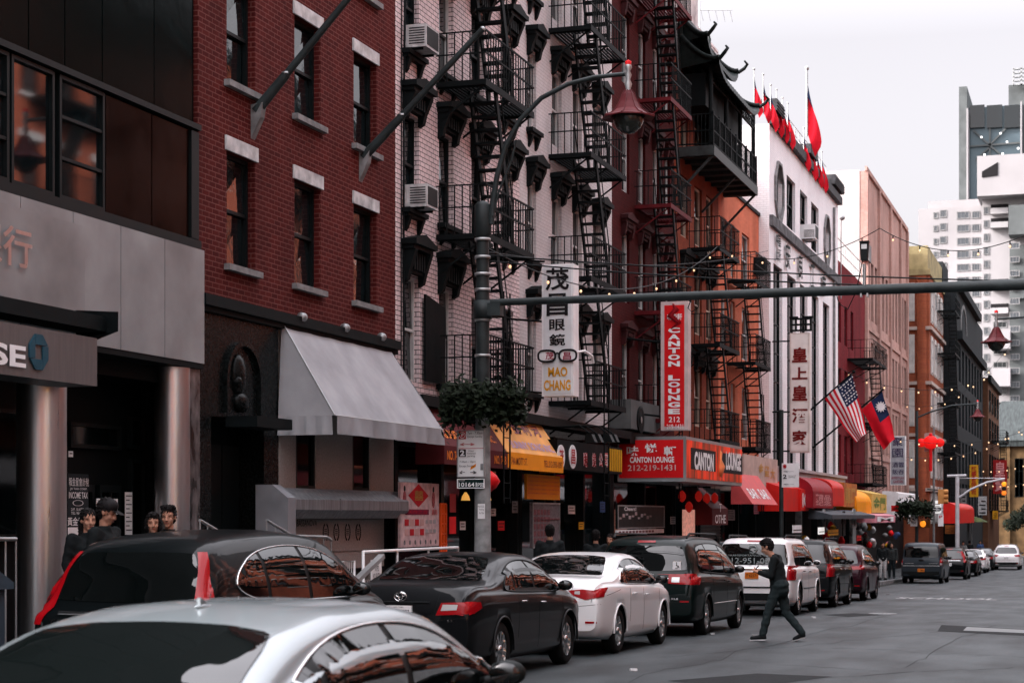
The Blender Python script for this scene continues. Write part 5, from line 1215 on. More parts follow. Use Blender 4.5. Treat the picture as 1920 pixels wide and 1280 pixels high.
def tree(label, c, h, rad, n, seed, sc=.3):
    rr = random.Random(seed); t = thing('street_tree', label, 'tree', c, 'trees at the far end of the street')
    mb = MB(); mb.tube([c, (c[0], c[1] + .1, c[2] + h * .35), (c[0] + .3, c[1] - .1, c[2] + h * .6)], [.18, .13, .06], 8)
    for k in range(6): a = k * 1.05; mb.tube([(c[0], c[1], c[2] + h * (.3 + .04 * k)), (c[0] + math.cos(a) * rad * .6, c[1] + math.sin(a) * rad * .6, c[2] + h * (.5 + .06 * k))], [.07, .02], 5)
    put('trunk', mb, mat('bark', (.04, .035, .03), .9), t)
    cr = MB()
    cl = [(rr.gauss(0, .45), rr.gauss(0, .45), rr.gauss(0, .4), rr.uniform(.25, .5)) for _ in range(14)]
    for i in range(n):
        q = cl[rr.randrange(14)]; d = Vector((rr.gauss(0, 1), rr.gauss(0, 1), rr.gauss(0, 1))).normalized() * q[3] * rr.random() ** .4
        p = Vector((c[0] + (q[0] + d.x) * rad, c[1] + (q[1] + d.y) * rad, c[2] + h * .65 + (q[2] + d.z) * h * .3)); u = Vector((rr.gauss(0, 1), rr.gauss(0, 1), rr.gauss(0, 1))).normalized() * sc; v = u.orthogonal().normalized() * sc * .55
        cr.quad(p - u, p - v, p + u, p + v)
    put('crown', cr, M_leaf, t)
for i, (x, s_, lat, h) in enumerate(((0, 186, 3.0, 5.5), (0, 192, 6.2, 6.0), (0, 197, .6, 6.5), (0, 180, -1.5, 6))):
    tree(['dark tree before the gabled hall, nearest the road axis', 'dark tree between the hall and the brown house', 'dark tree at the right end of the hall', 'dark tree at the right edge beyond the white car'][i], (s_, lat, road_z(s_)), h, 2.6, 4500, i + 5, .17)
# pale stepped apartment block
M_conc = mat('pale_concrete', (.30, .29, .295), .8, 0, .1, .12); M_conc2 = mat('shaded_and_grey_concrete', (.10, .11, .11), .8, 0, .15, .4)  # the darker copy paints the block's shaded right faces; tower parts share it
SB = 260
t = thing('apartment_tower', 'pale stepped concrete apartment block with dark balconies behind the street', 'building', (SB, 20, -5))
def cb(xa, xb, ya, yb, s, dep=14, m=M_conc, nm='wall'):
    l0, z1 = PS(xa, ya, s); l1, _ = PS(xb, ya, s); _, z0 = PS(xa, yb, s)
    mb = MB(); mb.box(s, s + dep, l1, l0, z0, z1); return put(nm, mb, m, t)
cb(1722, 1842, 392, 1000, SB + 4, 16); cb(1842, 1990, 368, 1000, SB, 18)
cb(1832, 1990, 293, 368, SB - 3, 20); cb(1891, 1990, 385, 440, SB - 3.5, 3.4, M_conc2); cb(1893, 1990, 460, 560, SB - 1, 1, M_conc2); cb(1740, 1842, 378, 392, SB + 5, 12)
for y in (620, 690, 830): cb(1861, 1894, y, y + 34, SB - 3.5, 3.4, M_conc, 'balcony_front')
for x in (1893,): cb(x, 1990, 560, 1000, SB - .6, .5, M_conc2)
M_gl2 = mat('pale_reflecting_glass', (.09, .10, .11), .1, .3, 0)
def cw(xa, xb, ya, yb, s, nm='window', m=None):
    l0, z1 = PS(xa, ya, s); l1, _ = PS(xb, ya, s); _, z0 = PS(xa, yb, s)
    window(t, l1, l0, z0, z1, -.12, M_stone_d, m or M_gl2, .02, 'fixed', fn=front_at(s), bars=(3, 1), name=nm, fw=.12)
for r in range(9):
    y = 398 + r * 24.5
    if y < 640:
        cw(1750, 1759, y, y + 12, SB + 4); cw(1762, 1775, y - 4, y + 10, SB + 4); cw(1794, 1818, y - 1, y + 13, SB + 4); cw(1822, 1838, y - 2, y + 12, SB + 4)
        if y > 460: cw(1726, 1744, y, y + 12, SB + 4)
for r in range(18): y = 388 + r * 25; cw(1844, 1855, y, y + 15, SB)
for y in (384, 410, 524, 570): 
    l0, z1 = PS(1858, y, SB); l1, _ = PS(1891, y, SB); _, z0 = PS(1858, y + 17, SB); mb = MB(); mb.box(SB - .1, SB - .01, l1, l0, z0, z1); put('balcony_shade_panel', mb, M_ink, t); mb = MB(); mb.box(SB - 1.2, SB - .1, l1, l0, z0 - .2, z0 + .6); put('balcony_front', mb, M_conc, t)  # flat black panel painted for the shade inside each balcony
for r in range(20): y = 455 + r * 26; cw(1893, 1912, y, y + 12, SB - 1.2 if y > 460 else SB - 3.6)
for r in range(14):
    y = 600 + r * 25
    if y < 860: cw(1862, 1888, y + 3, y + 15, SB, m=M_glass)
l0, z1 = PS(1841, 313, SB - 3.1); l1, _ = PS(1871, 306, SB - 3.1); mb = MB(); mb.prism([(SB - 3.1, l0, PS(1841, 333, SB - 3)[1]), (SB - 3.1, l0, PS(1841, 322, SB - 3)[1]), (SB - 3.1, l1, PS(1841, 306, SB - 3)[1]), (SB - 3.1, l1, PS(1871, 329, SB - 3)[1])], (.05, 0, 0)); put('roof_shade_panel', mb, M_ink, t)  # flat black patch stands for the shade inside the opening
# glass tower
ST = 430
t = thing('office_tower', 'grey skyscraper with dark glass crown and tall concrete fin', 'building', (ST, 40, -5))
cb(1798, 1813, 163, 1000, ST - 4, 20, M_conc2); cb(1813, 1919, 203, 1000, ST, 20, mat('blue_grey_curtain_wall', (.10, .14, .16), .12, .3, .1, .1), 'glass_wall'); cb(1812, 1815, 203, 1000, ST - 5, 5, M_conc, 'fin')
cb(1891, 1990, 160, 203, ST + 2, 16, M_conc2); cb(1913, 1916, 190, 1000, ST - 5, 5, M_conc, 'fin'); cb(1916, 1990, 175, 1000, ST - 2, 16, M_conc2)
for xa, xb in ((1818, 1846), (1850, 1879), (1883, 1912)): cb(xa, xb, 198, 240, ST - 1, 1.0, M_glass, 'louvre_panel')
def cl(p, q, w=.4):
    l0, z0 = PS(*p, ST - .5); l1, z1 = PS(*q, ST - .5); mb = MB(); mb.bar((ST - .6, l0, z0), (ST - .6, l1, z1), w); put('brace', mb, M_conc2, t)
cl((1856, 240), (1856, 390)); cl((1818, 275), (1912, 268)); cl((1825, 245), (1855, 272)); cl((1885, 242), (1856, 272)); cl((1888, 300), (1857, 274)); cl((1830, 300), (1856, 276))
for x, y in ((1840, 257), (1876, 250), (1888, 266), (1909, 278), (1846, 290), (1880, 288)):
    l0, z0 = PS(x, y, ST - 1); mb = MB(); mb.box(ST - .9, ST - .7, l0 - .2, l0 + .2, z0 - .2, z0 + .2); put('lit_lamp', mb, mat('lamp_glow', (.9, .9, .9), .5, emit=(1, 1, 1), estr=1), t)
mb = MB(); l0, z0 = PS(1900, 160, ST); l1, _ = PS(1930, 160, ST)
for k in range(5): mb.box(ST, ST + 1, l1, l0, z0 + k * .9, z0 + k * .9 + .25)
for q in (l0, (l0 + l1) / 2, l1): mb.box(ST, ST + .4, q - .2, q + .2, z0, z0 + 4)
put('roof_frame', mb, M_galv, t)
# ================================================================ sunlit row across the street (seen in reflections)
rr = random.Random(11)
s = -46
i = 0
kinds = ['sunlit orange brick tenement', 'grey stuccoed tenement', 'grey-brown brick walk-up', 'sunlit red brick tenement']
mk = [B_opp, mat('grey_stucco', (.26, .27, .28), .8, 0, .15, 1), brick('grey_brown_brick', (.16, .13, .12), (.13, .11, .10), (.1, .1, .1)), B_opp]
LO = -5.2
while s < 205:
    wd = rr.choice([7.6, 9, 12, 7.6, 15]); h = rr.choice([19.5, 21, 22.5, 23.5]) if s < 70 else rr.choice([14.5, 16, 17.5]); h += road_z(max(s, 0)); k = i % 4  # near blocks made taller, out of view, to darken the reflections
    if 18 < s < 95: k = (0, 3)[i % 2]
    m = mk[k]
    t = thing('tenement_building', f'{kinds[k]} across the street, outside the frame', 'building', (s, LO, road_z(s)), 'buildings across the street')
    nc = int(wd / 2.1); cols = [(s + .7 + j * (wd - 1.0) / nc, s + 1.75 + j * (wd - 1.0) / nc) for j in range(nc)]; rows = [(z + road_z(max(s, 0)) * 0, z + 1.8) for z in (4.6, 7.7, 10.8, 13.9, 17.0, 20.1) if z + 2.2 < h]
    mb = MB(); mb.wall(s, s + wd, 3.6, h, LO, holes_from(cols, rows), .2, face=1); mb.box(s, s + wd, LO - 12, LO - .22, road_z(s) - 1, h); mb.quad((s, LO, h), (s, LO - .3, h), (s + wd, LO - .3, h), (s + wd, LO, h)); put('wall', mb, m, t)
    mb = MB(); mb.box(s, s + wd, LO - .22, LO - .02, road_z(s) - 1, 3.55); put('shopfront', mb, M_black, t)  # unseen ground floors blacked out to keep reflections in the cars dark
    mb = MB(); mb.box(s, s + wd, LO, LO + .5, h - .7, h - .1); put('cornice', mb, M_corn, t)
    g = MB()
    for a, c, z0, z1 in holes_from(cols, rows): g.box(a, c, LO - .15, LO - .12, z0, z1)
    put('window', g, M_glass, t)
    l = MB()
    for a, c, z0, z1 in holes_from(cols, rows): l.box(a - .1, c + .1, LO, LO + .06, z1, z1 + .22); l.box(a - .1, c + .1, LO, LO + .1, z0 - .1, z0)
    put('lintel', l, M_stone, t)
    if 15 < s < 100:
        fe = MB(); a, c = s + wd * .2, s + wd * .8
        for z in (4.5, 7.6, 10.7, 13.8, 16.9):
            if z + 1 > h: break
            fe.box(a, c, LO, LO + 1.1, z - .1, z + .02); fe.box(a, c, LO + 1.07, LO + 1.1, z + .9, z + .94)
            for q in range(int((c - a) / .25)): fe.box(a + q * .25, a + q * .25 + .03, LO + 1.07, LO + 1.1, z, z + .9)
            fe.bar((a + .4, LO + .7, z), (a + 2.0, LO + .7, z + 3.1), .5, .12)
        put('fire_stairs', fe, M_iron, t)
    mb = MB(); mb.box(s + .4, s + wd - .4, LO, LO + .9, 2.5, 3.2); put('awning', mb, [M_burg, M_yv, M_r2, M_awn][k], t)
    s += wd + .02; i += 1

# bills pasted in the shop windows
rp = random.Random(9)
for i, (x, y, w_, h_, nm2) in enumerate(((868, 985, 10, 16, 'pale bill pasted low in the window left of the near pole'), (925, 960, 9, 14, 'small cream bill in the window right of the near pole'), (940, 985, 12, 18, 'red bill in the window right of the near pole'), (966, 950, 10, 22, 'tall pale bill beside the menu frame'), (1072, 955, 12, 16, 'white bill in the dark optician window'), (1090, 985, 9, 14, 'yellow bill low in the optician window'), (1130, 950, 9, 20, 'narrow blue bill left of the chalk board'), (1262, 975, 9, 14, 'small white bill right of the chalk board'), (1372, 965, 12, 20, 'cream bill in the window beyond the roller shutter'), (1420, 950, 12, 26, 'pink bill under the gold-lettered fascia'))):
    t = board('window_bill', nm2, 'poster', x - w_ / 2, x + w_ / 2, y - h_ / 2, y + h_ / 2, LF - .01, [M_stone, M_signred, M_white, M_yellow, mat('blue_goods'), mat('pink_goods')][[2, 0, 1, 0, 2, 3, 4, 2, 0, 5][i]], .012)
    a, c, z0_, z1_, l_ = t['r']; mb = MB(); n_ = max(2, int((z1_ - z0_) / .07)); [mb.box(a + .04, c - .04 - rp.uniform(0, .3) * (c - a), l_ - .005, l_ - .001, z1_ - (k + 1) * (z1_ - z0_) / (n_ + 1), z1_ - (k + 1) * (z1_ - z0_) / (n_ + 1) + .02) for k in range(n_)]; put('print', mb, M_ink, t)
# ================================================================ vehicles
def pchip(P, x):
    xs = np.array([p[0] for p in P], float); ys = np.array([p[1] for p in P], float); h = np.diff(xs); d = np.diff(ys) / h
    m = np.zeros(len(xs)); m[0], m[-1] = d[0], d[-1]
    for i in range(1, len(xs) - 1):
        if d[i - 1] * d[i] > 0: w1, w2 = 2 * h[i] + h[i - 1], h[i] + 2 * h[i - 1]; m[i] = (w1 + w2) / (w1 / d[i - 1] + w2 / d[i])
    x = min(max(x, xs[0]), xs[-1]); i = min(int(np.searchsorted(xs, x, 'right')) - 1, len(xs) - 2); t = (x - xs[i]) / h[i]
    return float((2 * t**3 - 3 * t**2 + 1) * ys[i] + (t**3 - 2 * t**2 + t) * h[i] * m[i] + (-2 * t**3 + 3 * t**2) * ys[i + 1] + (t**3 - t**2) * h[i] * m[i + 1])
def smooth_poly(pts, k=3):
    for _ in range(k):
        q = []
        for i in range(len(pts)):
            a, b = pts[i], pts[(i + 1) % len(pts)]; q += [(a[0] * .75 + b[0] * .25, a[1] * .75 + b[1] * .25), (a[0] * .25 + b[0] * .75, a[1] * .25 + b[1] * .75)]
        pts = q
    return pts
def clip_x(pts, x0, x1):
    for lim, sg in ((x0, 1), (x1, -1)):
        out = []
        for i in range(len(pts)):
            a, b = pts[i], pts[(i + 1) % len(pts)]; ia, ib = (a[0] - lim) * sg >= 0, (b[0] - lim) * sg >= 0
            if ia: out.append(a)
            if ia != ib: t = (lim - a[0]) / (b[0] - a[0]); out.append((lim, a[1] + (b[1] - a[1]) * t))
        pts = out
    return pts
def hit(bvh, p, ax, sg):
    """drop a 2-D point on the body: ax 'side' (x,z), 'rear'/'front' (y,z), 'top' (x,y)"""
    if ax == 'side': o, d = Vector((p[0], 3 * sg, p[1])), Vector((0, -sg, 0))
    elif ax == 'rear': o, d = Vector((-3, p[0], p[1])), Vector((1, 0, 0))
    elif ax == 'front': o, d = Vector((9, p[0], p[1])), Vector((-1, 0, 0))
    elif ax == 'diag': e, d = Vector((1, sg, 0)) / 2 ** .5, Vector((1, -sg, 0)) / 2 ** .5; o = Vector((.15, sg * .75, p[1])) + e * p[0] - d * 3
    else: o, d = Vector((p[0], p[1], 5)), Vector((0, 0, -1))
    loc, n, i, dist = bvh.ray_cast(o, d)
    return (loc, n if n.dot(d) < 0 else -n) if loc else (None, None)
def panel(mb, bvh, pts, ax, sg=-1, off=.005, cuts=5):
    bm = bmesh.new(); vs = [bm.verts.new((p[0], p[1], 0)) for p in pts]; bm.faces.new(vs)
    bmesh.ops.triangulate(bm, faces=bm.faces[:])
    bmesh.ops.subdivide_edges(bm, edges=bm.edges[:], cuts=cuts, use_grid_fill=True)
    bm.verts.ensure_lookup_table(); ok, co = {}, []
    for v in bm.verts:
        l, n = hit(bvh, (v.co.x, v.co.y), ax, sg)
        if l is None: ok[v.index] = None
        else: ok[v.index] = len(co); co.append(l + n * off)
    fs = [[ok[v.index] for v in f.verts] for f in bm.faces]; fs = [f for f in fs if None not in f]
    if co and fs: mb.add(co, fs, True)
    bm.free(); return mb
def seam(mb, bvh, pts, ax, sg=-1, r=.006, off=.0, n=14, close=False):
    q = []; P = list(pts) + ([pts[0]] if close else [])
    for a, b in zip(P, P[1:]):
        for k in range(n): t = k / n; q.append((a[0] + (b[0] - a[0]) * t, a[1] + (b[1] - a[1]) * t))
    q.append(P[-1]); out = []
    for p in q:
        l, nn = hit(bvh, p, ax, sg)
        if l is not None: out.append(l + nn * off)
    if len(out) > 2: mb.tube(out, r, 5)
    return mb
def make_wheel(P, x, y, r, sg, spokes=5, m_rim=None):
    w_ = .2; c = (x, y, r); t = MB()
    prof = [(r * .66, -.09), (r * .9, -.1), (r * .985, -.075), (r, -.03), (r, .03), (r * .985, .075), (r * .9, .1), (r * .66, .09), (r * .66, -.09)]
    t.lathe(prof, c, 32, 'Y'); o = put('wheel', t, M_rubber, P, local=True)
    d = MB(); d.lathe([(0, -.02 * sg), (r * .65, -.02 * sg)], c, 24, 'Y', False); d.lathe([(0, .03 * -sg), (.1, .03 * -sg), (.1, .07 * -sg)], c, 16, 'Y'); put('brake_disc', d, M_rim_d, o, local=True)
    k_ = MB(); y_ = y + sg * .085
    k_.lathe([(r * .69, sg * .095), (r * .70, sg * .085), (r * .64, sg * .075), (r * .62, sg * .03)], c, 32, 'Y')
    for i in range(spokes):
        a = 2 * math.pi * i / spokes + .3; ca, sa = math.cos(a), math.sin(a); wr = .030 if spokes > 7 else .045
        p0 = Vector((x + ca * .03, y_ - sg * .015, r + sa * .03)); p1 = Vector((x + ca * r * .66, y_, r + sa * r * .66)); tv = Vector((-sa, 0, ca))
        k_.add([p0 - tv * wr * .6, p0 + tv * wr * .6, p1 + tv * wr, p1 - tv * wr] + [q - Vector((0, sg * .035, 0)) for q in (p0 - tv * wr * .6, p0 + tv * wr * .6, p1 + tv * wr, p1 - tv * wr)],
               [(0, 1, 2, 3), (7, 6, 5, 4), (0, 4, 5, 1), (1, 5, 6, 2), (2, 6, 7, 3), (3, 7, 4, 0)])
    k_.lathe([(.055, sg * .06), (.05, sg * .09), (0, sg * .095)], c, 14, 'Y')
    put('rim', k_, m_rim or M_rim, o, local=True)
def car(name, label, cat, s_rear, lat, spec, m, group=None, yaw=0.0, dz=0.0):
    L, W, r = spec['L'], spec['W'], spec.get('r', .33); ax_ = spec['ax']; top, belt = spec['top'], spec['belt']; tum = spec.get('tum', .32)
    zr, zf = road_z(s_rear + ax_[0]), road_z(s_rear + ax_[1]); pitch = math.atan((zr - zf) / (ax_[1] - ax_[0]))
    base = (s_rear, lat, zr + math.tan(pitch) * ax_[0] + dz)
    T = thing(name, label, cat, base, group, (0, pitch, yaw))
    plan = [(0, spec.get('pr', .90)), (.06, .935), (.2, .965), (.7, .995), (L / 2, 1), (L - .8, .985), (L - .3, .92), (L, .76)]
    low = [(0, .36), (.12, .27), (ax_[0], .2), (L / 2, .19), (ax_[1], .2), (L - .15, .24), (L, .34)]
    xs = sorted(set([round(v, 4) for v in list(np.linspace(0, .5, 26)) + list(np.linspace(.5, L - .4, 46)) + list(np.linspace(L - .4, L, 14))]))
    ring_n, rings = 0, []
    for x in xs:
        w_ = W * pchip(plan, x); zb, zT = pchip(low, x), pchip(top, x); zB = min(pchip(belt, x), zT - .02); g = zT - zB; h = zB - zb
        wg = w_ - .07; wr = wg - tum * g; rc = min(spec.get('rc', .13), g * .55); cr = spec.get('crown', .025) * min(1, g / .3 + .3)
        bul = .03 * min(1, g / .4)
        half = [(w_ * .5, zb), (w_ * .9, zb + .01), (w_ * .975, zb + .09 * h / .7), (w_ * .99, zb + .25 * h), (w_, zb + .52 * h), (w_ * .994, zb + .78 * h), (w_ * .98, zB - .035), (w_ - .04, zB - .004), (wg, zB + min(.015, g * .1)),
                (wg - tum * g * .33 + bul, zB + g * .33), (wg - tum * g * .62 + bul, zB + g * .6), (wr + .012, zT - rc), (wr - .015, zT - rc * .5), (wr - .07, zT - rc * .15), (wr - .16, zT - .0), (wr * .45, zT + cr * .8)]
        ring = [(x, 0, zb)] + [(x, -a, b) for a, b in half] + [(x, 0, zT + cr)] + [(x, a, b) for a, b in reversed(half)]
        rings.append(ring)
    n = len(rings[0]); mb = MB()
    mb.add([v for rg_ in rings for v in rg_], [(i * n + k, (i + 1) * n + k, (i + 1) * n + (k + 1) % n, i * n + (k + 1) % n) for i in range(len(rings) - 1) for k in range(n)]
           + [tuple(range(n)), tuple((len(rings) - 1) * n + k for k in range(n - 1, -1, -1))], True)
    for q in (-1, -2): mb.sm[q] = False
    bvh = BVHTree.FromPolygons([Vector(v) for v in mb.v], [list(f) for f in mb.f])
    body = put('body', mb, [m, M_plast], T, local=True)
    cut = MB(); cut.mi = 1
    for a in ax_:
        for sg in (-1, 1):
            q = 28; y0, y1 = sg * (W - .27), sg * (W + .2); ra = r + .045
            ring = [(a + ra * math.cos(2 * math.pi * k / q), r + .01 + ra * math.sin(2 * math.pi * k / q)) for k in range(q)]
            if sg < 0: ring = ring[::-1]
            o = [(p[0], y0, p[1]) for p in ring] + [(p[0], y1, p[1]) for p in ring]
            cut.add(o, [tuple(range(q)), tuple(range(2 * q - 1, q - 1, -1))] + [(k, k + q, (k + 1) % q + q, (k + 1) % q) for k in range(q)])
    cm = bpy.data.meshes.new('c'); cm.from_pydata(cut.v, [], cut.f); cm.materials.append(m); cm.materials.append(M_plast); cm.polygons.foreach_set('material_index', cut.m)
    bm = bmesh.new(); bm.from_mesh(cm); bmesh.ops.recalc_face_normals(bm, faces=bm.faces[:]); bm.to_mesh(cm); bm.free()
    bm = bmesh.new(); bm.from_mesh(body.data); bmesh.ops.recalc_face_normals(bm, faces=bm.faces[:]); bm.to_mesh(body.data); bm.free()
    co = bpy.data.objects.new('c', cm); COL.objects.link(co); body.parent = None
    md = body.modifiers.new('b', 'BOOLEAN'); md.operation = 'DIFFERENCE'; md.object = co; md.solver = 'EXACT'
    dg = bpy.context.evaluated_depsgraph_get(); nm = bpy.data.meshes.new_from_object(body.evaluated_get(dg)); body.modifiers.clear(); body.data = nm; body.parent = T
    bpy.data.objects.remove(co)
    if len(nm.polygons) < 100: print('BOOLEAN FAILED', label)
    for a in ax_:
        for sg in (-1, 1): make_wheel(T, a, sg * (W - .125), r, sg, spec.get('spokes', 5), spec.get('rim'))
    sides = (-1, 1)
    dlo = smooth_poly(spec['dlo'], 2); cuts_ = spec['cuts']
    for sg in sides:
        s_ = MB(); panel(s_, bvh, dlo, 'side', sg, .002, 4); put('window_seal', s_, M_plast, body, local=True)
        for a, c in zip(cuts_, cuts_[1:]):
            g_ = MB(); P_ = clip_x(dlo, a + .022, c - .022)
            if len(P_) > 2:
                cx = sum(p[0] for p in P_) / len(P_); cz = sum(p[1] for p in P_) / len(P_)
                P_ = [(cx + (p[0] - cx) * .97, cz + (p[1] - cz) * .95) for p in P_]; panel(g_, bvh, P_, 'side', sg, .006, 4); put('side_window', g_, M_cargl, T, local=True)
        if spec.get('trim'):
            t_ = MB(); seam(t_, bvh, dlo, 'side', sg, .009, .006, 3, True); put('window_trim', t_, spec['trim'], body, local=True)
        for ln in spec.get('seams', []): s_ = MB(); seam(s_, bvh, ln, 'side', sg, .004, -.0012); put('panel_gap', s_, M_plast, body, local=True)
        for hx, hz in spec.get('handles', []):
            l, nn = hit(bvh, (hx, hz), 'side', sg)
            if l is not None: h_ = MB(); h_.tube([l + nn * .01 + Vector((-.09, 0, 0)), l + nn * .03 + Vector((-.06, 0, .0)), l + nn * .03 + Vector((.06, 0, 0)), l + nn * .01 + Vector((.09, 0, 0))], .012, 6); put('door_handle', h_, spec.get('hm', m), T, local=True)
        if spec.get('moulding'): z = spec['moulding']; s_ = MB(); seam(s_, bvh, [(ax_[0] + r + .1, z), (ax_[1] - r - .1, z)], 'side', sg, .012, .008); put('side_moulding', s_, spec.get('mm', M_chrome), body, local=True)
        mx, mz = spec['mirror']; l, nn = hit(bvh, (mx, mz), 'side', sg)
        if l is None: l = Vector((mx, sg * W * .9, mz))
        q = MB(); q.sphere((l.x + .03, l.y + sg * .11, l.z + .045), .085, 14, 8, (.65, 1.2, .8)); q.tube([l, (l.x + .03, l.y + sg * .1, l.z + .03)], .03, 6); put('wing_mirror', q, M_plast if spec.get('r', .33) != .38 else m, T, local=True)
        q = MB(); q.sphere((l.x - .015, l.y + sg * .11, l.z + .045), .075, 12, 6, (.25, 1.15, .75)); put('mirror_glass', q, M_cargl, T['m'] if 'm' in T else T, local=True)
        lt = spec['light'];
        q = MB()
        if spec.get('diag'): panel(q, bvh, spec['diag'], 'diag', sg, .010, 7)
        else: panel(q, bvh, [(sg * a, b) for a, b in lt[0]], 'rear', -1, .010, 7)
        if lt[1] and not spec.get('diag'): panel(q, bvh, lt[1], 'side', sg, .010, 7)
        tl = put('tail_light', q, M_redlens, T, local=True)
        if len(lt) > 2: q = MB(); panel(q, bvh, [(sg * a, b) for a, b in lt[2]], 'rear', -1, .014, 3); put('reversing_lens', q, M_clear, tl, local=True)
        if spec.get('reflector'): a, z = spec['reflector']; q = MB(); panel(q, bvh, [(sg * a, z), (sg * (a + .16), z), (sg * (a + .16), z + .03), (sg * a, z + .03)], 'rear', -1, .008, 2); put('reflector', q, M_redlens, T, local=True)
        h_ = MB(); panel(h_, bvh, [(sg * .5, .62), (sg * .84, .66), (sg * .8, .8), (sg * .5, .74)], 'front', 1, .008, 2); put('headlight', h_, M_clear, T, local=True)
        if spec.get('rails'): z = spec['rails']; q = MB(); q.tube([(.6, sg * (W - .32), z - .04), (.75, sg * (W - .3), z + .04), (L * .6, sg * (W - .3), z + .045), (L * .65, sg * (W - .32), z - .03)], .02, 6); put('roof_rail', q, M_plast, T, local=True)
        for a in ax_: q = MB(); q.tube([(a + (r + .05) * math.cos(R(k)), sg * (W * .998), r + .01 + (r + .05) * math.sin(R(k))) for k in range(-5, 186, 10)], .014, 5); put('arch_lip', q, spec.get('lip', m), body, local=True)
    q = MB()
    if spec['rg'][0] == 'top': panel(q, bvh, smooth_poly(spec['rg'][1], 1), 'top', 1, .006, 8)
    else: panel(q, bvh, smooth_poly(spec['rg'][1], 2), 'rear', 1, .006, 6)
    put('rear_window', q, M_cargl, T, local=True)
    q = MB(); panel(q, bvh, smooth_poly(spec['ws'], 1), 'top', 1, .006, 6); put('windscreen', q, M_cargl, T, local=True)
    for ln in spec.get('rear_seams', []): s_ = MB(); seam(s_, bvh, ln, 'rear', 1, .004, -.0012); put('panel_gap', s_, M_plast, body, local=True)
    for ln, m2, rad in spec.get('rear_lines', []): s_ = MB(); seam(s_, bvh, ln, 'rear', 1, rad, .006); put('chrome_strip', s_, m2, T, local=True)
    for pn, m2, nm_ in spec.get('rear_panels', []): s_ = MB(); panel(s_, bvh, pn, 'rear', 1, .007, 3); put(nm_, s_, m2, T, local=True)
    # number plate
    pz = spec['plate']; l, nn = hit(bvh, (0, pz), 'rear', 1); pm, pi, ptx = spec.get('pl', (M_white, M_ink, 'FKR 2718'))
    q = MB(); X = l.x - .03; q.box(X, X + .03, -.155, .155, pz - .075, pz + .075); pl = put('number_plate', q, pm, T, local=True)
    q = MB(); text_mb(q, ptx, (X - .003, 0, pz - .005), (0, -1, 0), (0, 0, 1), .07, .26, 0, .01); text_mb(q, 'NEW YORK', (X - .003, 0, pz + .058), (0, -1, 0), (0, 0, 1), .016, .12, 0, 0); put('lettering', q, pi, pl, local=True)
    bp = spec.get('bumper')
    if bp: q = MB(); panel(q, bvh, [(-W * .86, bp[0]), (W * .86, bp[0]), (W * .86, bp[1]), (-W * .86, bp[1])], 'rear', 1, .006, 4); put('bumper_panel', q, M_plast, T, local=True)
    if spec.get('brake_lamp'): x, z = spec['brake_lamp']; q = MB(); panel(q, bvh, [(-.16, z), (.16, z), (.16, z + .035), (-.16, z + .035)], 'rear', 1, .012, 2); put('brake_lamp', q, M_redlens, T, local=True)
    if spec.get('fin'): x = spec['fin']; l, nn = hit(bvh, (x, 0), 'top', 1); q = MB(); q.prism([(x - .05, -.012, l.z - .01), (x - .045, -.008, l.z + .035), (x - .03, -.006, l.z + .04), (x + .05, -.01, l.z)], (0, .016, 0)); q.sphere((x, 0, l.z), .05, 12, 6, (1.5, .5, .22)); put('antenna_fin', q, m, T, local=True)
    q = MB(); q.box(.1, .3, -.62, -.5, .3, .36)
    return T, bvh, body
P_blk = paint('black_car_paint', (.002, .0035, .004)); P_blk2 = paint('dark_green_black_paint', (.003, .008, .0075), .1)
P_wht = paint('white_car_paint', (.80, .80, .80)); P_slv = paint('silver_car_paint', (.18, .215, .23), .35, .32); P_wine = paint('dark_wine_paint', (.03, .006, .012), .2)
P_gry = paint('charcoal_van_paint', (.030, .038, .045), .2); P_char = paint('charcoal_car_paint', (.007, .008, .009), .2)
M_orp = mat('orange_number_plate', (.60, .16, .02), .5, 0, 0)
sedan_top = [(0, .78), (.02, .90), (.06, 1.00), (.12, 1.065), (.3, 1.10), (.82, 1.12), (1.0, 1.165), (1.3, 1.29), (1.7, 1.40), (2.2, 1.452), (2.7, 1.45), (3.1, 1.39), (3.5, 1.23), (3.95, 1.01), (4.2, .96), (4.5, .86), (4.7, .73), (4.78, .6), (4.8, .5)]
sedan = dict(L=4.8, W=.91, r=.33, ax=(1.05, 3.82), top=sedan_top, belt=[(0, .88), (.4, 1.0), (1.2, 1.0), (3.6, .94), (4.8, .8)], dlo=[(1.20, 1.01), (1.9, .99), (3.75, .96), (3.35, 1.20), (2.9, 1.345), (2.3, 1.385), (1.78, 1.335), (1.35, 1.16)], cuts=[1.1, 1.66, 2.46, 3.62],
    seams=[[(1.62, .45), (1.66, .97)], [(2.46, .30), (2.48, .95)], [(3.50, .34), (3.56, .93)], [(.35, .86), (1.1, .93)]], handles=[(1.82, .88), (2.62, .85)], mirror=(3.48, 1.0), trim=M_chrome, tum=.36,
    light=([(.50, .90), (.86, .91), (.86, .78), (.44, .76)], [(.0, .76), (.0, .91), (.28, .91), (.3, .84)], [(.52, .88), (.70, .88), (.69, .82), (.50, .81)]), rg=('top', [(.86, .0), (.88, .60), (.95, .66), (1.62, .53), (1.68, .45), (1.70, 0), (1.68, -.45), (1.62, -.53), (.95, -.66), (.88, -.60)]),
    ws=[(3.88, .5), (3.85, -.5), (3.75, -.64), (3.15, -.5), (3.12, .5), (3.75, .64)], plate=.79, bumper=None, spokes=10, rear_seams=[[(-.42, .70), (.42, .70)], [(-.47, 1.0), (-.40, .72)], [(.47, 1.0), (.40, .72)], [(-.86, .74), (-.46, .70)], [(.86, .74), (.46, .70)]])
def V(base, **k): d = dict(base); d.update(k); return d
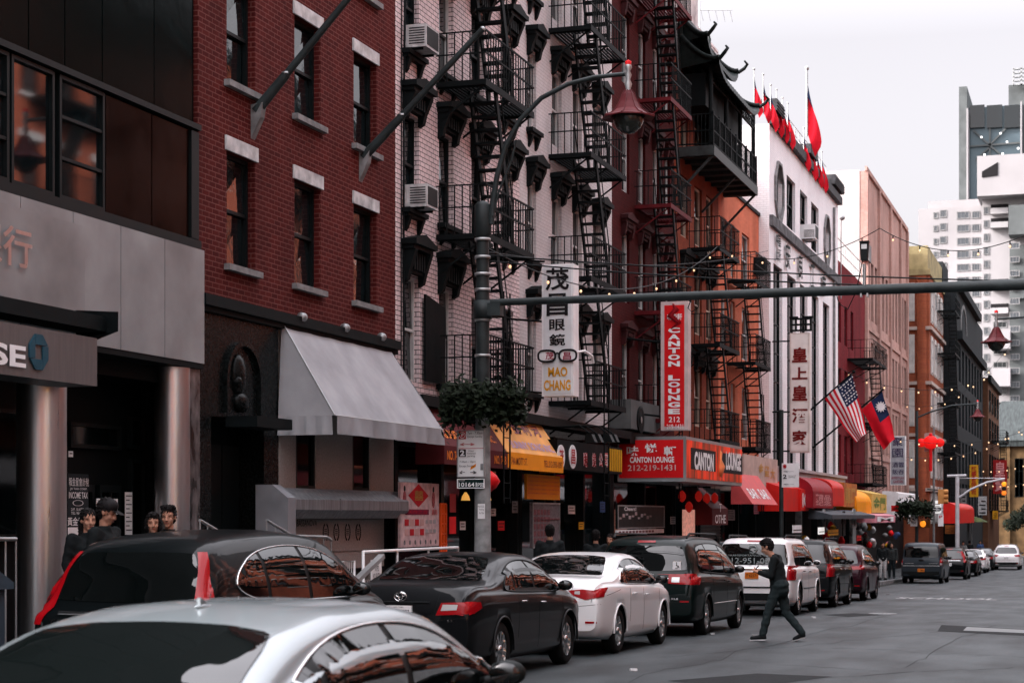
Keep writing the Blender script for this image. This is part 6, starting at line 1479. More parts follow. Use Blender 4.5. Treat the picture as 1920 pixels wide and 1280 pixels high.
camry = V(sedan, fin=None, pl=(M_white, M_ink, 'DRN-9253'), rear_lines=[([(-.36, .90), (.36, .90)], M_plast, .012)], trim=M_plast, hm=M_chrome)
LC = 6.65 + .91       # line of the parked cars
c_, bv_, _ = car('parked_car', 'black sedan with plate DRN-9253 parked behind the black crossover', 'car', 19.2, LC, camry, P_char, 'cars parked along the left kerb')
def emblem_ellipses(T, bvh, z, s=.055):
    l, n = hit(bvh, (0, z), 'rear', 1); q = MB(); X = l.x - .015
    for (cy, cz, a, b) in ((0, 0, 1.35, .95), (0, .1, .45, .8), (0, .35, 1.0, .45)): q.tube([(X, (cy + a * math.cos(t)) * s, z + (cz + b * math.sin(t)) * s) for t in [2 * math.pi * k / 24 for k in range(25)]], .006, 5, caps=False)
    put('emblem', q, M_chrome, T, local=True)
def rear_text(T, bvh, body, y, z, h, w_, m, nm='lettering', off=.012):
    l, n = hit(bvh, (y, z), 'rear', 1); q = MB(); text_mb(q, body, (l.x - off, y, z), (0, -1, 0), (0, 0, 1), h, w_, 0, .01); put(nm, q, m, T, local=True)
emblem_ellipses(c_, bv_, .965); rear_text(c_, bv_, 'LE', -.62, .70, .025, .07, M_chrome); rear_text(c_, bv_, 'CAMRY', .62, .985, .025, .2, M_chrome)
q50 = V(sedan, pl=(M_orp, M_ink, 'T 71830'), plate=.62, rim=M_rim, spokes=7, trim=M_chrome, handles=[(1.85, .86), (2.62, .83)],
    light=([(.40, .93), (.62, .945), (.87, .92), (.87, .84), (.66, .80), (.48, .86)], [(.0, .82), (.0, .93), (.2, .96), (.42, .97), (.2, .87)], [(.50, .915), (.58, .92), (.58, .875), (.50, .88)]), reflector=(.66, .47), lip=P_wht)
car('parked_car', 'white sedan with slanted red tail lights parked in front of the black sedan', 'car', 24.6, LC - .02, q50, P_wht, 'cars parked along the left kerb')
slv = V(sedan, top=[(0, .78), (.02, .90), (.06, 1.0), (.12, 1.05), (.3, 1.07), (.7, 1.08), (.9, 1.13), (1.25, 1.265), (1.65, 1.375), (2.2, 1.432), (2.7, 1.43), (3.1, 1.375), (3.5, 1.23), (3.95, 1.0), (4.2, .95), (4.5, .85), (4.7, .73), (4.78, .6), (4.8, .5)], fin=1.98, rg=('top', [(.80, .0), (.82, .60), (.9, .66), (1.52, .56), (1.58, .48), (1.62, 0), (1.58, -.48), (1.52, -.56), (.9, -.66), (.82, -.60)]),
    dlo=[(1.02, 1.00), (1.9, .99), (3.75, .96), (3.35, 1.20), (2.9, 1.33), (2.3, 1.37), (1.72, 1.325), (1.25, 1.16)], cuts=[.95, 1.50, 2.42, 3.62])
car('silver_sedan', 'silver sedan close to the camera with its roof and rear window at the bottom edge', 'car', 5.35, 3.83, slv, P_slv)
suv_top = [(0, .74), (.02, .88), (.06, .98), (.12, 1.05), (.2, 1.19), (.32, 1.42), (.44, 1.55), (.62, 1.625), (1.1, 1.675), (2.0, 1.70), (2.7, 1.66), (3.05, 1.58), (3.45, 1.36), (3.75, 1.13), (4.0, 1.05), (4.3, .94), (4.45, .78), (4.53, .55)]
crv = dict(L=4.53, W=.91, r=.35, ax=(.92, 3.54), top=suv_top, belt=[(0, .98), (.5, 1.06), (2, 1.03), (3.6, 1.0), (4.53, .85)], tum=.30, dlo=[(.66, 1.20), (1.1, 1.08), (2.2, 1.05), (3.62, 1.03), (3.2, 1.30), (2.8, 1.50), (2.2, 1.575), (1.5, 1.555), (1.0, 1.46), (.74, 1.33)], cuts=[.5, 1.32, 2.22, 3.4],
    seams=[[(1.3, .5), (1.32, 1.04)], [(2.2, .32), (2.22, 1.02)], [(3.3, .36), (3.34, 1.0)]], handles=[(1.48, .96), (2.38, .93)], mirror=(3.2, 1.07), trim=M_chrome,
    light=([(.76, .90), (.89, .92), (.85, 1.06), (.78, 1.25), (.66, 1.50), (.59, 1.50), (.68, 1.28), (.75, 1.08)], [(.0, .92), (.0, 1.04), (.22, 1.22), (.36, 1.5), (.46, 1.5), (.42, 1.25), (.36, 1.08), (.24, .92)]), rg=('rear', [(-.66, 1.10), (.66, 1.10), (.72, 1.16), (.58, 1.50), (.5, 1.53), (-.5, 1.53), (-.58, 1.50), (-.72, 1.16)]),
    ws=[(3.7, .5), (3.68, -.5), (3.6, -.64), (3.05, -.5), (3.02, .5), (3.6, .64)], plate=.80, spokes=5, rear_lines=[([(-.6, 1.0), (.6, 1.0)], M_chrome, .02)], rear_seams=[[(-.76, .66), (.76, .66)], [(-.76, .66), (-.8, 1.0)], [(.76, .66), (.8, 1.0)]], bumper=(.36, .52), reflector=(.62, .45), brake_lamp=(0, 1.585), pl=(M_white, M_ink, 'EJT 4402'))
T, bv, _ = car('parked_car', 'black crossover with tall red tail lights behind the silver roof', 'car', 13.8, 8.05, V(crv, pr=.88, brake_lamp=None, diag=[(-.08, .90), (.12, .90), (.13, 1.05), (.11, 1.2), (.12, 1.35), (.14, 1.53), (.06, 1.53), (.02, 1.35), (-.02, 1.2), (-.07, 1.05)]), P_blk, 'cars parked along the left kerb')
l, n = hit(bv, (0, 1.045), 'rear', 1); q = MB(); X = l.x - .02
for sg in (-1, 1): q.prism([(X, sg * .045, .985), (X, sg * .07, .985), (X, sg * .085, 1.075), (X, sg * .055, 1.075)], (.015, 0, 0))
q.box(X, X + .015, -.05, .05, 1.02, 1.04); put('emblem', q, M_chrome, T, local=True); rear_text(T, bv, 'CR-V', .55, .93, .045, .22, M_chrome)
van_s = dict(L=5.08, W=.98, r=.34, ax=(1.02, 4.05), top=[(0, .72), (.03, .9), (.08, 1.03), (.14, 1.14), (.26, 1.46), (.36, 1.62), (.55, 1.70), (1.4, 1.75), (2.8, 1.745), (3.4, 1.66), (4.0, 1.33), (4.4, 1.10), (4.8, .94), (5.0, .74), (5.08, .5)], belt=[(0, .98), (.5, 1.06), (4.1, .98), (5.08, .8)], tum=.27,
    dlo=[(.5, 1.13), (1.5, 1.10), (4.2, 1.02), (3.75, 1.32), (3.3, 1.54), (2.6, 1.63), (1.4, 1.625), (.72, 1.56), (.6, 1.4)], cuts=[.4, 1.5, 2.75, 4.05], seams=[[(1.48, .5), (1.5, 1.08)], [(2.72, .3), (2.75, 1.05)], [(3.78, .34), (3.85, 1.02)], [(.6, .98), (2.7, .96)]], handles=[(2.55, .95), (2.9, .93)], mirror=(3.75, 1.10), trim=M_plast,
    light=([(.46, .92), (.46, 1.07), (.92, 1.10), (.95, 1.0), (.95, .9)], [(.0, .9), (.0, 1.06), (.2, 1.10), (.36, 1.09), (.3, .92)], [(.52, .94), (.52, 1.03), (.66, 1.03), (.66, .94)]), rg=('rear', [(-.74, 1.14), (.74, 1.14), (.78, 1.2), (.66, 1.55), (.58, 1.58), (-.58, 1.58), (-.66, 1.55), (-.78, 1.2)]),
    ws=[(4.3, .5), (4.28, -.5), (4.2, -.66), (3.45, -.56), (3.42, .56), (4.2, .66)], plate=.86, spokes=7, moulding=.55, rails=1.76, rear_lines=[([(-.46, 1.0), (.46, 1.0)], M_chrome, .022), ([(.3, .62), (.84, .62)], M_chrome, .010)], reflector=(.68, .6), pl=(M_white, M_ink, 'GHB 6120'), rear_seams=[[(-.8, .6), (.8, .6)]], brake_lamp=(0, 1.63))
T, bv, _ = car('parked_car', 'dark green-black minivan with roof rails and a wheelchair sticker in its rear window', 'minivan', 30.85, LC + .04, van_s, P_blk2, 'cars parked along the left kerb')
l, n = hit(bv, (-.60, 1.23), 'rear', 1); q = MB(); up = Vector((.0, 0, 1)); X = l.x - .03; q.box(X, X + .01, -.66, -.52, 1.17, 1.31); st = put('wheelchair_sticker', q, M_white, T, local=True)
q = MB(); X -= .004; q.tube([(X, -.585, 1.285), (X, -.588, 1.235), (X, -.615, 1.235), (X, -.63, 1.20)], .007, 5); q.tube([(X, -.583 + .028 * math.cos(t), 1.215 + .028 * math.sin(t)) for t in np.linspace(1.2, 5.6, 12)], .005, 5); q.sphere((X, -.585, 1.29), .009, 6, 5); put('symbol', q, M_ink, st, local=True)
rear_text(T, bv, 'SIENNA XLE', -.45, .66, .03, .4, M_chrome)
pil = V(crv, L=4.85, W=.97, r=.38, ax=(1.0, 3.75), top=[(0, .78), (.02, .95), (.05, 1.07), (.1, 1.16), (.2, 1.48), (.28, 1.66), (.42, 1.76), (.7, 1.79), (2.6, 1.80), (3.05, 1.74), (3.5, 1.46), (3.82, 1.18), (4.5, 1.08), (4.75, .95), (4.85, .6)], belt=[(0, 1.06), (.5, 1.1), (4, 1.08), (4.85, .9)], tum=.2, crown=.015,
    dlo=[(.55, 1.15), (1.4, 1.14), (3.65, 1.12), (3.3, 1.42), (3.0, 1.62), (2.5, 1.66), (1.4, 1.66), (.62, 1.64)], cuts=[.35, 1.35, 2.3, 3.55], seams=[[(1.33, .5), (1.35, 1.12)], [(2.28, .32), (2.3, 1.1)], [(3.3, .4), (3.34, 1.1)]], handles=[(1.6, 1.02), (2.5, 1.0)], mirror=(3.3, 1.16), trim=None,
    light=([(.80, .82), (.95, .83), (.94, 1.16), (.82, 1.16)], [(.0, .84), (.0, 1.16), (.14, 1.16), (.16, .86)]), rg=('rear', [(-.78, 1.17), (.78, 1.17), (.82, 1.2), (.74, 1.62), (.68, 1.66), (-.68, 1.66), (-.74, 1.62), (-.82, 1.2)]), plate=.93, pl=(M_orp, M_ink, 'T 62571'), rails=1.82, moulding=.62, mm=M_plast,
    rear_lines=[([(-.45, 1.08), (.45, 1.08)], M_chrome, .03), ([(-.86, .66), (.86, .66)], M_plast, .018)], rear_seams=[], bumper=(.36, .52), brake_lamp=(0, 1.70), lip=P_wht, reflector=None, hm=M_plast)
T, bv, _ = car('parked_car', 'white boxy SUV with 212-951-0507 on its rear window and an orange plate', 'suv', 41.45, LC + .05, pil, P_wht, 'cars parked along the left kerb')
M_wtxt = mat('window_lettering', (.30, .34, .34), .6)
rear_text(T, bv, '212-951-0507', 0, 1.27, .13, 1.25, M_wtxt, off=.09); rear_text(T, bv, 'TRANSPORTATION  SERVICE', 0, 1.39, .04, 1.15, M_wtxt, off=.07)
l, n = hit(bv, (0, 1.52), 'rear', 1); q = MB(); q.tube([(l.x - .05 + .02, .02 + .1 * math.cos(t), 1.53 + .09 * math.sin(t)) for t in np.linspace(.6, 5.4, 16)], .016, 5); q.tube([(l.x - .03, -.02, 1.52), (l.x - .03, -.1, 1.54)], .014, 5); put('emblem', q, M_wtxt, T, local=True)
s2 = V(crv, pl=(M_white, M_ink, 'HDK 3391'), trim=M_chrome, rails=1.70)
T, bv, _ = car('parked_car', 'black SUV parked directly in front of the white boxy SUV', 'suv', 47.85, LC + .05, V(pil, rails=1.8, trim=M_chrome, lip=P_blk, hm=M_chrome, pl=(M_white, M_ink, 'HDK 3391'), tum=.26, rear_lines=[([(-.45, 1.08), (.45, 1.08)], M_plast, .02)], mm=M_plast, reflector=(.6, .45)), P_blk, 'cars parked along the left kerb')
car('parked_car', 'dark wine compact SUV, last car before the gap and the charcoal van', 'suv', 54.6, LC + .0, V(crv, pl=(M_white, M_ink, 'JBN 8254'), light=([(.42, 1.02), (.86, 1.05), (.88, .96), (.6, .93)], [(.0, .95), (.0, 1.06), (.3, 1.1), (.42, 1.07)]), rear_lines=[]), P_wine, 'cars parked along the left kerb')
tv = dict(L=5.1, W=.96, r=.34, ax=(1.0, 4.15), top=[(0, .9), (.02, 1.05), (.05, 1.18), (.12, 1.62), (.2, 1.8), (.4, 1.87), (.8, 1.89), (3.5, 1.88), (3.9, 1.74), (4.4, 1.25), (4.7, 1.1), (5.0, .9), (5.1, .6)], belt=[(0, 1.05), (.5, 1.1), (4.3, 1.06), (5.1, .85)], tum=.13, rc=.1,
    dlo=[(.3, 1.15), (2, 1.14), (4.3, 1.12), (4.0, 1.42), (3.7, 1.66), (2, 1.68), (.36, 1.68)], cuts=[.2, 1.7, 3.0, 4.2], seams=[[(1.6, .4), (1.62, 1.1)], [(3.0, .3), (3.0, 1.1)], [(.5, 1.0), (3.0, 1.0)]], handles=[(3.15, 1.0)], mirror=(3.95, 1.15), trim=None,
    light=([(.84, .85), (.94, .86), (.93, 1.2), (.85, 1.2)], None, [(.85, .86), (.93, .86), (.93, .95), (.85, .95)]), rg=('rear', [(-.72, 1.2), (.72, 1.2), (.78, 1.26), (.74, 1.66), (.66, 1.72), (-.66, 1.72), (-.74, 1.66), (-.78, 1.26)]), ws=[(4.6, .5), (4.58, -.5), (4.5, -.7), (3.95, -.62), (3.92, .62), (4.5, .7)], plate=.62, pl=(M_orp, M_ink, 'T 73846'), spokes=6,
    rear_lines=[([(-.84, .82), (.84, .82)], M_galv, .014), ([(.35, .93), (.75, .93)], M_galv, .008), ([(-.75, .93), (-.35, .93)], M_galv, .008)], rear_seams=[[(0, .5), (0, 1.8)]], bumper=(.36, .56))
T, bv, _ = car('parked_van', 'charcoal passenger van with an orange plate standing past the kerb gap', 'van', 86.0, 7.85, tv, P_gry)
l, n = hit(bv, (0, 1.06), 'rear', 1); q = MB(); q.sphere((l.x - .01, 0, 1.08), .1, 12, 6, (.1, 1.3, .5)); put('emblem', q, M_ink, T, local=True)
fsed = V(sedan, spokes=5)
car('parked_car', 'black SUV immediately beyond the charcoal van', 'suv', 98.5, LC, V(crv, pl=(M_white, M_ink, 'FZW 1180')), P_blk, 'cars parked far down the left kerb')
car('parked_car', 'black sedan between the far black SUV and the far white sedan', 'car', 107.5, LC, V(fsed, pl=(M_white, M_ink, 'HHY 5507')), P_blk, 'cars parked far down the left kerb')
car('parked_car', 'small white sedan far down the kerb beyond the van', 'car', 116, LC, V(q50, pl=(M_white, M_ink, 'GTD 2904')), P_wht, 'cars parked far down the left kerb')
car('parked_car', 'farthest dark sedan of the kerbside row beyond the small white sedan', 'car', 124.5, LC, V(fsed, pl=(M_white, M_ink, 'EVA 7716')), P_char, 'cars parked far down the left kerb')
T, bv, _ = car('white_car', 'white wagon driving in the lane at the far right', 'car', 127.0, 5.95, V(crv, pl=(M_white, M_ink, 'HNE 6638'), light=([(.5, 1.0), (.86, 1.03), (.88, .90), (.62, .88)], [(.0, .9), (.0, 1.03), (.3, 1.06)]), rails=1.70, rear_lines=[([(-.3, .92), (.3, .92)], M_chrome, .014)], lip=P_wht), P_wht)
# ================================================================ lamp post with mast arm
sp = SX(905, 9.35); LP = 9.35; zg = road_z(sp) + .15
t = thing('lamp_post', 'tall dark green-grey street pole wrapped in bands and carrying the long horizontal arm', 'street pole', (sp, LP, zg))
_, zt_ = PS(915, 385, sp)
mb = MB(); mb.tube([(sp, LP, 3.2), (sp, LP, zt_ - .5)], [.115, .1], 16); mb.lathe([(.1, zt_ - .5), (.13, zt_ - .48), (.13, zt_), (.08, zt_ + .06), (0, zt_ + .08)], (sp, LP, 0), 16)
put('shaft', mb, M_pole, t)
mb = MB(); mb.tube([(sp, LP, zg), (sp, LP, 3.2)], [.145, .118], 16); mb.lathe([(.26, zg), (.26, zg + .1), (.18, zg + .35), (.145, zg + .5)], (sp, LP, 0), 16); put('lower_shaft', mb, M_poleg, t)
for k, z in enumerate((4.05, 4.62, 5.1, 5.35, 5.62, 5.9)):
    mb = MB(); mb.lathe([(.118, z), (.128, z), (.128, z + .045), (.118, z + .045)], (sp, LP, 0), 16); put('band', mb, M_galv, t)
mb = MB(); mb.lathe([(.12, 4.66), (.15, 4.66), (.15, 4.95), (.12, 4.95)], (sp, LP, 0), 16); mb.box(sp - .1, sp + .1, LP - .32, LP - .1, 4.7, 4.9); put('clamp', mb, M_pole, t)
l2, z2 = PS(1990, 531, sp)
mb = MB(); mb.tube([(sp, LP - .12, PS(925, 567, sp)[1]), (sp, l2, z2)], [.055, .085], 12); put('mast_arm', mb, M_pole, t)
def pspts(pts, s): return [(s, *PS(x, y, s)) for x, y in pts]
mb = MB(); mb.tube(pspts([(921, 420), (924, 380), (932, 330), (948, 275), (975, 225), (1015, 184), (1065, 158), (1115, 145), (1172, 139)], sp), [.05, .05, .045, .045, .04, .04, .038, .036, .035], 10)
mb.tube(pspts([(915, 405), (927, 405)], sp), .05, 8); put('lamp_arm', mb, M_pole, t)
mb = MB(); mb.tube(pspts([(918, 430), (935, 360), (960, 300), (968, 262)], sp), .018, 6); put('arm_stay', mb, M_pole, t)
def pagoda_lamp(label, s, lat, z, k=1.0, arm=None, cat='street lamp', grp=None):
    t = thing('street_lamp', label, cat, (s, lat, z), grp)
    mb = MB(); mb.lathe([(0, .58 * k), (.05 * k, .55 * k), (.045 * k, .48 * k)], (s, lat, z), 12); put('red_finial', mb, M_signred, t)
    mb = MB(); mb.lathe([(.045 * k, .50 * k), (.06 * k, .46 * k), (.03 * k, .40 * k), (.055 * k, .34 * k), (.03 * k, .27 * k), (.06 * k, .2 * k), (.035 * k, .12 * k), (.05 * k, .08 * k)], (s, lat, z), 12); put('stem', mb, M_galv, t)
    mb = MB(); n = 8; prof = [(.05, .10), (.10, .04), (.15, -.08), (.22, -.20), (.32, -.28), (.42, -.315), (.42, -.335), (.28, -.30)]
    mb.lathe([(a * k, b * k) for a, b in prof], (s, lat, z), 8, 'Z', False)
    for q in range(8): a = 2 * math.pi * q / 8; mb.tube([(s + math.cos(a) * r_ * k, lat + math.sin(a) * r_ * k, z + (h_ + .008) * k) for r_, h_ in prof[:6]], .008 * k, 5)
    put('pagoda_hood', mb, mat('dark_red_lamp_hood', (.085, .007, .010), .5, 0, .15, spec=.2), t)
    mb = MB(); mb.lathe([(.28, -.30), (.27, -.42), (.24, -.5), (.15, -.58), (0, -.61)], (s, lat, z), 16) if False else mb.lathe([(.24 * k, -.3 * k), (.24 * k, -.38 * k), (.19 * k, -.48 * k), (.1 * k, -.56 * k), (0, -.58 * k)], (s, lat, z), 16); put('globe', mb, mat('smoked_lamp_globe', (.02, .024, .02), .2, 0, 0, ior=1.5), t)
    if arm: mb = MB(); mb.tube(arm, .03, 8); put('arm', mb, M_pole, t)
    return t
l_, z_ = PS(1178, 182, sp); pagoda_lamp('large red pagoda-hooded street lamp hanging above the fire escapes', sp, l_, z_, 1.0)
s_b = 52; l_, z_ = PS(1868, 620, s_b); lr, zr_ = PS(1990, 599, s_b)
pagoda_lamp('smaller red pagoda-hooded lamp at the right edge', s_b, l_, z_, 1.0, [(s_b, l_, z_ + .32), (s_b, l_ - 1, z_ + .37), (s_b, lr, zr_)])
# signal controller on the arm
sc2 = sp; l_, z_ = PS(1621, 548, sp); t = thing('camera_box', 'black camera box on a short pipe standing on the horizontal arm', 'camera', (sp, l_, z_))
mb = MB(); mb.tube([(sp, l_, z_ - .03), (sp, l_, PS(1621, 495, sp)[1])], .026, 8); mb.box(sp - .05, sp + .05, l_ - .06, l_ - .035, z_ - .07, z_ + .06); mb.box(sp - .05, sp + .05, l_ + .035, l_ + .06, z_ - .07, z_ + .06); put('pipe', mb, M_galv, t)
mb = MB(); z0, z1 = PS(1621, 488, sp)[1], PS(1621, 455, sp)[1]; mb.prism([(sp - .06, l_ - .05, z0), (sp - .06, l_ + .05, z0), (sp - .06, l_ + .065, z1), (sp - .06, l_ - .065, z1)], (.12, 0, 0)); mb.box(sp - .07, sp + .07, l_ - .07, l_ + .07, z1, z1 + .02); put('housing', mb, M_plast, t)
mb = MB(); mb.box(sp - .064, sp - .061, l_ - .04, l_ + .04, z1 - .1, z1 - .03); put('lens', mb, M_clear, t)
mb = MB(); mb.tube([(sp, l_ + .03, z0), (sp - .02, l_ + .12, z_ + .02), (sp, l_ + .25, z_ - .25), (sp, l_ + .38, z_ - .15), (sp, l_ + .42, z_)], .008, 5); put('cable', mb, M_plast, t)
l_, z_ = PS(1297, 570, sp); t = thing('cable_loop', 'small hanging cable loop under the arm above the red vertical sign', 'cable', (sp, l_, z_))
mb = MB(); mb.tube([(sp, l_, z_ + .1), (sp, l_ + .06, z_ - .06), (sp, l_, z_ - .12), (sp, l_ - .1, z_ - .06), (sp, l_ - .12, z_ + .3), (sp, l_ - .14, z_ + .6)], .009, 5); put('cable', mb, M_plast, t)
# signs and planter on the pole
def psign(name, label, cat, xa, xb, ya, yb, s, m, border=None): return fboard(name, label, cat, xa, xb, ya, yb, s, m, .012, border, None, .012)
sg_ = sp - .17
t = psign('parking_sign', 'white No Parking and 2 hour metered parking sign on the near pole', 'sign', 858, 909, 806, 894, sg_, M_white, M_galv)
def pft(b, xa, xb, ya, yb, m=M_ink, bold=.0, s=None): return ft(t, b, xa, xb, ya, yb, (s or sg_) - .004, m, bold)
pft('■', 860.5, 874, 808, 823, M_redink); ft(t, 'Ⓟ', 861.5, 873, 809.5, 821.5, sg_ - .016, M_white, .01); pft('7am - 7:30am', 877, 905, 809, 814); pft('Except Sunday', 877, 905, 816, 821); pft('←', 863, 877, 830, 835, M_redink, .03); pft('→', 876, 890, 830, 835, M_redink, .03)
mb = MB(); l0, z0 = PS(860, 840.5, sg_); l1, z1 = PS(907, 841.5, sg_); mb.box(sg_ - .006, sg_ - .002, l1, l0, z0 - .004, z0 + .004); put('rule', mb, M_redink, t)
pft('■', 860.5, 874, 842, 856, M_ink); ft(t, '2', 863, 871.5, 843.5, 854.5, sg_ - .016, M_white, .04); pft('Hour\nmetered\nparking', 876, 892, 843, 857); pft('7:30am - 10pm', 862, 892, 863, 868); pft('Except Sunday', 862, 890, 871, 876); pft('←', 862, 872, 882, 888, M_ink, .03); pft('→', 882, 894, 882, 888, M_ink, .03)
mb = MB(); l0, z0 = PS(882, 878, sg_); l1, z1 = PS(893, 871, sg_); mb.prism([(sg_ - .006, l0, z0 - .02), (sg_ - .006, l0 - .01, z0 + .03), (sg_ - .006, l1, z1 + .02), (sg_ - .006, l1 + .01, z1 - .03)], (.003, 0, 0)); put('orange_sticker', mb, M_orange, t)
mb = MB(); l0, z0 = PS(901, 881, sg_); l1, z1 = PS(906, 869, sg_); mb.box(sg_ - .006, sg_ - .003, l1, l0, z0, z1); put('grey_sticker', mb, M_stone_d, t)
t = psign('zone_plate', 'dark green zone plate reading 101641 below the parking sign', 'sign', 858, 909, 897, 915, sg_, mat('dark_green_enamel', (.01, .03, .028), .5), M_white)
pft('Zone#', 861, 872, 899, 901.5, M_white); pft('101641', 861, 894, 904, 912, M_white, .01); pft('P⊠', 896, 907, 905, 912, M_white, .0)
t = psign('paper_notice', 'white paper notice taped round the lower part of the near pole', 'notice', 896, 909, 944, 972, sp - .165, M_white); pft('NOTICE', 897, 908, 947, 951, s=sp - .165); pft('Parking', 899, 908, 953, 957, s=sp - .165); pft('for film', 899, 908, 959, 963, s=sp - .165)
def planter(label, s, lat, z, rx, rz, n, seed, sc=.075):
    rr = random.Random(seed); t = thing('hanging_planter', label, 'planter', (s, lat, z))
    mb = MB(); mb.lathe([(.05, -.2), (rx * .5, -.15), (rx * .6, .05), (rx * .55, .05)], (s, lat, z), 16); mb.tube([(s, lat - rx * .6, z + .02), (s, lat + rx * .6, z + .02)], .02, 6); put('basket', mb, M_plast, t)
    mb = MB()
    for i in range(n):
        a = rr.uniform(0, 6.283); q = rr.random() ** .5; d = rr.gauss(0, .45)
        drop = -abs(rr.gauss(0, .35)) * (q ** 2) if rr.random() < .5 else 0
        p = Vector((s + math.cos(a) * rx * q, lat + math.sin(a) * rx * q * 1.0, z + rz * (d * .55 + drop)))
        u = Vector((rr.gauss(0, 1), rr.gauss(0, 1), rr.gauss(0, 1))).normalized() * sc * rr.uniform(.6, 1.2); v = u.orthogonal().normalized() * sc * .5; mb.quad(p - u, p - v, p + u, p + v)
    for k in range(26):
        a = rr.uniform(0, 6.283); x, y = s + math.cos(a) * rx * rr.uniform(.5, 1), lat + math.sin(a) * rx * rr.uniform(.5, 1.1); L_ = rr.uniform(.25, .75) * rz
        for j in range(int(L_ / .035)): p = Vector((x + rr.gauss(0, .025), y + rr.gauss(0, .03), z - j * .035)); u = Vector((rr.gauss(0, 1), rr.gauss(0, 1), rr.gauss(0, 1))).normalized() * sc * .55; v = u.orthogonal().normalized() * sc * .3; mb.quad(p - u, p - v, p + u, p + v)
    put('foliage', mb, M_leaf, t)
l_, z_ = PS(907, 752, sp); planter('wide dark leafy flower basket hung round the near pole', sp, LP, z_, .68, .5, 4600, 3)
# flag staffs on the brick house
for (xa, ya, xb, yb, lt, lb) in ((470, 222, 655, -5, 8.9, 'bare flag staff slanting up from the brick wall beside the first window column'), (672, 308, 905, 55, 8.6, 'bare flag staff slanting up from the right end of the brick wall')):
    s0, z0 = PL(xa + 4, ya - 12, LF); 
    t = thing('flag_staff', lb, 'flag staff', (s0, LF, z0))
    lt_, zt2 = PS(xb, yb, s0 + .1)
    a = Vector((s0, LF - .05, z0)); b = Vector((s0 + .1, lt_, zt2)); d = b - a
    mb = MB(); mb.tube([a, a + d * .33], [.085, .07], 12); mb.tube([a + d * .33, b], [.058, .05], 12); put('pole', mb, M_pole, t)
    mb = MB(); mb.lathe([(.07, 0), (.075, .03), (.06, .03)], (0, 0, 0), 10); q = a + d * .33; mb.v = [(v[0] + q.x, v[1] + q.y, v[2] + q.z) for v in mb.v]; mb.sphere(b, .05, 10, 6); put('collar', mb, M_galv, t)
    mb = MB(); mb.prism([(s0 - .07, LF, z0 + .1), (s0 - .07, LF, z0 - .42), (s0 - .07, LF - .16, z0 - .1), (s0 - .07, LF - .2, z0 + .12)], (.14, 0, 0)); put('wall_bracket', mb, M_stone_d, t)
# ================================================================ flags
def cloth(name, T, corners, s, fn_mi, mats, nu=26, nv=20, wave=.12):
    """corners (photo px) hoist tip, hoist base, fly base, fly tip on plane s"""
    P = [Vector((s, *PS(x, y, s))) for x, y in corners]; mb = MB(); vs = []
    for j in range(nv + 1):
        v = j / nv
        for i in range(nu + 1):
            u = i / nu; p = P[0].lerp(P[1], u).lerp(P[3].lerp(P[2], u), v); p.x += wave * math.sin(u * 7 + v * 2.0) * (.25 + v * .75); p.y += wave * .3 * math.sin(v * 8 + u * 3) * v; vs.append(p)
    W_ = nu + 1; mb.v = [tuple(v) for v in vs]
    for j in range(nv):
        for i in range(nu): mb.f.append([j * W_ + i, j * W_ + i + 1, (j + 1) * W_ + i + 1, (j + 1) * W_ + i]); mb.m.append(fn_mi((i + .5) / nu, (j + .5) / nv)); mb.sm.append(True)
    o = put(name, mb, mats, T); return o, lambda u, v: vs[min(int(v * nv), nv) * W_ + min(int(u * nu), nu)]
sF = 78.0
t = thing('national_flag', 'striped red and white flag with starred blue canton on a slanting staff', 'flag', (sF, 10.4, 6.5))
o, at = cloth('cloth', t, [(1597, 701), (1546, 747), (1603, 829), (1626, 812)], sF, lambda u, v: (2 if (u < .54 and v < .42) else (0 if int(u * 13) % 2 == 0 else 1)), [M_flagred, M_flagwhite, M_flagblue])
mb = MB()
for i in range(9):
    for j in range(6 if i % 2 == 0 else 5):
        p = at(.03 + i * .058, .03 + (j + (0 if i % 2 == 0 else .5)) * .068); mb.add([(p.x - .03, p.y - .035, p.z), (p.x - .03, p.y, p.z - .035), (p.x - .03, p.y + .035, p.z), (p.x - .03, p.y, p.z + .035)], [(0, 1, 2, 3)])
put('star_pattern', mb, M_flagwhite, t)
a = Vector((sF, *PS(1470, 812, sF))); b = Vector((sF, *PS(1601, 697, sF))); mb = MB(); mb.tube([a, b], .04, 8); mb.sphere(b, .07, 8, 6); put('staff', mb, M_iron, t)
sF2 = 80.5
t = thing('national_flag', 'red flag with a white sun on a blue canton beside the striped flag', 'flag', (sF2, 9, 6))
o, at = cloth('cloth', t, [(1654, 733), (1616, 768), (1655, 843), (1679, 822)], sF2, lambda u, v: (1 if (u < .52 and v < .52) else 0), [M_flagred, M_flagblue])
c = at(.26, .27); mb = MB(); pts = []
for k in range(24): r_ = .26 if k % 2 == 0 else .15; pts.append((c.x - .12, c.y + r_ * math.cos(k * math.pi / 12), c.z + r_ * math.sin(k * math.pi / 12)))
mb.prism(pts, (-.01, 0, 0)); put('white_sun', mb, M_flagwhite, t)
a = Vector((sF2, *PS(1520, 842, sF2))); b = Vector((sF2, *PS(1657, 729, sF2))); mb = MB(); mb.tube([a, b], .04, 8); put('staff', mb, M_iron, t)
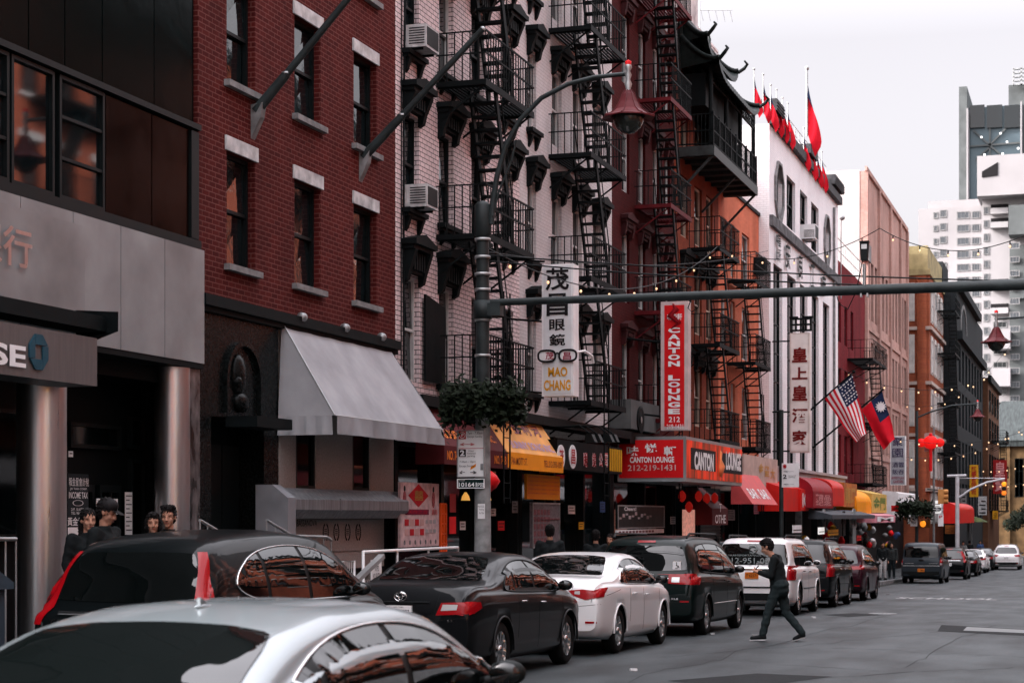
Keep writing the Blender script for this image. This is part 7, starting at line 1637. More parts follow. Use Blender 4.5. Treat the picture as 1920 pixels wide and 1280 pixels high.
def small_flag(x, y0, y1, label, big=1.0, grp='red flags along the white building roof', half=6):
    y0 -= 10; y1 -= 12 if big < 2 else 30
    s, z1 = PL(x, y0, W7 - .1); _, z0 = PL(x, y1, W7 - .1); t = thing('roof_flag', label, 'flag', (s, W7 - .1, z0), grp); y = W7 - .1
    mb = MB(); mb.tube([(s, y, z0 + .1), (s, y, z1 + .15)], .022 * big, 6); mb.sphere((s, y, z1 + .18), .05 * big, 6, 5); put('staff', mb, M_galv, t)
    rr = random.Random(int(x)); H = (z1 - z0) * .9; nu, nv = 6, 12; mb = MB(); lean = 0.1 * big; vs = []
    for j in range(nv + 1):
        v = j / nv; w_ = (.05 + .34 * big * math.sin(min(v * 1.25, 1) * math.pi * .5) * (1 if v < .8 else (1.15 - v) / .35))
        for i in range(nu + 1):
            u = i / nu; vs.append((s + .12 * math.sin(u * 6 + v * 3 + x) * u + u * w_ * .3, y - u * w_ * .7 - lean * v * u * .3, z1 - H * v - u * .5 * big + .02))
    W_ = nu + 1; mb.v = vs
    for j in range(nv):
        for i in range(nu): mb.f.append([j * W_ + i, j * W_ + i + 1, (j + 1) * W_ + i + 1, (j + 1) * W_ + i]); mb.m.append(1 if j < 4 and i < 6 else 0); mb.sm.append(True)
    put('cloth', mb, [M_flagred, M_flagblue], t)
nm_ = ['first from the pagoda roof', 'second from the pagoda roof', 'third from the pagoda roof', 'fourth from the pagoda roof', 'fifth from the pagoda roof', 'sixth from the pagoda roof']
for i, (x, y0, y1) in enumerate(((1414, 149, 215), (1431, 159, 226), (1445, 178, 242), (1456, 187, 254), (1467, 202, 266), (1477, 212, 278))): small_flag(x, y0, y1, 'small drooping red and blue roof flag, ' + nm_[i])
small_flag(1513, 146, 290, 'large red and blue flag on the tall roof staff', 2.1)
for i, (x, y0, y1) in enumerate(((1507, 258, 318), (1521, 278, 338), (1532, 294, 350), (1541, 302, 362))): small_flag(x, y0, y1, 'small red roof flag beyond the tall staff, ' + ['nearest the staff', 'second of four', 'third of four', 'last before the roof end'][i])
# ================================================================ wires and bulb strings
def wire(label, pts, r=.012, name='overhead_wire', cat='wire', grp=None):
    t = thing(name, label, cat, pts[0], grp); mb = MB(); mb.tube(pts, r, 5); put('cable', mb, M_plast, t); return t
def cat_pts(a, b, sag, n=24): a, b = Vector(a), Vector(b); return [tuple(a.lerp(b, k / n) - Vector((0, 0, sag * 4 * (k / n) * (1 - k / n)))) for k in range(n + 1)]
wire('thick black cable just above the horizontal arm', cat_pts((sp, LP - .1, PS(925, 478, sp)[1]), (sp + .0, *PS(1990, 529, sp)), .06), .012, grp='cables above the horizontal arm'); wire('second black cable directly above the horizontal arm', cat_pts((sp, LP - .1, PS(925, 489, sp)[1]), (sp, *PS(1990, 541, sp)), .10), .012, grp='cables above the horizontal arm')
wire('thin cable crossing the cream tenement at mid height', cat_pts((sp, LP, PS(925, 470, sp)[1]), (48, *PS(1440, 470, 48)), .3), .008)
def string(label, a, b, sag, nb, n=30, bulb=.026):
    t = thing('bulb_string', label, 'string lights', tuple(a), 'strings of bulbs across the street'); P = cat_pts(a, b, sag, n); mb = MB(); mb.tube(P, .011, 5); c = put('cable', mb, M_plast, t)
    A, B = Vector(a), Vector(b)
    for k in range(nb):
        f = (k + .5) / nb; p = A.lerp(B, f) - Vector((0, 0, sag * 4 * f * (1 - f))); m_ = MB(); m_.tube([p, p - Vector((0, 0, .09))], bulb * .55, 6); sk = put('socket', m_, M_plast, t); m_ = MB(); m_.sphere(p - Vector((0, 0, .09 + bulb)), bulb, 8, 6, (1, 1, 1.2)); put('bulb', m_, M_bulb, sk)
def pp(x, y, s): return (s, *PS(x, y, s))
string('bulb string from the near pole to the orange house', (sp, LP - .1, PS(915, 466, sp)[1]), pp(1345, 462, 50), .9, 9)
string('bulb string sagging in front of the white building', pp(1345, 462, 50), pp(1650, 428, 46), .55, 5)
string('bulb string along the top right towards the frame edge', pp(1650, 428, 46), pp(1990, 404, 40), .65, 6)
string('bulb string from the white building to the orange corner building', pp(1575, 690, 84), pp(1860, 700, 92), .9, 9, bulb=.04)
string('bulb string low over the far crossing', pp(1600, 800, 95), pp(1990, 780, 110), 1.2, 12, bulb=.04)
string('bulb string below the hanging flags', pp(1640, 845, 110), pp(1920, 800, 140), 1.2, 12, bulb=.05)
string('bulb string across the dark grey building', pp(1690, 755, 120), pp(1900, 640, 100), 1.4, 8, bulb=.04)
string('bulb string before the gabled hall', pp(1780, 860, 160), pp(1990, 830, 150), 1.5, 14, bulb=.055)
string('second bulb string before the gabled hall', pp(1790, 885, 170), pp(1990, 880, 150), 1.2, 14, bulb=.055)
# antenna
s_, z_ = PL(1312, 62, LF + 2); t = thing('roof_antenna', 'thin television antenna on the roof beside the big cornice', 'antenna', (s_, LF + 2, z_)); mb = MB(); mb.tube([(s_, LF + 2, 17), (s_, LF + 2, z_ + 1.2)], .02, 5); mb.tube([(s_, LF + 2.6, z_ + .9), (s_ + .2, LF + .8, z_ + .8)], .015, 5)
for k in range(7): mb.tube([(s_ + .05 * k - .1, LF + 2.5 - k * .27, z_ + .9 - .02 * k), (s_ + .05 * k + .35, LF + 2.5 - k * .27, z_ + .6 - .02 * k)], .008, 4)
put('mast', mb, M_galv, t)
s_ = 88; t = thing('lightning_mast', 'thin mast with a small lamp in front of the beige side wall', 'mast', (s_, *PS(1577, 560, s_))); mb = MB(); mb.tube([pp(1577, 560, s_), pp(1577, 410, s_)], .03, 5); mb.sphere(pp(1579, 408, s_), .14, 8, 6); put('pole', mb, M_galv, t)
# ================================================================ far furniture
def post(label, x, yb, lat, ztop, m, r=.08, cat='street pole', name='street_pole'):
    s = SX(x, lat); g = road_z(s) + .1; t = thing(name, label, cat, (s, lat, g)); mb = MB(); mb.tube([(s, lat, g), (s, lat, ztop)], [r * 1.2, r], 8); mb.lathe([(r * 2, g), (r * 2, g + .25), (r * 1.2, g + .5)], (s, lat, 0), 8); put('shaft', mb, m, t); return t, s, g
M_wpole = mat('white_painted_pole', (.52, .52, .54), .5, 0, .1)
t, s_, g_ = post('grey street pole holding the distant red pagoda lamp arm', 1719, 0, 9.4, PL(1719, 770, 9.4)[1], M_pole)
mb = MB(); mb.tube([pp(1719, 783, s_), pp(1745, 772, s_), pp(1785, 760, s_), pp(1832, 757, s_)], .05, 6); put('lamp_arm', mb, M_pole, t)
l_, z_ = PS(1833, 770, s_); pagoda_lamp('dark red pagoda-hooded lamp far down the street against the grey building', s_, l_, z_, 1.0)
l_, z_ = PS(1714, 952, s_); planter('round leafy basket on the far grey pole above the van', s_, l_, z_, 1.0, .8, 1500, 8, .13)
t = fboard('traffic_sign', 'white parking sign on the far grey pole under the leafy basket', 'sign', 1707, 1720, 963, 986, s_ - .3, M_white, .02); ft(t, '2\nHour', 1709, 1718, 967, 982, s_ - .31, M_ink)
t, s_, g_ = post('pale slim pole carrying the red lantern ornament', 1751, 0, 8.7, PL(1751, 800, 8.7)[1], M_stone_d, .06)
t2 = thing('lantern_ornament', 'bright red triple lantern ornament with a long tassel', 'ornament', pp(1745, 850, s_ - .3))
l_, z_ = PS(1745, 829, s_ - .3); mb = MB(); mb.sphere((s_ - .3, l_, z_), .42, 14, 8, (.6, 1, .9)); put('lantern', mb, M_signred_lit, t2)
for sg in (-1, 1): mb = MB(); mb.sphere((s_ - .3, l_ + sg * .5, z_ - .02), .24, 12, 8, (.6, 1, 1)); put('side_lantern', mb, M_signred_lit, t2)
mb = MB(); mb.tube([(s_ - .3, l_, z_ - .35), (s_ - .3, l_, PS(1745, 883, s_ - .3)[1])], .09, 6); mb.sphere((s_ - .3, l_, z_ + .42), .1, 8, 6); put('tassel', mb, M_signred, t2)
t = fboard('frame_ornament', 'pale square fretwork behind the red lantern ornament', 'ornament', 1733, 1753, 812, 846, s_, mat('faint_fretwork', (.3, .22, .2), .6), .03)
t = thing('traffic_signal', 'yellow traffic signal head seen from the side by the slim pole', 'traffic light', pp(1764, 930, s_ - .2)); mb = MB(); l0, z1 = PS(1759, 917, s_ - .2); l1, z0 = PS(1770, 944, s_ - .2); mb.box(s_ - .35, s_ - .05, l1, l0, z0, z1); [mb.tube([(s_ - .2, l1, z0 + (z1 - z0) * f), (s_ - .2, l1 - .22, z0 + (z1 - z0) * f)], .13, 8) for f in (.17, .5, .83)]; put('signal_head', mb, mat('signal_yellow', (.55, .25, .08), .5), t); mb = MB(); mb.tube([(s_ - .2, (l0 + l1) / 2, z1 - .05), (s_ - .2, l0 + .6, z1 + .02)], .04, 6); put('arm', mb, M_pole, t)
t = fboard('one_way_sign', 'small black one way sign with white arrow on the slim pole', 'sign', 1747, 1764, 951, 957, s_ - .3, M_ink, .02); ft(t, '→', 1749, 1762, 952, 956, s_ - .31, M_white, .03)
t = fboard('parking_sign', 'white parking sign low on the slim pole beyond the van', 'sign', 1759, 1769, 963, 986, s_ - .3, M_white, .02); ft(t, 'P', 1761, 1767, 966, 971, s_ - .31, M_redink, .02)
t = thing('pedestrian_signal', 'lit orange pedestrian signal above the charcoal van', 'pedestrian signal', pp(1737, 980, s_ - 1)); l0, z1 = PS(1726, 974, s_ - 1); l1, z0 = PS(1744, 989, s_ - 1); mb = MB(); mb.box(s_ - 1, s_ - .7, l1, l0, z0, z1); put('housing', mb, mat('signal_brown', (.12, .04, .01), .5), t); mb = MB(); mb.sphere((s_ - 1.02, l0 - (l0 - l1) * .25, (z0 + z1) / 2), .17, 10, 6, (.3, 1, 1.1)); put('lit_hand', mb, mat('signal_orange_glow', (1, .35, .02), .5, emit=(1, .28, .02), estr=.5), t)
t, s_, g_ = post('white painted pole with a curved white arm over the far crossing', 1795, 0, 7.9, PL(1795, 892, 7.9)[1], M_wpole, .11)
mb = MB(); mb.tube([pp(1799, 932, s_), pp(1820, 917, s_), pp(1850, 904, s_), pp(1884, 897, s_)], .07, 6); mb.tube([pp(1797, 896, s_), pp(1884, 896, s_)], .025, 5); mb.tube([pp(1776, 892, s_), pp(1812, 891, s_)], .09, 6); put('curved_arm', mb, M_wpole, t)
t = thing('traffic_signal', 'traffic signal with a glowing amber lens at the end of the white arm', 'traffic light', pp(1882, 915, s_)); l0, z1 = PS(1878, 903, s_); l1, z0 = PS(1887, 928, s_); mb = MB(); mb.box(s_, s_ + .3, l1, l0, z0, z1); put('signal_head', mb, mat('signal_yellow'), t)
for f, m in ((.83, mat('signal_orange_glow')), (.5, M_ink), (.17, mat('signal_dim_orange', (.6, .15, .02), .5, emit=(1, .2, .02), estr=.5))): mb = MB(); mb.sphere((s_ - .02, (l0 + l1) / 2, z0 + (z1 - z0) * f), .14, 10, 6, (.4, 1, 1)); put('lens', mb, m, t)
for (xa, xb, ya, yb, s, m, body, mi, lb) in ((1818, 1834, 871, 931, 150, M_yellow, '興\n盛\n食\n品\n公\n司', M_redink, 'narrow yellow vertical sign with red characters by the dark grey building'), (1862, 1888, 862, 925, 165, mat('dull_red_banner', (.28, .015, .015), .6), '皇\n寶', mat('pink_lettering'), 'large dull red banner hanging before the gabled hall')):
    t = fboard('vertical_sign', lb, 'sign', xa, xb, ya, yb, s, m, .3); ft(t, body, xa + 3, xb - 3, ya + 3, yb - 4, s - .02, mi, .02)
for (xa, xb, ya, yb, s, m, lb) in ((1746, 1764, 938, 962, 128, M_lit_white, 'white lit shop board above the pedestrian signal'), (1764, 1773, 942, 962, 128, M_white, 'pale narrow board right of the white lit shop board'), (1772, 1794, 984, 1000, 130, mat('amber_board', (.5, .18, .05), .5), 'amber brown hoarding beyond the van'), (1861, 1871, 957, 973, 170, M_yellow, 'yellow hanging board under the far red banner'), (1834, 1850, 930, 965, 160, M_stone, 'pale round-topped board before the hall'), (1800, 1812, 915, 950, 140, M_stone_d, 'grey chalk-drawn panel by the white pole'), (1671, 1685, 947, 958, 100, M_signred, 'small red street plate in front of the white arched canopy')):
    t = fboard('shop_board', lb, 'sign', xa, xb, ya, yb, s, m, .15); mb = MB(); l0, z1 = PS(xa + 2, ya + 3, s - .01); l1, z0 = PS(xb - 2, yb - 3, s - .01); [mb.box(s - .02, s - .002, l1, l0 - (l0 - l1) * (.3 * (k % 2)), z0 + (z1 - z0) * k / 4, z0 + (z1 - z0) * (k / 4 + .08)) for k in range(4)]; put('print', mb, M_ink, t)
aw(1795, 1826, 942, 955, 980, 8.8, M_r1, 'red curved awning right of the white pole', None, True)
t = thing('parasol', 'green and yellow parasol beyond the parked van', 'parasol', pp(1825, 985, 150)); l_, z_ = PS(1822, 978, 150); mb = MB(); mb.lathe([(0, .5), (.7, .3), (1.3, 0)], (150, l_, z_), 12, 'Z', False); put('canopy', mb, mat('green_parasol', (.07, .09, .03), .7, 0, .3), t); mb = MB(); mb.tube([(150, l_, z_ + .45), (150, l_, road_z(150))], .03, 5); put('pole', mb, M_galv, t)
# ================================================================ near pavement furniture
def gsz(s): return road_z(s) + .154
s_, l_ = 13.6, 9.9
t = thing('newspaper_bin', 'dark blue-grey box bin with a slatted slanting lid at the left edge', 'bin', (14.6, 10.4, gsz(14.6)))
b0 = gsz(14.6); M_bin = mat('blue_grey_plastic', (.045, .065, .085), .5, 0, .1)
mb = MB(); mb.box(14.1, 15.0, 9.95, 11.3, b0, b0 + 1.0); put('body', mb, M_bin, t)
mb = MB(); mb.prism([(14.02, 9.9, b0 + 1.0), (15.08, 9.9, b0 + 1.0), (15.08, 9.9, b0 + 1.06), (14.75, 9.9, b0 + 1.22), (14.35, 9.9, b0 + 1.22), (14.02, 9.9, b0 + 1.12)], (0, 1.45, 0))
for k in range(9): mb.box(14.35 + k * .045, 14.365 + k * .045, 9.9, 11.35, b0 + 1.22, b0 + 1.232)
put('lid', mb, M_bin, t)
mb = MB(); text_mb(mb, 'MEDITATION NOW', (14.095, 10.35, b0 + .86), (0, -1, 0), (0, 0, 1), .035, .55, .0, 0); put('lettering', mb, M_white, t); mb = MB(); text_mb(mb, '禪', (14.095, 10.32, b0 + .62), (0, -1, 0), (0, 0, 1), .26, .2, .0, .01); put('character', mb, M_yellow, t)
t = thing('sandwich_board', 'white advertising board with black characters in front of the blue bin', 'sign', (13.2, 10.6, gsz(13)))
mb = MB(); mb.prism([(13.2, 10.0, gsz(13)), (13.2, 10.9, gsz(13)), (13.32, 10.9, gsz(13) + .95), (13.32, 10.0, gsz(13) + .95)], (.03, 0, 0)); put('frame', mb, M_plast, t)
mb = MB(); mb.prism([(13.195, 10.05, gsz(13) + .06), (13.195, 10.85, gsz(13) + .06), (13.3, 10.85, gsz(13) + .9), (13.3, 10.05, gsz(13) + .9)], (.01, 0, 0)); put('poster', mb, mat('warm_white_poster', (.45, .40, .36), .5, 0, .2, 3), t)
mb = MB(); text_mb(mb, '中國\n旅遊', (13.24, 10.42, gsz(13) + .5), (0, -1, 0), Vector((.12, 0, .95)), .5, .5, .02, .01); put('lettering', mb, M_ink, t)
def rail(label, pts, h0, h1, nbar, lat, m=M_galv, n='handrail'):
    t = thing(n, label, 'railing', (pts[0][0], lat, h0)); mb = MB(); mb.tube([(s, lat, z) for s, z in pts], .022, 8); put('top_rail', mb, m, t); mb = MB(); s0, s1 = pts[0][0], pts[-1][0]
    for k in range(nbar + 1):
        f = k / nbar; s = s0 + (s1 - s0) * f; z = pts[0][1] + (pts[-1][1] - pts[0][1]) * f
        for (a, b) in zip(pts, pts[1:]):
            if a[0] <= s <= b[0]: z = a[1] + (b[1] - a[1]) * (s - a[0]) / (b[0] - a[0] + 1e-6)
        mb.tube([(s, lat, gsz(s)), (s, lat, z)], .012, 6)
    put('baluster', mb, m, t)
rail('silver handrail sloping down beside the dark granite doorway', [PL(375, 975, 11.5), PL(416, 999, 11.5)], 0, 0, 3, 11.5)
rail('silver stair rail sloping down to the barred gate at the pale shopfront', [PL(500, 975, 11.4), PL(548, 1004, 11.4), PL(612, 1006, 11.4), PL(621, 1012, 11.4), ], 0, 0, 8, 11.4)
rail('white tubular railing at the left edge behind the blue bin', [PL(-30, 1010, 10.9), PL(30, 1010, 10.9)], 0, 0, 3, 10.9)
t = thing('steps', 'low dark steps in front of the bank doors', 'steps', (16, 11.5, gsz(16))); mb = MB(); mb.box(SX(60), SX(240), 11.5, LF + 1.4, gsz(20) - .3, gsz(16) + .04); mb.box(SX(60), SX(240), 11.8, LF + 1.4, gsz(16) + .04, gsz(16) + .1); put('step', mb, M_walk, t)
# white mesh barricade
lb_ = 10.3; t = thing('barricade', 'white mesh crowd barricade with pasted notices behind the black sedan', 'barricade', (SX(680, lb_), lb_, -.3))
a, c = SX(681, lb_), SX(858, lb_); z1_ = PL(770, 1030, lb_)[1]; z0_ = gsz(28)
mb = MB(); mb.tube([(a, lb_, z0_), (a, lb_, z1_), (c, lb_, z1_), (c, lb_, z0_)], .025, 8); mb.tube([(a, lb_, z0_ + .15), (c, lb_, z0_ + .15)], .02, 6)
for f in (.33, .66): mb.tube([(a + (c - a) * f, lb_, z0_), (a + (c - a) * f, lb_, z1_)], .02, 6)
put('frame', mb, M_white, t); mb = MB()
k = 0
while k < (c - a) * 14: s = a + k / 14; mb.tube([(s, lb_, z0_ + .15), (min(s + .55, c), lb_, min(z0_ + .15 + .8, z1_))], .005, 4, caps=False); mb.tube([(s, lb_, min(z1_, z0_ + .95)), (min(s + .55, c), lb_, z0_ + .15)], .005, 4, caps=False); k += 1
put('mesh', mb, M_white, t)
for q, w_ in ((.06, .25), (.4, .4)): mb = MB(); mb.box(a + (c - a) * q, a + (c - a) * q + w_ * 1.6, lb_ - .03, lb_ - .015, z1_ - .5, z1_ - .12); nt_ = put('notice', mb, M_white, t); mb = MB(); text_mb(mb, 'NYPD\nNO ENTRY', (a + (c - a) * q + w_ * .8, lb_ - .034, z1_ - .31), (1, 0, 0), (0, 0, 1), .2, w_ * 1.2, 0, 0); put('lettering', mb, M_redink if q > .3 else M_ink, nt_)
t = thing('barricade', 'short white mesh barricade section beside the pale shopfront', 'barricade', (SX(640, 10.8), 10.8, -.3)); a, c = SX(638, 10.8), SX(664, 10.8); z1_ = PL(650, 1052, 10.8)[1]
mb = MB(); mb.tube([(a, 10.8, z0_), (a, 10.8, z1_), (c, 10.8, z1_), (c, 10.8, z0_)], .02, 6); k = a + .08
while k < c: mb.tube([(k, 10.8, z0_), (k, 10.8, z1_)], .005, 4); k += .07
put('frame', mb, M_white, t)
t = thing('hoarding_board', 'leaning pale board tilted against the barricade by the black sedan', 'board', (SX(660, 9.8), 9.8, 0)); a = PL(655, 1100, 9.7); c = PL(716, 1042, 9.7); mb = MB(); mb.bar((a[0], 9.7, a[1]), (c[0], 9.7, c[1]), .09, .06); put('plank', mb, M_galv, t)
t = thing('paper_scrap', 'tiny scrap of litter on the asphalt beside the walking man', 'litter', gpt(1340, 1190)); mb = MB(); q = gpt(1340, 1190); mb.prism([(q[0], q[1], q[2]), (q[0] + .1, q[1] + .02, q[2]), (q[0] + .08, q[1] + .1, q[2]), (q[0] + .01, q[1] + .07, q[2])], (0, 0, .03)); put('scrap', mb, M_stone, t)
# ================================================================ people
def blob(parts, voxel, smooth=3):
    """one continuous surface grown over tapered limbs: parts = [(p0, p1, r0, r1)] or (c, r, (sx, sy, sz))"""
    mb = MB()
    for p in parts:
        if len(p) == 4 and hasattr(p[0], '__len__'): a, b, r0, r1 = p; mb.tube([a, b], [r0, r1], 12); mb.sphere(a, r0, 12, 8); mb.sphere(b, r1, 12, 8)
        else: mb.sphere(p[0], p[1], 16, 12, p[2])
    me = bpy.data.meshes.new('b'); me.from_pydata(mb.v, [], mb.f); me.update(); bm = bmesh.new(); bm.from_mesh(me); bmesh.ops.remove_doubles(bm, verts=bm.verts, dist=1e-5); bmesh.ops.recalc_face_normals(bm, faces=bm.faces[:]); bm.to_mesh(me); bm.free()
    o = bpy.data.objects.new('b', me); COL.objects.link(o)
    r = o.modifiers.new('r', 'REMESH'); r.mode = 'VOXEL'; r.voxel_size = voxel
    s = o.modifiers.new('s', 'SMOOTH'); s.factor = .5; s.iterations = smooth
    n = bpy.data.meshes.new_from_object(o.evaluated_get(bpy.context.evaluated_depsgraph_get())); out = MB(); out.v = [tuple(v.co) for v in n.vertices]; out.f = [list(p.vertices) for p in n.polygons]; out.m = [0] * len(out.f); out.sm = [True] * len(out.f)
    bpy.data.objects.remove(o); bpy.data.meshes.remove(me); bpy.data.meshes.remove(n); return out
def V3(*a): return Vector(a)
def person(label, pos, yaw, H=1.72, pose='stand', top=None, legs=None, hair='short', hairc=None, look=0.0, nod=0.0, skin=None, cap=None, detail=.012, phone=False, group=None, shoe=None, bag=None, build=1.0):
    T = thing('person', label, 'person', pos, group, (0, 0, yaw)); k = H / 1.72; B = build
    top = top or mat('black_jacket_cloth', (.006, .009, .010), .85, 0, .15, 8, spec=.2); legs = legs or mat('dark_jeans', (.012, .017, .020), .85, 0, .2, 10); hairc = hairc or M_hair; skin = skin or M_skin; shoe = shoe or mat('black_shoe', (.01, .012, .013), .6)
    if pose == 'walk':
        hip = V3(0, 0, .88); kneeL, ankL, toeL = V3(.17, .09, .47), V3(.26, .09, .10), V3(.42, .09, .03)
        kneeR, ankR, toeR = V3(-.10, -.09, .47), V3(-.36, -.09, .14), V3(-.26, -.09, .02)
        neck = V3(.07, 0, 1.40); head = V3(.20, 0, 1.555)
        shL, shR = V3(.05, .19, 1.36), V3(.05, -.19, 1.36); elL, elR = V3(.10, .24, 1.09), V3(.06, -.25, 1.08); haL, haR = V3(.32, .10, 1.14), V3(.31, -.09, 1.15)
    else:
        hip = V3(0, 0, .90); kneeL, ankL, toeL = V3(.02, .10, .48), V3(-.01, .11, .09), V3(.16, .13, .03)
        kneeR, ankR, toeR = V3(.02, -.10, .48), V3(-.01, -.11, .09), V3(.16, -.13, .03)
        neck = V3(0, 0, 1.43); head = V3(.03, 0, 1.60)
        shL, shR = V3(0, .19, 1.39), V3(0, -.19, 1.39); elL, elR = V3(-.02, .25, 1.11), V3(-.02, -.25, 1.11); haL, haR = V3(.08, .24, .86), V3(.08, -.24, .86)
    hl, hr = hip + V3(0, .09, 0), hip + V3(0, -.09, 0); chest = neck + (hip - neck) * .28; waist = neck + (hip - neck) * .72
    torso = [(neck + V3(0, 0, -.02), chest, .06, .11 * B), (chest + V3(0, .07, 0), waist + V3(0, .04, 0), .105 * B, .10 * B), (chest + V3(0, -.07, 0), waist + V3(0, -.04, 0), .105 * B, .10 * B), (waist + V3(0, .04, 0), hl + V3(0, -.01, .0), .10 * B, .105 * B), (waist + V3(0, -.04, 0), hr + V3(0, .01, 0), .10 * B, .105 * B), (chest, shL, .08, .058), (chest, shR, .08, .058)]
    armsL = [(shL, elL, .055, .043), (elL, haL, .042, .028), (shR, elR, .055, .043), (elR, haR, .042, .028)]
    legp = [(hl, kneeL, .085, .058), (kneeL, ankL, .055, .038), (hr, kneeR, .085, .058), (kneeR, ankR, .055, .038)]
    body = torso + armsL + legp + [(neck + V3(0, 0, -.03), head + V3(-.03, 0, -.08), .056, .052)]
    for a, b in ((ankL, toeL), (ankR, toeR)): body += [(a, a + (b - a) * .3 + V3(-.03, 0, -.02), .038, .036), (a + V3(-.02, 0, -.04), b, .036, .026)]
    # hands: palm, four unequal fingers bent round, thumb from the palm's side
    for hnd, el, sg in ((haL, elL, 1), (haR, elR, -1)):
        d = (hnd - el).normalized(); side = V3(0, -sg, 0) if pose != 'walk' else V3(0, -sg * .6, .8).normalized(); curl = (V3(0, 0, 1) if pose == 'walk' else V3(0, -sg, 0)); ac = d.cross(curl).normalized()
        body.append((hnd, hnd + d * .075, .026, .030)); body.append((hnd + ac * .02, hnd + d * .075 + ac * .022, .018, .016)); body.append((hnd - ac * .02, hnd + d * .075 - ac * .022, .018, .016))
        for q, (o, ln) in enumerate(((.03, .062), (.011, .072), (-.009, .068), (-.028, .052))):
            p0 = hnd + d * .08 + ac * o; p1 = p0 + d * ln * .55 + curl * ln * .15; p2 = p1 + d * ln * .25 + curl * ln * .4; body += [(p0, p1, .009, .0085), (p1, p2, .0085, .007)]
        t0 = hnd + d * .03 + ac * .03; t1 = t0 + ac * .025 + d * .03 + curl * .01; body += [(t0, t1, .011, .010), (t1, t1 + d * .03 + curl * .012, .010, .008)]
    # head: skull, jaw, nose, brow, ears
    Rh = Matrix.Rotation(look, 4, 'Z') @ Matrix.Rotation(nod, 4, 'Y')
    def hd(x, y, z): return head + (Rh @ V3(x, y, z))
    body += [(hd(-.01, 0, .03), .098, (1.0, .80, 1.02)), (hd(.02, 0, -.045), .072, (.98, .80, .92)), (hd(.055, 0, -.095), .030, (1, 1.1, .8)), (hd(.088, 0, .012), hd(.103, 0, -.032), .012, .017), (hd(.097, .013, -.038), .010, (1, 1, .8)), (hd(.097, -.013, -.038), .010, (1, 1, .8)),
             (hd(.073, .03, .033), .018, (1, 1.5, .6)), (hd(.073, -.03, .033), .018, (1, 1.5, .6)), (hd(.080, 0, -.068), .016, (.8, 1.5, .6)), (hd(-.005, .080, -.005), .022, (.8, .4, 1.4)), (hd(-.005, -.080, -.005), .022, (.8, .4, 1.4)), (hd(.06, .038, -.03), .026, (.8, .9, .9)), (hd(.06, -.038, -.03), .026, (.8, .9, .9))]
    def sc(mb): mb.v = [(v[0] * k, v[1] * k, v[2] * k) for v in mb.v]; return mb
    bo = put('body', sc(blob(body, detail if detail > .008 else .0085, 2)), skin, T, local=True)
    f = MB()
    for sg in (1, -1): f.sphere(hd(.083, sg * .031, .012), .0072, 8, 6, (.6, 1.4, .45))
    put('eyes', sc(f), M_ink, bo, local=True)
    f = MB(); f.tube([hd(.091, -.022, -.066), hd(.097, 0, -.064), hd(.091, .022, -.066)], [.003, .0055, .003], 6); put('lips', sc(f), mat('lip_colour', (.28, .08, .07), .5, 0, 0), bo, local=True)
    f = MB(); [f.tube([hd(.088, sg * .017, .036), hd(.084, sg * .034, .042), hd(.073, sg * .05, .036)], .0022, 5) for sg in (1, -1)]; put('eyebrows', sc(f), hairc, bo, local=True)
    # clothes follow the body
    e = .016
    jk = [(a, b, r0 + e, r1 + e) for a, b, r0, r1 in torso[:1] + torso[1:3] + torso[5:]] + [(chest + V3(0, .06, 0), waist + V3(-.01, .055, -.10), .125 * B, .138 * B), (chest + V3(0, -.06, 0), waist + V3(-.01, -.055, -.10), .125 * B, .138 * B)] + [(a, b, r0 + e, r1 + .012) for a, b, r0, r1 in ((shL, elL, .055, .045), (elL, haL - (haL - elL) * .08, .045, .034), (shR, elR, .055, .045), (elR, haR - (haR - elR) * .08, .045, .034))]
    j = sc(blob(jk, .016, 3)); j.v = [(v[0] + .004 * math.sin(v[2] * 55 + v[1] * 30), v[1], v[2]) for v in j.v]; jo = put('jacket', j, top, T, local=True)
    f = MB(); n_ = neck + V3(-.005, 0, .0); f.lathe([(.078, -.035), (.070, .005), (.068, .035), (.060, .03)], (n_.x, n_.y, n_.z), 20); put('collar', sc(f), top, jo, local=True)
    f = MB(); f.tube([chest + V3(.125 * B, 0, .05), waist + V3(.128 * B, 0, -.06)], .005, 5); put('zip', sc(f), M_plast, jo, local=True)
    tr = [(hl + V3(0, 0, .06), kneeL, .108, .078), (kneeL, ankL + V3(0, 0, .01), .076, .062), (hr + V3(0, 0, .06), kneeR, .108, .078), (kneeR, ankR + V3(0, 0, .01), .076, .062), (hl + V3(-.02, 0, .05), hr + V3(-.02, 0, .05), .13, .13), (hl + V3(-.04, -.02, -.03), hr + V3(-.04, .02, -.03), .12, .12), (waist + V3(0, .04, -.06), waist + V3(0, -.04, -.06), .118 * B, .118 * B)]
    j = sc(blob(tr, .016, 2)); j.v = [(v[0] + .005 * math.sin(v[2] * 48 + v[0] * 20), v[1] + .003 * math.sin(v[2] * 70), v[2]) for v in j.v]; put('trousers', j, legs, T, local=True)
    for a, b in ((ankL, toeL), (ankR, toeR)):
        s_ = sc(blob([(a + V3(-.02, 0, -.03), b + V3(.02, 0, .012), .046, .036), (a + V3(0, 0, .0), a + V3(-.02, 0, -.04), .05, .048)], .012, 2)); so_ = put('shoe', s_, shoe, T, local=True)
        f = MB(); d = (b - a); d = V3(d.x, d.y, 0).normalized(); n2 = V3(-d.y, d.x, 0) * .042
        lift = (b - a); p0 = a + V3(-.03, 0, -.085) - d * .03; p1 = b + V3(0, 0, -.028) + d * .05
        f.prism([p0 - n2, p0 + n2, p1 + n2 * .8, p1 - n2 * .8], (0, 0, .016)); put('sole', sc(f), M_stone if pose == 'walk' else M_plast, so_, local=True)
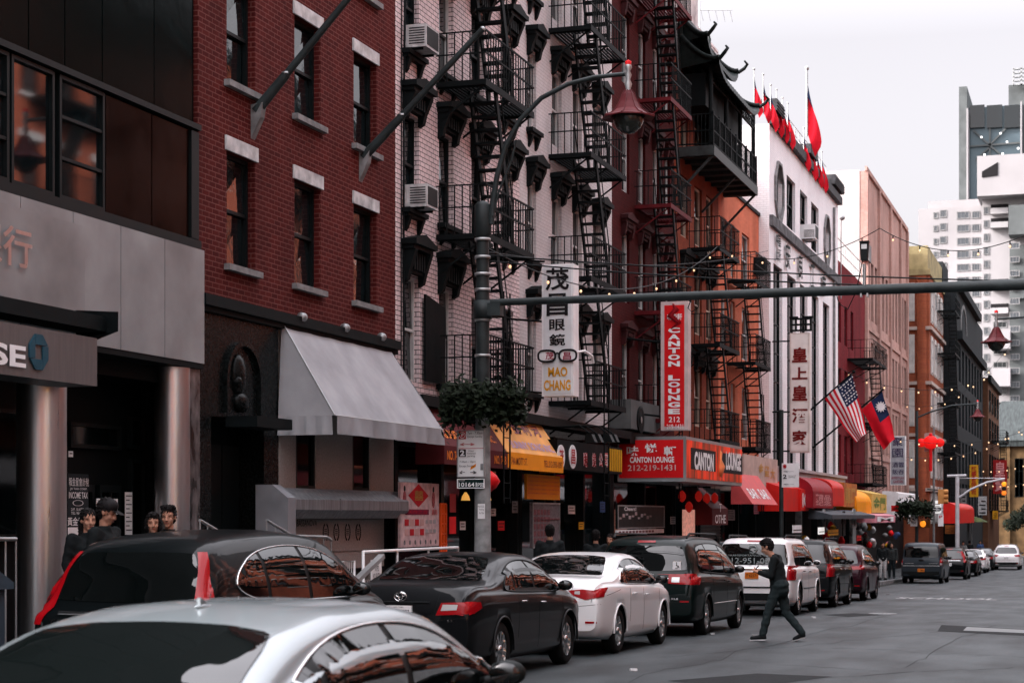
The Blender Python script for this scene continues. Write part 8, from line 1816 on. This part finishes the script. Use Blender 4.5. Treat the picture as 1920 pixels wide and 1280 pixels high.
    if hair != 'none':
        hp = [(hd(-.022, 0, .048), .105, (1.02, .86, .95)), (hd(-.045, 0, .0), .088, (.8, .93, 1.0))]
        if hair == 'long': hp += [(hd(-.05, .05, -.02), hd(-.05, .06, -.2), .05, .04), (hd(-.05, -.05, -.02), hd(-.05, -.06, -.2), .05, .04), (hd(-.07, 0, -.02), hd(-.07, 0, -.22), .06, .05)]
        if hair == 'bob': hp += [(hd(-.02, .07, .02), hd(-.01, .075, -.06), .04, .035), (hd(-.02, -.07, .02), hd(-.01, -.075, -.06), .04, .035), (hd(.03, 0, .1), .06, (1, 1.2, .6))]
        if hair == 'messy': hp += [(hd(.05 * math.cos(q), .06 * math.sin(q), .115), .035, (1, 1, .8)) for q in (0, 1.2, 2.5, 3.8, 5)] + [(hd(.06, .02, .095), .03, (1.1, 1.2, .8))]
        hm = blob(hp, .009, 1)
        keep = []; inv = Rh.inverted()
        def face(v): q = inv @ (Vector(v) - head); return q.x > .045 and q.z < .058
        hm.f = [fc for fc in hm.f if not all(face(hm.v[i]) for i in fc)]; hm.m = [0] * len(hm.f); hm.sm = [False] * len(hm.f)
        rr = random.Random(1); hm.v = [(v[0] + .006 * math.sin(v[1] * 190) + rr.gauss(0, .0025), v[1] + .005 * math.sin(v[2] * 170) + rr.gauss(0, .0025), v[2] + .007 * math.sin(v[0] * 150 + v[1] * 120) + rr.gauss(0, .003)) for v in hm.v]
        put('hair', sc(hm), hairc, bo, local=True)
    if cap:
        f = blob([(hd(-.012, 0, .062), .108, (1.03, .87, .80)), (hd(-.012, 0, .045), .104, (1.0, .86, .5))], .009, 2); f.f = [fc for fc in f.f if not all((inv_z := (Rh.inverted() @ (Vector(f.v[i]) - head)).z) < .045 for i in fc)]; f.m = [0] * len(f.f); f.sm = [True] * len(f.f)
        c_ = put('cap', sc(f), cap, T, local=True); f = MB(); f.add([hd(.07, -.07, .05), hd(.07, .07, .05), hd(.17, .05, .035), hd(.185, 0, .038), hd(.17, -.05, .035)], [(0, 1, 2, 3, 4)]); f.add([hd(.07, -.07, .042), hd(.07, .07, .042), hd(.17, .05, .027), hd(.185, 0, .03), hd(.17, -.05, .027)], [(4, 3, 2, 1, 0)]); put('peak', sc(f), cap, c_, local=True)
    if phone:
        p = (haL + haR) / 2 + V3(.07, 0, .045); pm = thing('phone', 'small black phone held in both hands by the walking man', 'phone', Vector(pos) + Matrix.Rotation(yaw, 3, 'Z') @ (p * k), None, (0, R(-35), yaw)); f = MB(); f.box(-.005, .005, -.037, .037, -.075, .075); put('body', f, M_plast, pm, local=True)
    if bag:
        f = blob([(waist + V3(-.17, -.04, .05), .12, (.7, 1.0, 1.25))], .014, 2); put('rucksack', sc(f), bag, T, local=True)
    return T
def on_walk(x, lat): s = SX(x, lat); return (s, lat, gsz(s) - .004)
g0 = gpt(1461, 1201, .0)
person('man in black jacket and dark jeans striding across the road looking at his phone', g0, R(90), 1.73, 'walk', hair='messy', nod=.42, detail=.0085, phone=True, legs=mat('grey_teal_jeans', (.022, .032, .034), .85, 0, .25, 12))
def stand(label, x, lat, yaw, H, **k): s = SX(x, lat); z = k.pop('z', gsz(s) - .004); return person(label, (s, lat, z), yaw, H, **k)
stand('man in a black cap and black jacket looking down towards the street', 196, 10.0, R(-90), 1.80, cap=M_ink, look=.1, nod=.35, detail=.0085, z=gsz(16) + .06)
stand('woman half hidden behind the capped man', 163, 10.7, R(-120), 1.66, hair='long', detail=.0085, look=-.2, z=gsz(16) + .1)
stand('woman with short dark curly hair beside the steel column', 287, 10.4, R(-150), 1.60, hair='bob', detail=.0085, z=gsz(16) + .12)
stand('man with spiky black hair beside the short-haired woman', 317, 10.3, R(-165), 1.72, hair='messy', detail=.0085, z=gsz(16) + .08)
stand('dark-clothed man seen from behind in front of the menu board', 1031, 9.8, R(20), 1.80, hair='short')
stand('dark figure beside the black door left of the minivan', 1117, 9.9, R(10), 1.74, hair='short')
stand('woman with dark hair facing the camera above the minivan roof', 1145, 10.2, R(175), 1.68, hair='long', top=mat('wine_coat', (.05, .012, .015), .8))
stand('man in dark coat and white trousers walking on the far pavement', 1655, 9.6, R(200), 1.75, legs=mat('white_trousers', (.45, .45, .45), .8), group=None)
stand('companion in a dark grey coat beside the man in white trousers', 1672, 9.7, R(180), 1.74, top=mat('grey_coat', (.03, .035, .035), .8))
stand('distant pedestrian in pale clothes beyond the van near the white pole', 1806, 9.2, R(180), 1.72, top=M_cloth, detail=.02)
stand('distant dark pedestrian before the green parasol', 1818, 9.0, R(0), 1.76, detail=.02)
stand('distant pedestrian in blue at the far crossing', 1838, 8.9, R(180), 1.70, top=mat('blue_goods'), detail=.02)
